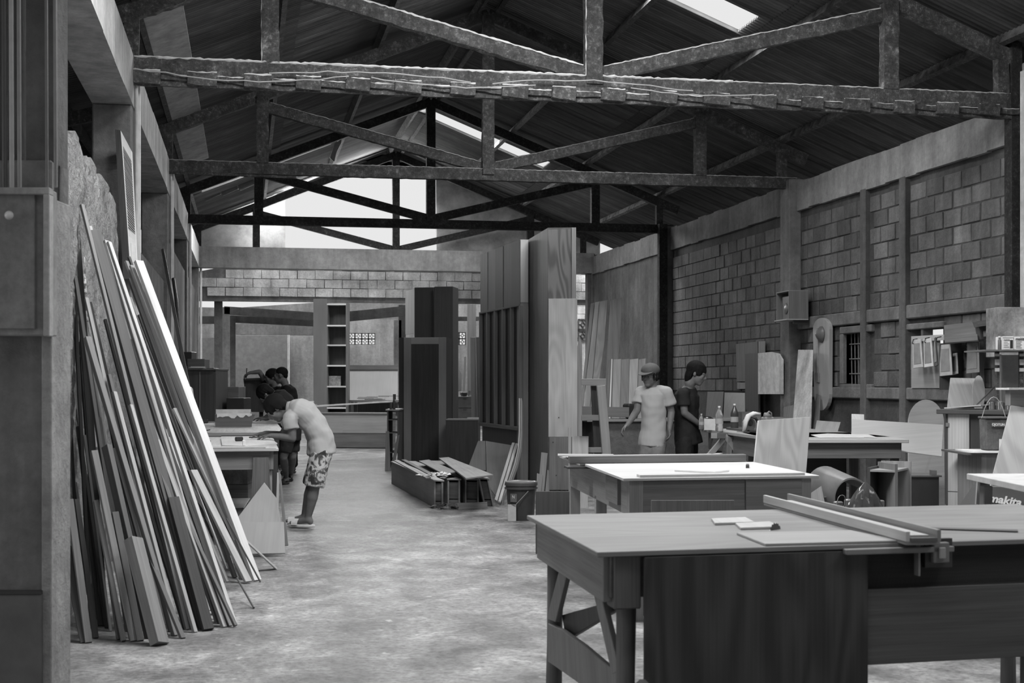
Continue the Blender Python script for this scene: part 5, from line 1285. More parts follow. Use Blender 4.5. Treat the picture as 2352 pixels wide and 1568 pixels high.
leaner('triangular_board', 'dark panel with a slanted left edge leaning on the ribbed unit', [(1098, 1012), (1115, 1012), (1116, 1080), (1073, 1078)], 17.6, 17.3, .012, wood(.12, .2))
leaner('dark_board', 'dark square panel leaning on the ribbed unit above the bucket', [(1116, 1012), (1176, 1022), (1186, 1060), (1150, 1155), (1118, 1110)], 17.2, 15.2, .012, wood(.07, .2))
def strip_curve(pts, w_, label, mat=W_MID, t=.012):
    m = M()
    for i in range(len(pts) - 1): m.bar(pts[i], pts[i + 1] + (pts[i + 1] - pts[i]).normalized() * .004, w_, t, (.9, -.45, .1))
    return m.build('bent_strip', mat, None, label=label, cat='strip', group='strips leaning by the bucket')
leaner('long_strip', 'first tilted strip leaning left of the bucket, leftmost', [(1176, 1016), (1182, 1016), (1142, 1150), (1136, 1146)], 16.3, 15.0, .02, W_MID, 'strip')
leaner('long_strip', 'second tilted strip leaning left of the bucket', [(1184, 1017), (1190, 1018), (1150, 1152), (1144, 1151)], 16.2, 14.9, .02, W_LTG, 'strip')
cv = [(1195, 918), (1195, 990), (1193, 1030), (1184, 1070), (1170, 1110), (1150, 1152)]
for k in range(2):
    strip_curve([P(x - 1 + k * 4, y, 16.6 - (y - 918) * .0065) for x, y in cv], .05, ['long bent strip rising against the ribbed unit', 'second bent strip, right behind the long bent one'][k], (W_MID, W_RAIL)[k])
# bucket
q = FL(1197, 1193); bz = .36; r0, r1 = .125, .15
BK = thing('plastic_bucket', 'black plastic bucket with a rimmed lid on the floor by the cabinets', 'bucket', q)
M().lathe(q, [(r0, 0), (r0 + .012, bz * .6), (r1 - .006, bz * .93), (r1 - .006, bz)], 32).build('bucket_body', flat(.035, .35), BK, smooth=2)
M().lathe(q, [(r1 + .012, bz * .84), (r1 + .012, bz * .87), (r1, bz * .87), (r1, bz * .93), (r1 + .01, bz * .93), (r1 + .01, bz), (r1 - .01, bz + .004)], 32).build('bucket_rim', flat(.07, .3), BK, smooth=2)
M().lathe(q, [(r1 + .006, bz + .0), (r1 + .008, bz + .012), (r1 - .01, bz + .014), (r1 - .02, bz + .006)], 32).build('bucket_lid', flat(.2, .3), BK, smooth=2)
fbk = frame((q.x, q.y, 0), -TH - .55)
M().box(-.035, .035, -r0 - .018, -r0 - .01, .18, .26, None, fbk).build('bucket_label', flat(.12), BK)
text_obj('printed_mark', 'N', fbk(0, -r0 - .0195, .228), fbk(1, 0, 0) - fbk(0, 0, 0), (0, 0, 1), .04, flat(.6), BK, .001)
M().tube([fbk(-r1 - .01, 0, bz * .9), fbk(-r1 - .03, -.05, bz * .6), fbk(-.1, -r1 - .04, bz * .42), fbk(.05, -r1 - .03, bz * .45), fbk(r1 * .9, -r1 * .6, bz * .8)], .004, 6).build('bucket_handle', flat(.2, .3), BK)
q = P(1166, 1187, 13.35); q.z = 0
M().box(0, .082, 0, .03, 0, .16, (0, 0, 1), frame((q.x, q.y, 0), -TH)).build('small_carton', flat(.42), None, label='small pale carton standing in front of the bucket', cat='carton', bev=.003)
# ---- ladder-like frame at right of the tallest cabinet
LF_ = thing('wooden_ladder_frame', 'rough wooden ladder-like frame between the tallest cabinet and the back bench', 'frame', FL(1385, 1150))
dL = 15.6
def lb(p, q_, w_, mat=W_MID, dd=0): M().bar(P(p[0], p[1], dL + dd), P(q_[0], q_[1], dL + dd), w_ * dL / FPX, .04, (0, 1, 0)).build('ladder_bar', mat, LF_, bev=.002)
lb((1335, 877), (1392, 877), 15); lb((1335, 959), (1376, 959), 13); lb((1335, 1033), (1384, 1033), 12)
lb((1380, 885), (1402, 1150), 20, wood(.36, .15), -.03); lb((1366, 885), (1374, 1050), 18, W_VD, .1)
# boards leaning on the dark wall behind
leaner('tall_plank', 'leftmost pale plank leaning on the plaster wall by the end opening', [(1357, 697), (1366, 695), (1346, 870), (1328, 1080), (1322, 1082), (1341, 850)], 21.6, 20.4, .02, W_LTG)
leaner('tall_plank', 'second pale plank from the end opening, leaning on the plaster wall', [(1367, 694), (1377, 692), (1362, 870), (1342, 1083), (1329, 1083), (1348, 860)], 21.5, 20.3, .02, W_LT)
leaner('tall_plank', 'third pale plank from the end opening, leaning on the plaster wall', [(1378, 692), (1395, 689), (1388, 790), (1377, 868), (1362, 1085), (1343, 1085), (1362, 870)], 21.4, 20.2, .02, W_LTG)
leaner('tall_plank', 'plank standing apart, rightmost of the tall ones on the plaster wall', [(1402, 690), (1429, 682), (1424, 780), (1400, 1080), (1378, 1080)], 21.3, 20.6, .04, W_MID)
for k, (x0_, x1_) in enumerate(((1409, 1427), (1427.5, 1446), (1446.5, 1466), (1467, 1483))):
    leaner('wall_plank', ['leftmost', 'second', 'third', 'rightmost'][k] + ' of four short planks leaning behind the capped worker', [(x0_, 825), (x1_, 824 - k * .5), (x1_ - 4, 961), (x0_ - 4, 961)], 18.95, 18.35, .02, (W_MID, W_RAIL, W_MID, W_GR)[k])
leaner('narrow_plank', 'dark thin stick in the bundle left of the four short planks', [(1398, 826), (1402, 826), (1396, 961), (1391, 961)], 18.9, 18.35, .03, W_DK2)
leaner('narrow_plank', 'light thin stick in the bundle left of the four short planks', [(1404, 824), (1407, 824), (1402, 961), (1398, 961)], 18.9, 18.3, .03, W_LT)
# ================================================================ leaning lumber on the left
LUM = 'lumber pile leaning on the left wall'
def lum(bx, by, tx, ty, wb, wt, mat, label, t=.02, off=0, yawn=0.55, name='wood_board', extra=None):
    """one board: floor pixel (bx,by) -> top pixel (tx,ty); wb, wt are the widths seen, in pixels"""
    p0 = FL(bx, by); p0 += ray(bx, HOR) * 0
    d0 = (p0 - CP).x * sn + (p0 - CP).y * cs + off
    z = 1.0
    for _ in range(4):
        d1 = d0 + .10 + .30 * max(0, z); z = P(tx, ty, d1).z
    p0 = P(bx, by, d0); p0.z = max(p0.z, 0.0) if off else 0.0
    p1 = P(tx, ty, d1)
    n = V((math.sin(yawn), -math.cos(yawn), .12))       # wide face looks at the hall and a little toward the eye
    w_ = wb * d0 / FPX / max(.35, abs(math.cos(yawn)))
    return M().bar(p0, p1, w_, t, n, wt * d1 / FPX / max(.35, abs(math.cos(yawn)))).build(name, mat, None, label=label, cat='board', group=LUM, bev=.0015)
wD, wG, wM, wL, wB = wood(.07, .3, .7), wood(.13, .25, .6), wood(.24, .25, .6), wood(.42, .2, .55), wood(.68, .12, .5)
rd = wood(.2, .5, .8)
pile = [
 # bx,by,tx,ty,wb,wt,mat,t,off,yaw,label
 (198,1476,152,1257,26,24,wD,.03,0,.2,'short dark wide board, lowest and leftmost of the lumber pile'),
 (203,1478,160,1148,16,15,wM,.03,.02,.3,'short weathered light board second from the left end of the pile'),
 (220,1474,176,1148,12,11,wD,.03,.1,.3,'short dark board just right of the weathered light one'),
 (242,1464,168,446,15,18,wD,.03,.35,.2,'longest dark board standing almost upright at the left end of the pile'),
 (254,1470,194,1000,6,6,wM,.02,.25,.3,'thin lath beside the longest dark board, reaching half its height'),
 (272,1471,241,1250,7,7,wG,.03,.02,.3,'narrow short stick between two weathered boards near the left'),
 (306,1477,216,1036,14,15,wM,.03,.05,.35,'knotty weathered board with a chipped top, left part of the pile'),
 (284,1472,220,1150,10,11,wM,.03,-.02,.3,'light short board overlapping the knotty chipped one'),
 (322,1474,264,1177,16,15,wG,.03,.02,.3,'short board with dark face right of the knotty chipped one'),
 (345,1476,245,1024,11,11,wG,.05,.12,.8,'squared timber with a bright right edge, left of centre in the pile'),
 (300,1472,227,960,8,8,wM,.03,.3,.4,'narrow timber with a square top behind the squared one'),
 (367,1480,306,1238,24,24,wM,.06,-.02,.9,'thick short beam with a brightly lit right face at the front of the pile'),
 (420,1468,347,1287,10,10,wG,.02,.02,.7,'short tilted board right of the thick short beam'),
 (402,1470,200,775,9,12,wM,.03,.12,.7,'long weathered board with a bent top, crossing the left half'),
 (430,1468,188,470,8,7,wM,.02,.28,.7,'long thin lath rising to the crumbled wall top'),
 (438,1466,206,520,7,6,wL,.02,.34,.8,'long pale lath next to the thin one reaching the wall top'),
 (410,1470,262,900,8,8,wL,.02,.16,.8,'pale lath in the middle of the left half of the pile'),
 (392,1471,250,860,8,7,wG,.02,.25,.6,'grey lath behind the pale one in the left half'),
 (478,1446,397,1143,24,25,wD,.03,-.03,.45,'dark wide board in front, starting where the wide grey plank ends'),
 (470,1450,217,530,24,22,wG,.03,.10,.35,'widest long grey plank running through the middle of the pile'),
 (455,1456,240,560,8,6,wD,.02,.2,.5,'dark lath tucked under the left edge of the widest plank'),
 (500,1440,243,553,9,9,wL,.02,.16,.9,'bright lath along the right edge of the widest plank'),
 (538,1436,250,556,8,7,wB,.02,.06,.9,'brightest long lath ending at the front corner of the pile'),
 (528,1438,330,930,8,7,wM,.02,.0,.8,'mid-grey lath ending beside the brightest long one'),
 (515,1442,360,1010,9,8,wL,.02,.02,.9,'pale lath in the front right of the pile, lower half'),
 (505,1441,300,780,7,6,wG,.02,.12,.7,'grey lath between pale ones in the front right part'),
 (541,1437,385,1100,7,7,wG,.02,-.05,.6,'foremost dark-edged lath at the right front corner'),
 (590,1336,318,600,17,17,wB,.03,.05,.75,'broad bright board, highest on the right side of the pile'),
 (578,1338,302,610,8,8,wL,.02,.12,.8,'pale board directly left of the broad bright one'),
 (566,1338,296,590,6,5,wD,.02,.2,.6,'thin dark stick left of the broad bright board'),
 (556,1340,290,600,7,6,wM,.02,.2,.9,'mid-grey lath rising with the broad bright board'),
 (540,1342,298,640,8,8,wG,.02,.3,.8,'grey lath behind the broad bright board'),
 (588,1332,405,938,14,16,wB,.02,.0,.8,'short bright board with a pointed top at the right of the pile'),
 (570,1336,444,1080,15,15,wL,.02,-.08,.8,'shortest bright board at the right foot of the pile'),
 (560,1325,340,720,7,6,wB,.02,.25,.9,'bright thin lath in the right half reaching mid height'),
 (548,1322,320,700,7,6,wL,.02,.35,.9,'pale thin lath in the right half behind the bright one'),
 (535,1330,330,800,8,7,wD,.02,.4,.6,'dark lath in the gap of the right half'),
 (560,1308,440,1130,7,7,wD,.02,.25,.6,'dark short stick in the lower right of the pile'),
 (548,1310,420,1100,7,7,wG,.02,.35,.6,'grey short stick in the lower right of the pile'),
 (525,1310,400,1040,9,8,wD,.02,.45,.6,'dark short board deep in the lower right'),
 (522,1342,352,930,6,6,wL,.02,.1,.9,'pale stick ending at the floor near the bent steel rods'),
 (486,1450,330,960,8,8,wG,.02,.06,.6,'grey lath in front of the widest plank, lower half'),
 (448,1460,300,930,8,7,wL,.02,.1,.8,'pale lath crossing just left of the widest plank'),
 (380,1474,262,1030,9,9,wD,.02,.2,.5,'dark board behind the thick short beam'),
 (352,1474,232,870,8,8,wD,.02,.4,.5,'dark stick deep in the left half'),
 (184,1470,160,900,7,6,wD,.02,.45,.2,'thin dark stick next to the near pier'),
 (230,1468,180,980,10,10,wG,.02,.4,.3,'grey stick behind the short boards at the left'),
 (425,1466,280,960,7,7,wD,.02,.3,.6,'dark lath deep in the middle of the pile'),
 (462,1458,262,700,6,6,wG,.02,.32,.6,'grey lath deep behind the widest plank'),
]
for k, (bx, by, tx, ty, wb, wt, mt, t, off, yw_, lab) in enumerate(pile):
    lum(bx, by, tx, ty, wb * .95, wt * .95, mt, lab, t, off, yw_)
random.seed(17)
for k in range(26):
    f_ = R(0, 1); bx = 205 + 330 * f_; by = 1474 - 45 * max(0, f_ - .6) * 2
    tx = bx - R(45, 70) - 150 * f_; ty = R(700, 1150) if k % 3 else R(560, 700)
    tx = bx - (by - ty) * (.10 + .22 * f_) - R(0, 12)
    lum(bx, by, max(tx, 172), ty, R(5, 9), R(5, 8), (wD, wG, wM, wD, wL)[k % 5], 'thin lath buried deep in the lumber pile, mostly hidden by boards in front', .02, R(.3, .75), R(.3, .8))
for k in range(12):
    f_ = R(0, 1); bx = 520 + 55 * f_; by = R(1312, 1336); ty = R(640, 1050)
    lum(bx, by, bx - (by - ty) * .36 - R(0, 10), ty, R(4, 7), R(4, 6), (wL, wG, wB, wM)[k % 4], 'thin lath among many on the right side of the lumber pile', .02, R(.15, .6), R(.6, .9))
# thin rods whose feet stick out on the floor
def rod(p, q, dq, r, label, v=.3):
    a = FL(*p); M().tube([a + V((0, 0, .006)), P(q[0], q[1], dq)], r, 6).build('steel_rod', flat(v, .4), None, label=label, cat='rod', group='rods at the foot of the lumber pile')
rod((635, 1308), (521, 1201), 9.6, .010, 'pale thin rod reaching farthest right on the floor', .6)
rod((583, 1398), (544, 1327), 8.6, .006, 'dark thin rod nearest the camera at the foot of the pile', .08)
rod((598, 1338), (520, 1190), 9.4, .006, 'dark thin rod between the other two at the foot of the pile', .08)
M().tube([FL(590, 1312) + V((0, 0, .006)), FL(635, 1308) + V((0, 0, .006))], .006, 6).build('steel_rod', flat(.08), None, label='short dark rod lying flat on the floor at the foot of the pile', cat='rod')
# perforated panel + louvred door
leaner('perforated_board', 'narrow panel with staggered slots standing on the low wall, beside the longest dark board', [(180, 462), (187, 470), (206, 790), (190, 790)], 8.9, 8.3, .01, print_mat(.4))
leaner('white_offcut', 'pale board end with a hook peeking above the lumber at the crumbled wall', [(186, 470), (206, 497), (211, 530), (192, 520)], 9.2, 9.1, .01, W_LT)
LV = thing('louvred_door', 'tall narrow louvred door with a bright right face standing against the first column', 'door', P(300, 1190, 11.6))
dl = 11.7
a = [(276, 300), (303, 352), (316, 560), (296, 620)]
M().slab([P(264, 297, dl), P(277, 299, dl), P(300, 640, dl - .3), P(283, 640, dl - .3)], .04, (0, 1, 0), (0, 0, 1)).build('door_edge', W_VD, LV)
tl_, tr_, br_, bl_ = P(277, 299, dl), P(304, 350, dl + .35), P(318, 640, dl + .3), P(300, 640, dl - .3 + .1)
def qv(u, v): return (tl_ * (1 - u) + tr_ * u) * (1 - v) + (bl_ * (1 - u) + br_ * u) * v
FMt = wood(.75, .1)
for (u0, u1, v0, v1, nm) in ((0, .12, 0, 1, 'stile'), (.88, 1, 0, 1, 'stile'), (.12, .88, 0, .09, 'rail'), (.12, .88, .66, .71, 'rail'), (.12, .88, .95, 1, 'rail')):
    M().slab([qv(u0, v0), qv(u1, v0), qv(u1, v1), qv(u0, v1)], .03, (-1, .3, 0)).build(nm, FMt, LV)
dpn = M().slab([qv(.12, .71), qv(.88, .71), qv(.88, .95), qv(.12, .95)], .012, (-1, .3, 0)).build('door_panel', FMt, LV)
M().slab([qv(.3, .75), qv(.7, .75), qv(.7, .91), qv(.3, .91)], .004, (1, -.3, 0)).build('raised_field', FMt, dpn)
for k in range(30):
    v = .095 + .56 * k / 29
    M().slab([qv(.12, v), qv(.88, v + .012), qv(.88, v + .022), qv(.12, v + .010)], .012, (-1, .3, -.4)).build('louvre_slat', W_MID, LV)
leaner('long_batten', 'long bent dark batten leaning by the second left column', [(370, 572), (376, 570), (440, 905), (430, 905)], 15.3, 14.2, .03, W_VD)

# ================================================================ left work benches
ZL = .8
b = FL(640, 1030, ZL); a = FL(458, 1030, ZL)
L1 = thing('left_workbench', 'worn plywood workbench at which the bending worker draws, with boxes under it', 'workbench', (b.x, b.y, 0))
x0_, x1_ = XL + .12, b.x; y0_ = b.y
y1_ = 14.0
M().box(x0_, x1_, y0_, y1_, ZL - .02, ZL, (0, 1, 0)).build('tabletop', wood(.6, .2, .45), L1, bev=.002)
M().box(x0_ + .03, x1_ - .07, y0_ + .04, y0_ + .07, ZL - .17, ZL - .02, (1, 0, 0)).build('apron', W_RAIL, L1, bev=.003)
M().box(x1_ - .07, x1_ - .04, y0_ + .04, y1_ - .1, ZL - .17, ZL - .02, (0, 1, 0)).build('apron', W_RAIL, L1, bev=.003)
M().box(x1_ - .13, x1_ - .05, y0_ + .07, y0_ + .15, 0, ZL - .02, (0, 0, 1)).build('leg', W_MID, L1)
M().box(x1_ - .13, x1_ - .05, y1_ - .2, y1_ - .12, 0, ZL - .02, (0, 0, 1)).build('leg', W_MID, L1)
M().box(x0_ + .05, x0_ + .13, y0_ + .08, y0_ + .16, 0, ZL - .02, (0, 0, 1)).build('leg', W_MID, L1)
M().hexa([V((x1_ - .22, y0_ + .02, .3)), V((x1_ - .05, y0_ + .02, .3)), V((x1_ - .05, y0_ + .05, .3)), V((x1_ - .22, y0_ + .05, .3)), V((x1_ - .2, y0_ + .02, ZL - .07)), V((x1_ - .08, y0_ + .02, ZL - .07)), V((x1_ - .08, y0_ + .05, ZL - .07)), V((x1_ - .2, y0_ + .05, ZL - .07))], (0, 0, 1)).build('gusset', W_DK2, L1)
M().box(x0_, x1_ - .02, y0_ - .0, y0_ + .012, ZL, ZL + .004, (1, 0, 0)).build('edge_strip', W_LT, L1)
M().bar((x1_ - .02, y0_ + .1, .0), (x1_ - .0, y0_ + .1, ZL - .2), .05, .02).build('side_strip', W_LT, L1)
L2_ = thing('left_back_workbench', 'second workbench farther back on the left, dark-edged and cluttered with tools', 'workbench', (0, 14.2, 0))
ZL2 = .83; xb1 = x1_ + .12
M().box(x0_, xb1, 14.15, 18.4, ZL2 - .03, ZL2, (0, 1, 0)).build('tabletop', wood(.3, .3, .45), L2_, bev=.002)
M().box(x0_, xb1 - .05, 14.2, 14.23, ZL2 - .18, ZL2 - .03, (1, 0, 0)).build('apron', W_VD, L2_)
M().box(xb1 - .08, xb1 - .05, 14.23, 18.3, ZL2 - .18, ZL2 - .03, (0, 1, 0)).build('apron', W_VD, L2_)
for x, y in ((xb1 - .14, 14.25), (xb1 - .14, 17.4), (x0_ + .05, 14.25), (x0_ + .05, 17.4)): M().box(x, x + .08, y, y + .08, 0, ZL2 - .03, (0, 0, 1)).build('leg', W_VD, L2_)
def put(name, label, cat, px, py, z, sx, sy, sz, mat, yw_=0, bev=.002, group=None):
    p = FL(px, py, z); fr_ = frame((p.x, p.y, 0), yw_)
    return M().box(-sx / 2, sx / 2, -sy / 2, sy / 2, z + .0005, z + sz, None, fr_).build(name, mat, None, label=label, cat=cat, bev=bev, group=group)
flatz = lambda name, label, pix, z, t, mat, cat='board': flatpiece(name, label, pix, z + .0005, t, mat, cat)
flatz('plywood_sheet', 'pale board under the hands of the bending worker, at the back of his bench', [(535, 998), (655, 998), (640, 978), (552, 976)], ZL, .014, wood(.66, .12))
flatz('plywood_sheet', 'thin pale board with a curved outline at the front of the left bench', [(510, 1025), (565, 1027), (637, 1020), (615, 1008), (560, 1006), (507, 1008)], ZL, .012, wood(.58, .12))
flatz('thin_batten', 'thin batten along the front edge of the left bench', [(490, 1029), (610, 1029), (610, 1027), (490, 1027)], ZL + .004, .01, W_LT, 'strip')
flatz('thin_batten', 'thin dark batten lying left on the bench of the bending worker', [(452, 1003), (508, 1003), (508, 1001), (452, 1001)], ZL, .012, W_DK2, 'strip')
put('glue_bottle', 'small white bottle lying upright near the front of the left bench', 'bottle', 560, 1024, ZL + .012, .025, .025, .05, WHT, 0, .006)
put('hand_clamp', 'small black clamp on the pale curved board of the left bench', 'clamp', 549, 1013, ZL + .012, .07, .035, .04, BLK, .3, .008)
put('hand_clamp', 'small black tool near the left front of the same bench', 'clamp', 476, 1019, ZL, .06, .035, .035, BLK, .1, .008)
put('tape_roll', 'pale roll of tape on the left part of the front bench', 'tape', 506, 992, ZL, .13, .05, .025, WHT, .1, .01)
put('tape_roll', 'pale flat roll beside the longer tape roll on the front bench', 'tape', 527, 996, ZL, .06, .05, .02, W_LT, .1, .01)
p = FL(462, 1000, ZL)
M().tube([p + V((.09 * math.cos(t_ * .5), .06 * math.sin(t_ * .5), .01 + .004 * t_)) for t_ in range(13)], .005, 6).build('cable_loop', BLK, None, label='black looped cable on the left bench', cat='cable')
p = P(600, 1003, 12.3); fr_ = frame((p.x, p.y, 0), .2)
# torn cardboard tray
q = FL(540, 980, ZL2); fr_ = frame((q.x, q.y, 0), 0)
TB = thing('cardboard_tray', 'open cardboard box with torn white lining on the second left bench', 'cardboard box', V((q.x, q.y, ZL2)))
wv = .22
M().hexa([fr_(-wv, 0, ZL2 + .001), fr_(wv * .8, 0, ZL2 + .001), fr_(wv * .8, .02, ZL2 + .001), fr_(-wv, .02, ZL2 + .001), fr_(-wv, 0, ZL2 + .14), fr_(wv, 0, ZL2 + .14), fr_(wv, .02, ZL2 + .14), fr_(-wv, .02, ZL2 + .14)]).build('box_side', W_RAIL, TB)
M().box(-wv, -wv + .01, .02, .4, ZL2 + .001, ZL2 + .14, None, fr_).build('box_side', W_RAIL, TB); M().box(wv * .8, wv * .8 + .01, .02, .4, ZL2 + .001, ZL2 + .16, None, fr_).build('box_side', W_RAIL, TB)
M().box(-wv, wv * .8, .38, .4, ZL2 + .001, ZL2 + .19, None, fr_).build('box_side', WHT, TB)
random.seed(3); m = M(); vs = [];
nn = 12
for k in range(nn + 1):
    x = -wv + .02 + (wv * 1.75) * k / nn; vs += [fr_(x, -.005, ZL2 + .115 + R(-.02, .02)), fr_(x, -.002, ZL2 + .15), fr_(x, .03, ZL2 + .15), fr_(x, .03, ZL2 + .11)]
m.add(vs, [(4 * k + j, 4 * k + (j + 1) % 4, 4 * k + 4 + (j + 1) % 4, 4 * k + 4 + j) for k in range(nn) for j in range(4)] + [(3, 2, 1, 0), (4 * nn, 4 * nn + 1, 4 * nn + 2, 4 * nn + 3)])
m.build('torn_lining', WHT, TB)
p = FL(486, 962, ZL2)
t = thing('bottle', 'small clear bottle standing on the second left bench by the dark cabinet', 'bottle', p)
M().lathe(p, [(.035, 0), (.035, .11), (.014, .15), (.014, .165)], 16).build('bottle_body', glassy(.75), t, smooth=2)
M().lathe(p, [(.017, .165), (.017, .185)], 10).build('bottle_cap', WHT, t)
put('tool_box', 'small pale box left of the torn cardboard box on the second bench', 'box', 505, 968, ZL2, .12, .1, .06, W_MID)
put('hand_tool', 'black power tool lying at the left of the second bench', 'tool', 468, 972, ZL2, .1, .06, .05, BLK, .3, .01)
put('hand_tool', 'small black tool beside the clear bottle', 'tool', 456, 962, ZL2, .08, .05, .07, BLK, .8, .01)
put('wood_block', 'small white block between the tools on the second left bench', 'wood piece', 480, 975, ZL2, .12, .04, .015, WHT, .2)
flatz('plywood_sheet', 'pale thin board lying at the right end of the second left bench', [(575, 972), (650, 972), (650, 966), (580, 966)], ZL2, .012, W_MID)
# cardboard tubes
q = P(440, 995, 12.2)
for k, (x, r_, top, lab) in enumerate(((432, .055, 896, 'wide shiny cardboard tube standing behind the lumber pile'), (420, .04, 926, 'narrower tube beside the wide shiny one'))):
    a = P(x + 12, 1010, 12.0 + k * .2); a.z = ZL; b_ = P(x - 3 + k * 3, top, 12.4 + k * .2)
    M().tube([a, b_], r_, 20).build('cardboard_tube', flat(.42, .3), None, smooth=2, label=lab, cat='tube')
# boxes under the bench
q = FL(585, 1180); 
def cbx(px0, px1, py0, py1, d, dep, name, label, mat, cat='box', z0=None):
    a_ = P(px0, py1, d); b_ = P(px1, py0, d); zz = 0 if z0 is None else z0
    fr_ = frame((a_.x, a_.y, 0), -TH); L = (V((b_.x, b_.y, 0)) - V((a_.x, a_.y, 0))).length
    return M().box(0, L, 0, dep, zz, b_.z, (1, 0, 0), fr_).build(name, mat, None, label=label, cat=cat, bev=.004)
zz = P(540, 1112, 11.9).z
cbx(508, 570, 1112, 1200, 11.9, .5, 'storage_box', 'plain dark box under the left bench, below the scratched one', W_DK2)
cbx(470, 569, 1064, 1111, 11.9, .5, 'storage_box', 'scratched brown box under the left bench top, stacked on the plain dark one', conc(.2, .5, .2, 5), z0=zz + .001)
cbx(470, 508, 1112, 1200, 12.0, .5, 'storage_box', 'narrow brown box left of the plain dark one under the bench', W_RAIL)
leaner('white_sheet', 'bright white sheet propped on edge under the left bench', [(505, 1144), (574, 1143), (560, 1166), (510, 1168)], 11.5, 11.4, .01, WHT)
leaner('plywood_offcut', 'dark round-edged offcut below the bright white sheet', [(512, 1168), (560, 1165), (545, 1225), (515, 1215)], 11.4, 11.2, .012, W_RAIL)
# pointed panel + square panel in front of bench
leaner('pointed_board', 'grey panel cut to a point, leaning on the front of the left bench', [(607, 1107), (634, 1142), (645, 1190), (651, 1262), (520, 1262), (538, 1198)], 11.1, 10.7, .01, wood(.30, .08))
leaner('square_board', 'low rectangular grey panel in front of the pointed one', [(530, 1198), (652, 1198), (655, 1270), (560, 1272), (540, 1240)], 10.75, 10.6, .01, wood(.27, .08))
leaner('thin_board', 'thin panel seen on edge at the right of the pointed one', [(639, 1075), (645, 1090), (662, 1252), (654, 1253)], 11.0, 10.75, .01, W_RAIL)
# dark cabinet and boxes on the left wall
q0 = P(412, 960, 16.0)
DKC = thing('dark_wall_cabinet', 'dark cabinet behind the left benches, loaded with boxes and papers', 'cabinet', (q0.x, q0.y + 1.8, 0))
zt = P(470, 850, 18.0).z
a_, b_ = fp_(405, 18.0), fp_(491, 18.0)
fr_ = frame(a_, -TH); L = (b_ - a_).length
M().box(0, L, 0, .03, 0, zt, (0, 0, 1), fr_).build('front_panel', W_VD, DKC); M().box(L - .03, L + .02, .03, .8, 0, zt, (0, 0, 1), fr_).build('side_panel', wood(.08), DKC)
M().box(-.02, L + .03, -.03, .8, zt, zt + .025, (1, 0, 0), fr_).build('top_board', W_DK2, DKC, bev=.002)
M().box(L * .62, L * .64, -.006, 0, .1, zt - .02, (0, 0, 1), fr_).build('door_seam', W_GR, DKC)
b2, c2 = fp_(491, 18.05), fp_(519, 19.4)
M().slab([b2, c2, V((c2.x, c2.y, zt)), V((b2.x, b2.y, zt))], .02, (-1, 0, 0), (0, 0, 1)).build('side_panel', W_VD, DKC)
def on_cab(px0, px1, py0, z, d, dep, name, label, mat, cat, yw_=0):
    a_ = P(px0, py0, d); b_ = P(px1, py0, d); fr_ = frame((a_.x, a_.y, 0), -TH + yw_)
    return M().box(0, (b_ - a_).length, 0, dep, z + .0005, a_.z, None, fr_).build(name, mat, None, label=label, cat=cat, bev=.003)
zc2 = zt + .025
on_cab(430, 470, 824, zc2, 18.3, .3, 'cardboard_box', 'dark box on the dark left cabinet', W_DK2, 'box')
on_cab(470, 491, 845, zc2, 18.2, .3, 'black_case', 'flat black case on the dark left cabinet', BLK, 'case')
on_cab(412, 440, 808, zc2, 18.5, .3, 'tool_crate', 'black crate with a pale rim above the dark left cabinet', BLK, 'crate')
for k in range(3):
    p = P(432 + 3 * k, 847 - k, 17.95); p.z = zc2 + .001 + .008 * k
    M().box(0, .2, 0, .15, p.z, p.z + .005, None, frame((p.x, p.y, 0), .3 * k - .2)).build('paper_sheet', flat(.5), None, label=['bottom paper sheet', 'middle paper sheet', 'top paper sheet'][k] + ' of the fanned stack on the dark left cabinet', cat='paper')
cbx(519, 548, 888, 960, 19.0, .5, 'storage_box', 'grey box standing right of the dark left cabinet', W_RAIL, z0=0)
cbx(520, 560, 914, 960, 18.4, .5, 'storage_box', 'black box with a shiny rim in front of the grey box', BLK, z0=0)
# things on the left columns
M().tube([P(420, 850, 15.0), P(405, 690, 15.6), P(398, 640, 15.8)], .02, 8).build('black_pole', BLK, None, label='black pole standing against the left columns', cat='pole')

# ================================================================ far end furniture
TSH = thing('tall_bookcase', 'tall open shelf unit with five compartments standing at the far end', 'bookcase', FL(760, 1028))
d_ = 29.2
a_, m_, b_ = fp_(720, d_ + .3), fp_(751, d_), fp_(799, d_)
z1 = P(751, 695, d_).z; z0 = P(751, 940, d_).z; frs = frame(m_, -TH); Ls = (b_ - m_).length
M().slab([a_ + V((0, 0, z0 * 0)), m_, V((m_.x, m_.y, P(751, 686, d_).z)), V((a_.x, a_.y, P(720, 686, d_ + .3).z))], .05, (0, 1, 0), (0, 0, 1)).build('side_board', wood(.3, .08), TSH)
M().box(Ls - .045, Ls, -.0, .35, 0, z1, (0, 0, 1), frs).build('side_board', W_RAIL, TSH)
M().box(0, .02, 0, .35, 0, z1, (0, 0, 1), frs).build('side_board', W_DK2, TSH)
M().box(0, Ls, .33, .35, 0, z1, (0, 0, 1), frs).build('back_board', W_VD, TSH)
for y in (697, 746, 791, 838, 886, 935):
    z = P(770, y, d_).z; M().box(.0, Ls - .04, -.01, .34, z - .03, z, (1, 0, 0), frs).build('shelf', wood(.75, .1), TSH)
z = P(770, 886, d_).z
q = P(755, 884, d_ + .08); M().box(0, .25, 0, .15, z + .001, z + .21, None, frame((q.x, q.y, 0), -TH)).build('stacked_carton', conc(.22, .6, .1, 9), None, label='small mottled carton inside the fourth compartment of the tall shelf unit', cat='carton')
LCN = thing('low_counter', 'long low counter with a pale band across the far end of the hall', 'counter', FL(815, 1029))
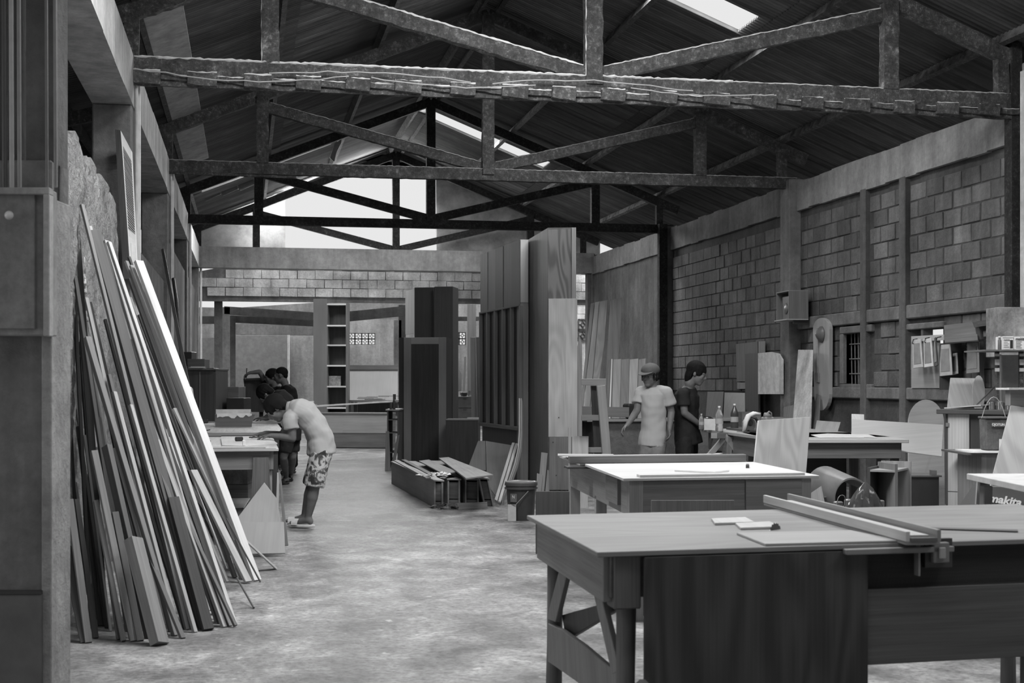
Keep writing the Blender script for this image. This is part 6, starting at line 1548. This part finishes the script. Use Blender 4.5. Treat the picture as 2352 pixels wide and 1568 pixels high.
a_, b_ = fp_(728, 28.3), fp_(889, 28.0); fr_ = frame(a_, yaw_of(a_, b_)); L = (b_ - a_).length; zt = P(800, 948, 28.2).z; zm = P(800, 994, 28.2).z
M().box(0, L, .02, .6, 0, zt - .02, (1, 0, 0), fr_).build('body', W_DK2, LCN)
M().box(0, L, .0, .02, zm, zt - .02, (1, 0, 0), fr_).build('pale_band', wood(.42, .15), LCN, label='pale upper band')
M().box(.55, L * .98, -.004, .0, zm + .002, zm + .2, (1, 0, 0), fr_).build('drawer_front', wood(.36, .15), LCN)
M().box(0, L, .005, .02, 0.02, zm, (1, 0, 0), fr_).build('plinth', W_RAIL, LCN)
M().box(-.02, L, -.02, .62, zt - .02, zt, (1, 0, 0), fr_).build('top_board', W_RAIL, LCN)
p0, p1 = P(640, 938, 26.5), P(905, 921, 27.0)
M().bar(p0, p1, .05, .03, (0, 0, 1)).build('long_lath', WHT, None, label='long white lath lying across the far counters', cat='strip')
TBK = thing('display_table', 'table at the far end before a large grey panel, strewn with laths', 'table', FL(860, 1020))
zq = P(860, 918, 29.6).z; a_ = fp_(799, 29.4); fr_ = frame(a_, -TH)
M().box(0, 1.15, 0, .9, zq - .04, zq, (1, 0, 0), fr_).build('tabletop', W_RAIL, TBK)
for x, y in ((.05, .05), (1.05, .05), (.05, .8), (1.05, .8)): M().box(x, x + .06, y, y + .06, 0, zq - .04, (0, 0, 1), fr_).build('leg', W_DK2, TBK)
random.seed(11)
for k in range(7):
    x = R(.1, .6); y = R(.05, .5); fq = frame(fr_(x, y, 0), -TH + R(-.35, .35))
    M().box(0, R(.35, .55), 0, .03, zq + .001 + .012 * k, zq + .012 + .012 * k, None, fq).build('loose_lath', (W_DK2, W_MID, W_RAIL, W_LT)[k % 4], None, label=['bottom lath', 'second lowest lath', 'third lowest lath', 'pale middle lath', 'dark lath third from the top', 'second lath from the top', 'topmost lath'][k] + ' of the heap on the far display table', cat='strip', group='laths heaped on the far table')
q = P(903, 920, 29.7); M().box(0, .06, 0, .06, zq + .001, P(905, 905, 29.7).z, None, frame((q.x, q.y, 0), 0)).build('clamp_post', BLK, None, label='black upright clamp at the right end of the far display table', cat='clamp')
leaner('grey_board', 'large smooth grey panel standing behind the far display table', [(800, 840), (914, 840), (914, 922), (800, 922)], 31.2, 30.6, .03, wood(.24, .06))
leaner('board_rail', 'grey rail along the top of the large smooth grey panel', [(799, 838), (915, 838), (915, 849), (799, 849)], 31.1, 31.1, .03, W_RAIL, ax=(1, 0, 0))
leaner('dark_board', 'dark opening panel under the far display table', [(800, 926), (914, 924), (914, 955), (800, 955)], 30.9, 30.9, .03, W_VD)
# back room wall boards
leaner('grey_board', 'large dark grey board hung on the back wall behind the workers', [(541, 770), (661, 770), (661, 890), (541, 890)], 36, 36, .04, flat(.3, .5))
leaner('plaster_slab', 'pale plastered wall slab right of the large dark grey board', [(664, 772), (724, 772), (724, 1005), (664, 1005)], 36.3, 36.3, .1, conc(.5, .2, .4))
leaner('pale_post', 'bright narrow post at the right edge of the dark grey board', [(660, 769), (665, 769), (665, 1000), (660, 1000)], 35.9, 35.9, .05, WHT)
leaner('grey_board', 'pale tall board at the far left of the back rooms', [(455, 775), (493, 775), (493, 930), (455, 930)], 34.5, 34.5, .03, flat(.3))
leaner('white_shelf_box', 'small white box on the bright counter left of the tall shelf unit', [(694, 922), (719, 921), (719, 928), (694, 929)], 28.4, 28.4, .15, WHT)
leaner('white_table_edge', 'bright counter edge left of the tall shelf unit', [(690, 931), (722, 929), (722, 940), (690, 941)], 28.3, 28.3, .4, W_LT)
CHR = thing('small_cabinet', 'small dark cabinet with a rail, held by the worker with the raised arm', 'cabinet', FL(585, 1030))
q4 = [P(559, 870, 20.8), P(606, 868, 20.8), P(606, 946, 20.6), P(568, 946, 20.6)]
M().slab(q4, .3, (0, 1, 0), (0, 0, 1)).build('body', W_VD, CHR)
M().slab([P(559, 869, 20.75), P(606, 867, 20.75), P(606, 872, 20.75), P(560, 874, 20.75)], .02).build('rail', W_RAIL, CHR)
M().slab([P(564, 905, 20.75), P(606, 905, 20.75), P(606, 908, 20.75), P(564, 908, 20.75)], .02).build('rail', W_RAIL, CHR)
for x in (572, 600):
    a_ = P(x, 946, 20.7); M().box(a_.x - .03, a_.x + .03, a_.y, a_.y + .06, 0, a_.z, (0, 0, 1)).build('leg', W_VD, CHR)
# torn hanging sheet at the left far roof
leaner('ceiling_rag', 'crumpled plastic strip hanging from the roof left of the bright gable', [(757, 362), (768, 330), (786, 318), (784, 328), (773, 350), (768, 372)], 25, 25, .02, flat(.3, .3), cat='rag')
for k in range(3):
    leaner('hanging_sheet', ['left', 'middle', 'right'][k] + ' piece of sagging plastic under the far left roof', [(465 + 40 * k, 447 - 12 * k), (500 + 40 * k, 432 - 12 * k), (507 + 40 * k, 446 - 12 * k), (472 + 40 * k, 462 - 12 * k)], 26.5, 26.5, .02, flat(.16, .25), cat='plastic sheet', group='sagging plastic under the roof')
# conduits and panel box at the near left pier
dnn = 5.40
def nb(px0, px1, py0, py1, d, dep, mat, nm, par, bev=.003):
    a_ = P(px0, py1, d); b_ = P(px1, py0, d); fr_ = frame((a_.x, a_.y, 0), -TH)
    return M().box(0, (V((b_.x, b_.y, 0)) - V((a_.x, a_.y, 0))).length, 0, dep, a_.z, b_.z, (0, 0, 1), fr_).build(nm, mat, par, bev=bev)
EB = thing('electrical_cabinet', 'grey wall-mounted panel box with a round pale knob at the left picture edge', 'panel box', P(50, 770, dnn))
GB = conc(.29, .25, .15, 2)
nb(-60, 108, 432, 770, 5.33, .12, GB, 'cabinet_body', EB, .004)
nb(-60, 113, 430, 446, 5.30, .05, conc(.45, .25, .15, 2), 'cabinet_flange', EB)
nb(99, 113, 446, 772, 5.30, .05, conc(.5, .25, .15, 2), 'cabinet_flange', EB)
nb(-60, 80, 446, 755, 5.315, .02, GB, 'cabinet_door', EB)
M().lathe(P(22, 495, 5.29), [(.0, 0), (.014, .002), (.017, .012), (.013, .022), (.004, .027)], 20, Matrix.Rotation(math.pi / 2, 3, 'X')).build('round_knob', flat(.8, .3), EB, smooth=2)
for k, (x, r_, v_, lab) in enumerate(((9, .010, .1, 'dark thin conduit, leftmost above the panel box'), (25, .009, .5, 'pale conduit above the panel box'), (43, .008, .3, 'grey conduit right of the pale one above the panel box'), (106, .006, .2, 'thin conduit at the right edge of the near pier'), (126, .007, .28, 'thin pipe running beside the near pier'))):
    y1 = 432 if k < 3 else 430
    M().tube([P(x + 2, y1, 5.36), P(x, -60, 5.36)], r_, 12).build('conduit_pipe', flat(v_, .4), None, smooth=2, label=lab, cat='pipe', group='conduits above the panel box')
# ================================================================ people
SKIN = flat(.15, .55, 0, .3); HAIR = flat(.012, .75, 0, .08)
def remesh(o, vox, sm=4, mod=None):
    r = o.modifiers.new('r', 'REMESH'); r.mode = 'VOXEL'; r.voxel_size = vox; r.use_smooth_shade = True
    s = o.modifiers.new('s', 'SMOOTH'); s.factor = .5; s.iterations = sm
    if mod:
        tx = bpy.data.textures.new('folds', 'CLOUDS'); tx.noise_scale = mod[1]; tx.noise_depth = 1
        d = o.modifiers.new('d', 'DISPLACE'); d.texture = tx; d.strength = mod[0]; d.mid_level = .3; d.texture_coords = 'LOCAL'
    dg = bpy.context.evaluated_depsgraph_get(); me = bpy.data.meshes.new_from_object(o.evaluated_get(dg))
    mt = o.data.materials[0]; old = o.data; o.modifiers.clear(); o.data = me; bpy.data.meshes.remove(old)
    me.materials.clear(); me.materials.append(mt); me.polygons.foreach_set('use_smooth', [True] * len(me.polygons))
    return o
def hand(m, wr, dirn, palm, curl=.5, side=1, spread=.25, s=1.0):
    d = V(dirn).normalized(); pn = V(palm); pn = (pn - d * pn.dot(d)).normalized(); ac = d.cross(pn) * side
    wr = V(wr); c = wr + d * .045 * s
    m.ell(c, (d * .05 * s, ac * .040 * s, pn * .017 * s), 14, 8)
    m.cap(wr - d * .02, wr + d * .015, .022 * s, .024 * s)
    for k, (o_, L) in enumerate(((-.030, .066), (-.010, .074), (.010, .070), (.029, .055))):
        b = wr + d * .082 * s + ac * o_ * s; a1 = curl * .6; a2 = curl * 1.4
        e1 = (d * math.cos(a1) + pn * math.sin(a1) + ac * o_ * spread * 12 * .25).normalized(); e2 = (d * math.cos(a2) + pn * math.sin(a2)).normalized()
        k1 = b + e1 * L * .5 * s; m.cap(b - e1 * .015, k1, .0095 * s, .0088 * s, 8); m.cap(k1, k1 + e2 * L * .5 * s, .0088 * s, .0072 * s, 8)
    b = wr + d * .03 * s - ac * .030 * s; e1 = (d * .75 - ac * .65 + pn * .3).normalized(); e2 = (d * .9 - ac * .1 + pn * .45).normalized()
    m.cap(b, b + e1 * .038 * s, .0125 * s, .0105 * s, 8); m.cap(b + e1 * .038 * s, b + e1 * .038 * s + e2 * .03 * s, .0105 * s, .0085 * s, 8)
def head(m, c, up, fw, s=1.0):
    up = V(up).normalized(); fw = V(fw); fw = (fw - up * fw.dot(up)).normalized(); sd = up.cross(fw)
    A = lambda x, y, z: V(c) + (sd * x + fw * y + up * z) * s
    def E(p, a, b, d): m.ell(A(*p), (sd * a * s, fw * b * s, up * d * s), 16, 10)
    E((0, -.012, .03), .074, .093, .085); E((0, .022, -.035), .060, .070, .075); E((0, .052, -.085), .034, .034, .026)
    E((0, .075, .018), .056, .018, .014); E((.0, .098, -.018), .012, .018, .020); m.cap(A(0, .080, .01), A(0, .100, -.016), .008 * s, .011 * s, 8)
    E((0, .082, -.052), .024, .012, .008); E((0, .080, -.063), .020, .012, .007)
    for q in (-1, 1):
        E((q * .036, .060, -.028), .020, .022, .024); E((q * .075, -.005, -.008), .009, .018, .030)
        E((q * .030, .081, -.001), .014, .010, .009)
    m.cap(A(0, -.02, -.05), A(0, -.035, -.12), .05 * s, .052 * s)
    return A
def hair(A, par, s=1.0, fringe=True, long=0.0, mat=HAIR, seed=1):
    random.seed(seed); m = M(); u = A(0, 0, 1) - A(0, 0, 0); f_ = A(0, 1, 0) - A(0, 0, 0); sd = A(1, 0, 0) - A(0, 0, 0)
    m.ell(A(0, -.020, .042), (sd * .089, f_ * .106, u * .094), 18, 12)
    m.ell(A(0, -.06, -.02), (sd * .075, f_ * .055, u * (.075 + long)), 16, 10)
    for k in range(34):
        t = R(-2.6, 2.6); x, y = math.sin(t) * .078, math.cos(t) * .088 - .015
        L = R(.03, .06) + (.02 if abs(t) > 1.2 else (.018 if fringe else -.01)) + long * (abs(t) > 1.5)
        m.cap(A(x * .75, y * .75, .085), A(x * 1.02, y * 1.04, .045), .02 * s, .016 * s, 7); m.cap(A(x * 1.02, y * 1.04, .045), A(x * 1.05, y * 1.08, .045 - L), .015 * s, .006 * s, 7)
    return remesh(m.build('hair', mat, par), .007, 1)
def eyes(A, par, s=1.0):
    for q in (-1, 1): m = M(); m.ell(A(q * .030, .086, -.003), [(A(*e) - A(0, 0, 0)) for e in ((.009, 0, 0), (0, .005, 0), (0, 0, .0035))], 10, 6); m.build('eye', HAIR, par, smooth=True)
WF = [1.0]
def rings(P0, Pm, P1, S_, prof):
    out = []; S_ = V(S_).normalized()
    for t, w_, dp in prof:
        c = P0 * (1 - t) ** 2 + Pm * 2 * t * (1 - t) + P1 * t * t
        tg = ((Pm - P0) * (1 - t) + (P1 - Pm) * t).normalized(); s_ = (S_ - tg * S_.dot(tg)).normalized(); f_ = tg.cross(s_)
        out.append((c, s_ * w_ * WF[0], f_ * dp))
    return out
BODY = [(-.12, .09, .07), (0, .14, .092), (.12, .13, .085), (.35, .115, .078), (.6, .13, .088), (.82, .15, .085), (.95, .11, .065), (1.0, .06, .05)]
def figure(label, root, j, shirt, pants, sleeve=.55, short=.95, hem=-.12, vox=.0075, shirt_name='shirt', pants_name='trousers', fold=(.016, .09), shoes=None, loose=1.14):
    t = thing('person', label, 'person', root); WF[0] = j.get('wf', 1)
    P0, P1 = V(j['pelvis']), V(j['neck']); Pm = V(j.get('mid', (P0 + P1) / 2)); S_ = V(j['side']).normalized()
    m = M(); m.loft(rings(P0, Pm, P1, S_, BODY), 20)
    A = head(m, j['head'], j['hup'], j['hfw'], j.get('hs', 1))
    m.cap(P1 - (P1 - Pm).normalized() * .02, V(j['head']) - V(j['hup']).normalized() * .06 - V(j['hfw']).normalized() * .015, .052, .05)
    for s in ('L', 'R'):
        sh, el, wr = [V(j[k + s]) for k in ('sh', 'el', 'wr')]
        m.cap(P1.lerp(sh, .35) - (P1 - Pm).normalized() * .03, sh, .055, .054); m.cap(sh, el, .050, .036); m.cap(el, el.lerp(wr, .35), .037, .036); m.cap(el.lerp(wr, .35), wr, .036, .023)
        hd, pn, cu, sd_ = j['hand' + s]
        hand(m, wr, hd, pn, cu, sd_, s=j.get('hhs', .95))
        hp, kn, an = [V(j[k + s]) for k in ('hp', 'kn', 'an')]
        m.cap(hp, kn, .085, .052); m.cap(kn, kn.lerp(an, .35), .050, .054); m.cap(kn.lerp(an, .35), an, .053, .032)
        tf = V(j['toe' + s]) - an; tf.z = 0; tf.normalize(); an0 = V((an.x, an.y, an.z))
        m.cap(an0 - V((0, 0, .01)), an0 - V((0, 0, .045)) - tf * .02, .034, .03); m.cap(an0 - V((0, 0, .03)), an0 + tf * .13 - V((0, 0, .055)), .036, .022); m.ell(an0 + tf * .15 - V((0, 0, .06)), (tf * .04, tf.cross(V((0, 0, 1))) * .042, V((0, 0, .016))))
    body = remesh(m.build('body', SKIN, t), vox, 2)
    # shirt
    k = loose; m = M()
    prof = [(hem, .168 * k, .122 * k), (0, .165 * k, .118 * k), (.15, .150 * k, .108 * k), (.4, .145 * k, .104 * k), (.65, .156 * k, .112 * k), (.85, .168 * 1.04, .105 * k), (.95, .11, .078), (.98, .085, .066)]
    m.loft(rings(P0, Pm, P1, S_, prof), 24)
    for s in ('L', 'R'):
        sh, el, wr = [V(j[q + s]) for q in ('sh', 'el', 'wr')]; e = sh.lerp(el, sleeve) if sleeve <= 1 else el.lerp(wr, sleeve - 1)
        m.cap(P1.lerp(sh, .4) - (P1 - Pm).normalized() * .03, sh, .056, .058); m.tube([sh, sh.lerp(e, .5), e], [.060, .060, .066], 16)
    remesh(m.build(shirt_name, shirt, t), vox, 2, fold)
    # trousers or shorts
    m = M(); m.loft(rings(P0, Pm, P1, S_, [(-.12, .12, .09), (-.03, .15, .103), (.1, .148, .10), (.2, .13, .09)]), 20)
    for s in ('L', 'R'):
        hp, kn, an = [V(j[q + s]) for q in ('hp', 'kn', 'an')]; e = hp.lerp(kn, short) if short <= 1 else kn.lerp(an, short - 1)
        if short <= 1: m.tube([hp, hp.lerp(e, .5), e], [.098, .092, .088], 16); m.ell(hp, ((.098, 0, 0), (0, .098, 0), (0, 0, .098)))
        else: m.ell(hp, ((.096, 0, 0), (0, .096, 0), (0, 0, .096))); m.tube([hp, kn, kn.lerp(e, .6), e], [.095, .07, .064, .062], 16)
    remesh(m.build(pants_name, pants, t), vox, 2, (.014, .07))
    for s in ('L', 'R'):
        an = V(j['an' + s]); tf = V(j['toe' + s]) - an; tf.z = 0; tf.normalize(); sd = tf.cross(V((0, 0, 1)))
        m = M(); c0 = V((an.x, an.y, max(0, an.z - .095))); z0 = c0.z; outl = []
        for q in range(20):
            t_ = 6.28318 * q / 20; x = math.cos(t_); outl.append(c0 + tf * (.065 + .135 * x) + sd * (.043 + .006 * x) * math.sin(t_))
        box_on(m, [V((p.x, p.y, 0)) for p in outl], z0, z0 + .022)
        so = m.build('sandal', shoes or flat(.5, .6), t, bev=.004)
        m = M()
        pts = [c0 + tf * (.12) + sd * .05 * math.cos(t_) + V((0, 0, .02 + .05 * math.sin(t_))) for t_ in [math.pi * q / 8 for q in range(9)]]
        for a_, b_ in zip(pts[:-1], pts[1:]): m.bar(a_, b_ + (b_ - a_) * .1, .06, .005, (a_ + b_) / 2 - (c0 + tf * .12))
        m.build('sandal_strap', shoes or flat(.5, .6), so)
    return t, A
cr = V((cs, -sn, 0)); cf = V((sn, cs, 0)); UP = V((0, 0, 1))   # picture right, away from the camera, up

# 1. worker bending over the left bench (faces left in the picture)
d = 12.75
def Q(px, py, dd=0): return P(px, py, d + dd)
j = dict(pelvis=Q(738, 1028), mid=Q(728, 946), neck=Q(664, 938), side=-cf * 1 + cr * .05,
         head=Q(634, 938), hup=(-cr * .62 + UP * .55 - cf * .05), hfw=(-cr * .55 - UP * .75 - cf * .12),
         shL=Q(668, 962, -.17), elL=Q(672, 1006, -.17), wrL=Q(624, 1000, -.16), shR=Q(668, 955, .17), elR=Q(650, 1000, .2), wrR=Q(612, 994, .14),
         handL=(-cr - UP * .1, -UP, .5, -1), handR=(-cr - UP * .1 - cf * .2, -UP, .5, 1),
         hpL=Q(736, 1045, -.09), knL=Q(722, 1118, -.10), anL=FL(706, 1212) + UP * .1, toeL=FL(670, 1212) + UP * .1,
         hpR=Q(738, 1042, .09), knR=Q(716, 1114, .12), anR=Q(700, 1190, .15), toeR=Q(662, 1200, .15))
j['anL'] = Q(708, 1190, -.06); j['anL'].z = .11; j['anR'].z = .11
t, A = figure('young man in a light polo shirt and patterned shorts bending over the left bench', FL(700, 1212), j, wood(.42, .06, .9), print_mat(.4), .5, .98, -.08, shirt_name='polo_shirt', pants_name='patterned_shorts', shoes=flat(.62, .6), loose=1.06, fold=(.035, .12))
hair(A, t, fringe=True, long=.02, seed=4); eyes(A, t)
m = M(); n0 = V(j['neck'])
m.loft(rings(V(j['pelvis']), V(j['mid']), V(j['neck']), V(j['side']), [(.95, .085, .075), (1.0, .075, .068), (1.04, .068, .062)]), 20); m.build('collar', wood(.42, .06, .9), t, smooth=True)
M().bar(Q(600, 1003, .0), Q(572, 1004, -.05), .012, .012).build('pencil', BLK, None, label='dark marking pencil in the hand of the bending worker', cat='pencil')

# 2. capped worker walking toward the left bench
d = 14.0
j = dict(wf=.78, pelvis=Q(1500, 1006), mid=Q(1503, 950, .0), neck=Q(1500, 887), side=cr * .95 - cf * .25,
         head=Q(1493, 862, -.03), hup=(UP - cr * .05 - cf * .12), hfw=(-cr * .55 - cf * .75 - UP * .35),
         shR=Q(1472, 900, .05), elR=Q(1463, 943, .0), wrR=Q(1441, 976, -.12), shL=Q(1529, 899, -.05), elL=Q(1542, 946, -.02), wrL=Q(1538, 984, -.1),
         handL=(-UP - cr * .05 - cf * .3, -cr, .7, -1), handR=(-UP * .6 - cr * .6 - cf * .2, cr, .9, -1),
         hpR=Q(1490, 1018, .0), knR=Q(1480, 1090, -.1), anR=FL(1470, 1180) + UP * .1, toeR=FL(1455, 1188), hpL=Q(1510, 1016, 0), knL=Q(1502, 1090, -.2), anL=FL(1505, 1195) + UP * .1, toeL=FL(1490, 1206))
t, A = figure('young man in a dark cap and loose white T-shirt walking behind the middle bench', FL(1490, 1190), j, wood(.37, .05, .9), flat(.16, .9), .62, 1.9, -.16, shirt_name='t_shirt', fold=(.026, .13), loose=1.05)
eyes(A, t)
m = M(); u = A(0, 0, 1) - A(0, 0, 0); f_ = A(0, 1, 0) - A(0, 0, 0); sdv = A(1, 0, 0) - A(0, 0, 0)
m.ell(A(0, -.055, -.01), (sdv * .074, f_ * .055, u * .07))
for k in range(14):
    t_ = -2.5 + 5.0 * k / 13
    if abs(t_) > .9: m.cap(A(math.sin(t_) * .078, math.cos(t_) * .09 - .015, .04), A(math.sin(t_) * .084, math.cos(t_) * .095 - .015, -.03 - R(0, .02)), .014, .008, 7)
remesh(m.build('hair', HAIR, t), .007, 1)
u = A(0, 0, 1) - A(0, 0, 0); f_ = A(0, 1, 0) - A(0, 0, 0); sdv = A(1, 0, 0) - A(0, 0, 0)
CAP = flat(.09, .8)
m = M(); m.ell(A(0, -.012, .052), (sdv * .093, f_ * .108, u * .074), 20, 12); m.cap(A(0, -.01, .124), A(0, -.01, .127), .008, .006); cap_o = remesh(m.build('cap', CAP, t), .007, 2)
m = M(); br = []
for q in range(11):
    a_ = math.pi * q / 10; br.append(A(.078 * math.cos(a_), .06 + .115 * math.sin(a_), .048 - .02 * math.sin(a_)))
m.slab(br, .006, -u); m.build('cap_brim', CAP, cap_o, bev=.002)

# 3. dark-shirted worker at the far bench, head bowed to the right
d = 14.3
j = dict(pelvis=Q(1580, 1004), mid=Q(1572, 950), neck=Q(1579, 890), side=-cf * .8 - cr * .55,
         head=Q(1600, 858, -.03), hup=(UP * .85 + cr * .30), hfw=(cr * .75 - UP * .5 - cf * .25),
         shR=Q(1569, 904, -.15), elR=Q(1572, 948, -.17), wrR=Q(1607, 974, -.12), shL=Q(1588, 900, .14), elL=Q(1592, 948, .15), wrL=Q(1618, 978, .1),
         handL=(cr - UP * .25, -UP, .5, 1), handR=(cr - UP * .3, -UP, .5, -1),
         hpR=Q(1573, 1018, -.09), knR=Q(1572, 1090, -.12), anR=FL(1568, 1178) + UP * .1, toeR=FL(1585, 1184), hpL=Q(1582, 1016, .09), knL=Q(1586, 1088, .1), anL=FL(1584, 1170) + UP * .1, toeL=FL(1602, 1176))
j['side'] = -j['side']
j['shR'], j['shL'], j['elR'], j['elL'], j['wrR'], j['wrL'] = j['shL'], j['shR'], j['elL'], j['elR'], j['wrL'], j['wrR']
t, A = figure('young man with thick black hair in a dark T-shirt working at the far bench', FL(1578, 1176), j, flat(.028, .9, 0, .1), flat(.03, .9, 0, .1), .62, 1.95, -.16, shirt_name='t_shirt', loose=1.06)
hair(A, t, fringe=True, long=.03, seed=14); eyes(A, t)

# 4. dark worker bending behind the first one (seen from behind)
d = 17.6
j = dict(pelvis=Q(668, 988), mid=Q(672, 925), neck=Q(628, 905), side=-cf + cr * .1, head=Q(610, 905), hup=(-cr * .75 + UP * .45), hfw=(-cr * .4 - UP * .8),
         shL=Q(634, 918, -.16), elL=Q(632, 950, -.14), wrL=Q(612, 962, -.1), shR=Q(634, 915, .16), elR=Q(628, 948, .16), wrR=Q(606, 960, .1),
         handL=(-cr, -UP, .5, -1), handR=(-cr, -UP, .5, 1),
         hpL=Q(662, 1000, -.09), knL=Q(651, 1050, -.1), anL=FL(657, 1112) + UP * .1, toeL=FL(640, 1114), hpR=Q(672, 1000, .09), knR=Q(672, 1048, .08), anR=FL(668, 1104) + UP * .1, toeR=FL(655, 1108))
t, A = figure('worker in dark clothes bending over the second left bench, behind the light polo shirt', FL(660, 1108), j, flat(.03, .9, 0, .1), flat(.035, .9, 0, .1), .5, .75, -.15, shirt_name='t_shirt', vox=.01, pants_name='shorts', shoes=flat(.03))
hair(A, t, seed=20, long=.0)
# 5. upright worker further back
d = 19.6
j = dict(pelvis=Q(668, 960), mid=Q(668, 925), neck=Q(656, 884), side=-cf * .9 + cr * .3, head=Q(645, 862), hup=(UP - cr * .22), hfw=(-cr - UP * .45),
         shL=Q(660, 894, -.15), elL=Q(660, 925, -.15), wrL=Q(640, 940, -.1), shR=Q(654, 892, .16), elR=Q(650, 922, .16), wrR=Q(632, 938, .1),
         handL=(-cr, -UP, .5, -1), handR=(-cr, -UP, .5, 1),
         hpL=Q(666, 972, -.09), knL=Q(664, 1028, -.09), anL=FL(662, 1090) + UP * .1, toeL=FL(648, 1092), hpR=Q(670, 972, .09), knR=Q(672, 1026, .09), anR=FL(674, 1086) + UP * .1, toeR=FL(660, 1088))
t, A = figure('short-haired worker in a dark shirt standing in profile behind the left benches', FL(668, 1088), j, flat(.02, .9, 0, .1), flat(.03, .9, 0, .1), .5, 1.9, -.1, shirt_name='t_shirt', vox=.01, shoes=flat(.03))
m = M(); u = A(0, 0, 1) - A(0, 0, 0); f_ = A(0, 1, 0) - A(0, 0, 0); sdv = A(1, 0, 0) - A(0, 0, 0)
m.ell(A(0, -.02, .038), (sdv * .078, f_ * .094, u * .082), 16, 10); m.ell(A(0, -.06, -.01), (sdv * .06, f_ * .04, u * .05)); remesh(m.build('hair', HAIR, t), .008, 1)
# 6. worker with the raised arm
d = 20.6
j = dict(pelvis=Q(640, 955), mid=Q(640, 920), neck=Q(632, 888), side=-cf * .6 + cr * .7, head=Q(624, 866), hup=(UP - cr * .15), hfw=(-cr - cf * .3 - UP * .5),
         shL=Q(643, 896, -.12), elL=Q(646, 922, -.12), wrL=Q(628, 935, -.2), shR=Q(616, 886, .1), elR=Q(596, 853, .05), wrR=Q(573, 856, .0),
         handL=(-cr, -UP, .5, -1), handR=(-cr - UP * .6, -cr * .3 - UP, 1.1, 1),
         hpL=Q(638, 965, -.09), knL=Q(640, 1018, -.09), anL=FL(640, 1078) + UP * .1, toeL=FL(626, 1080), hpR=Q(644, 965, .09), knR=Q(646, 1016, .09), anR=FL(648, 1075) + UP * .1, toeR=FL(634, 1078))
t, A = figure('worker with one arm stretched out over the small dark cabinet, behind the left benches', FL(644, 1078), j, flat(.02, .9, 0, .1), flat(.03, .9, 0, .1), .4, 1.9, -.1, shirt_name='t_shirt', vox=.01, shoes=flat(.03))
hair(A, t, fringe=False, seed=31)
M().bar(Q(566, 868, -.02), Q(567, 845, -.02), .02, .01).build('hand_tool', BLK, None, label='thin tool held in the outstretched hand at the back', cat='tool')
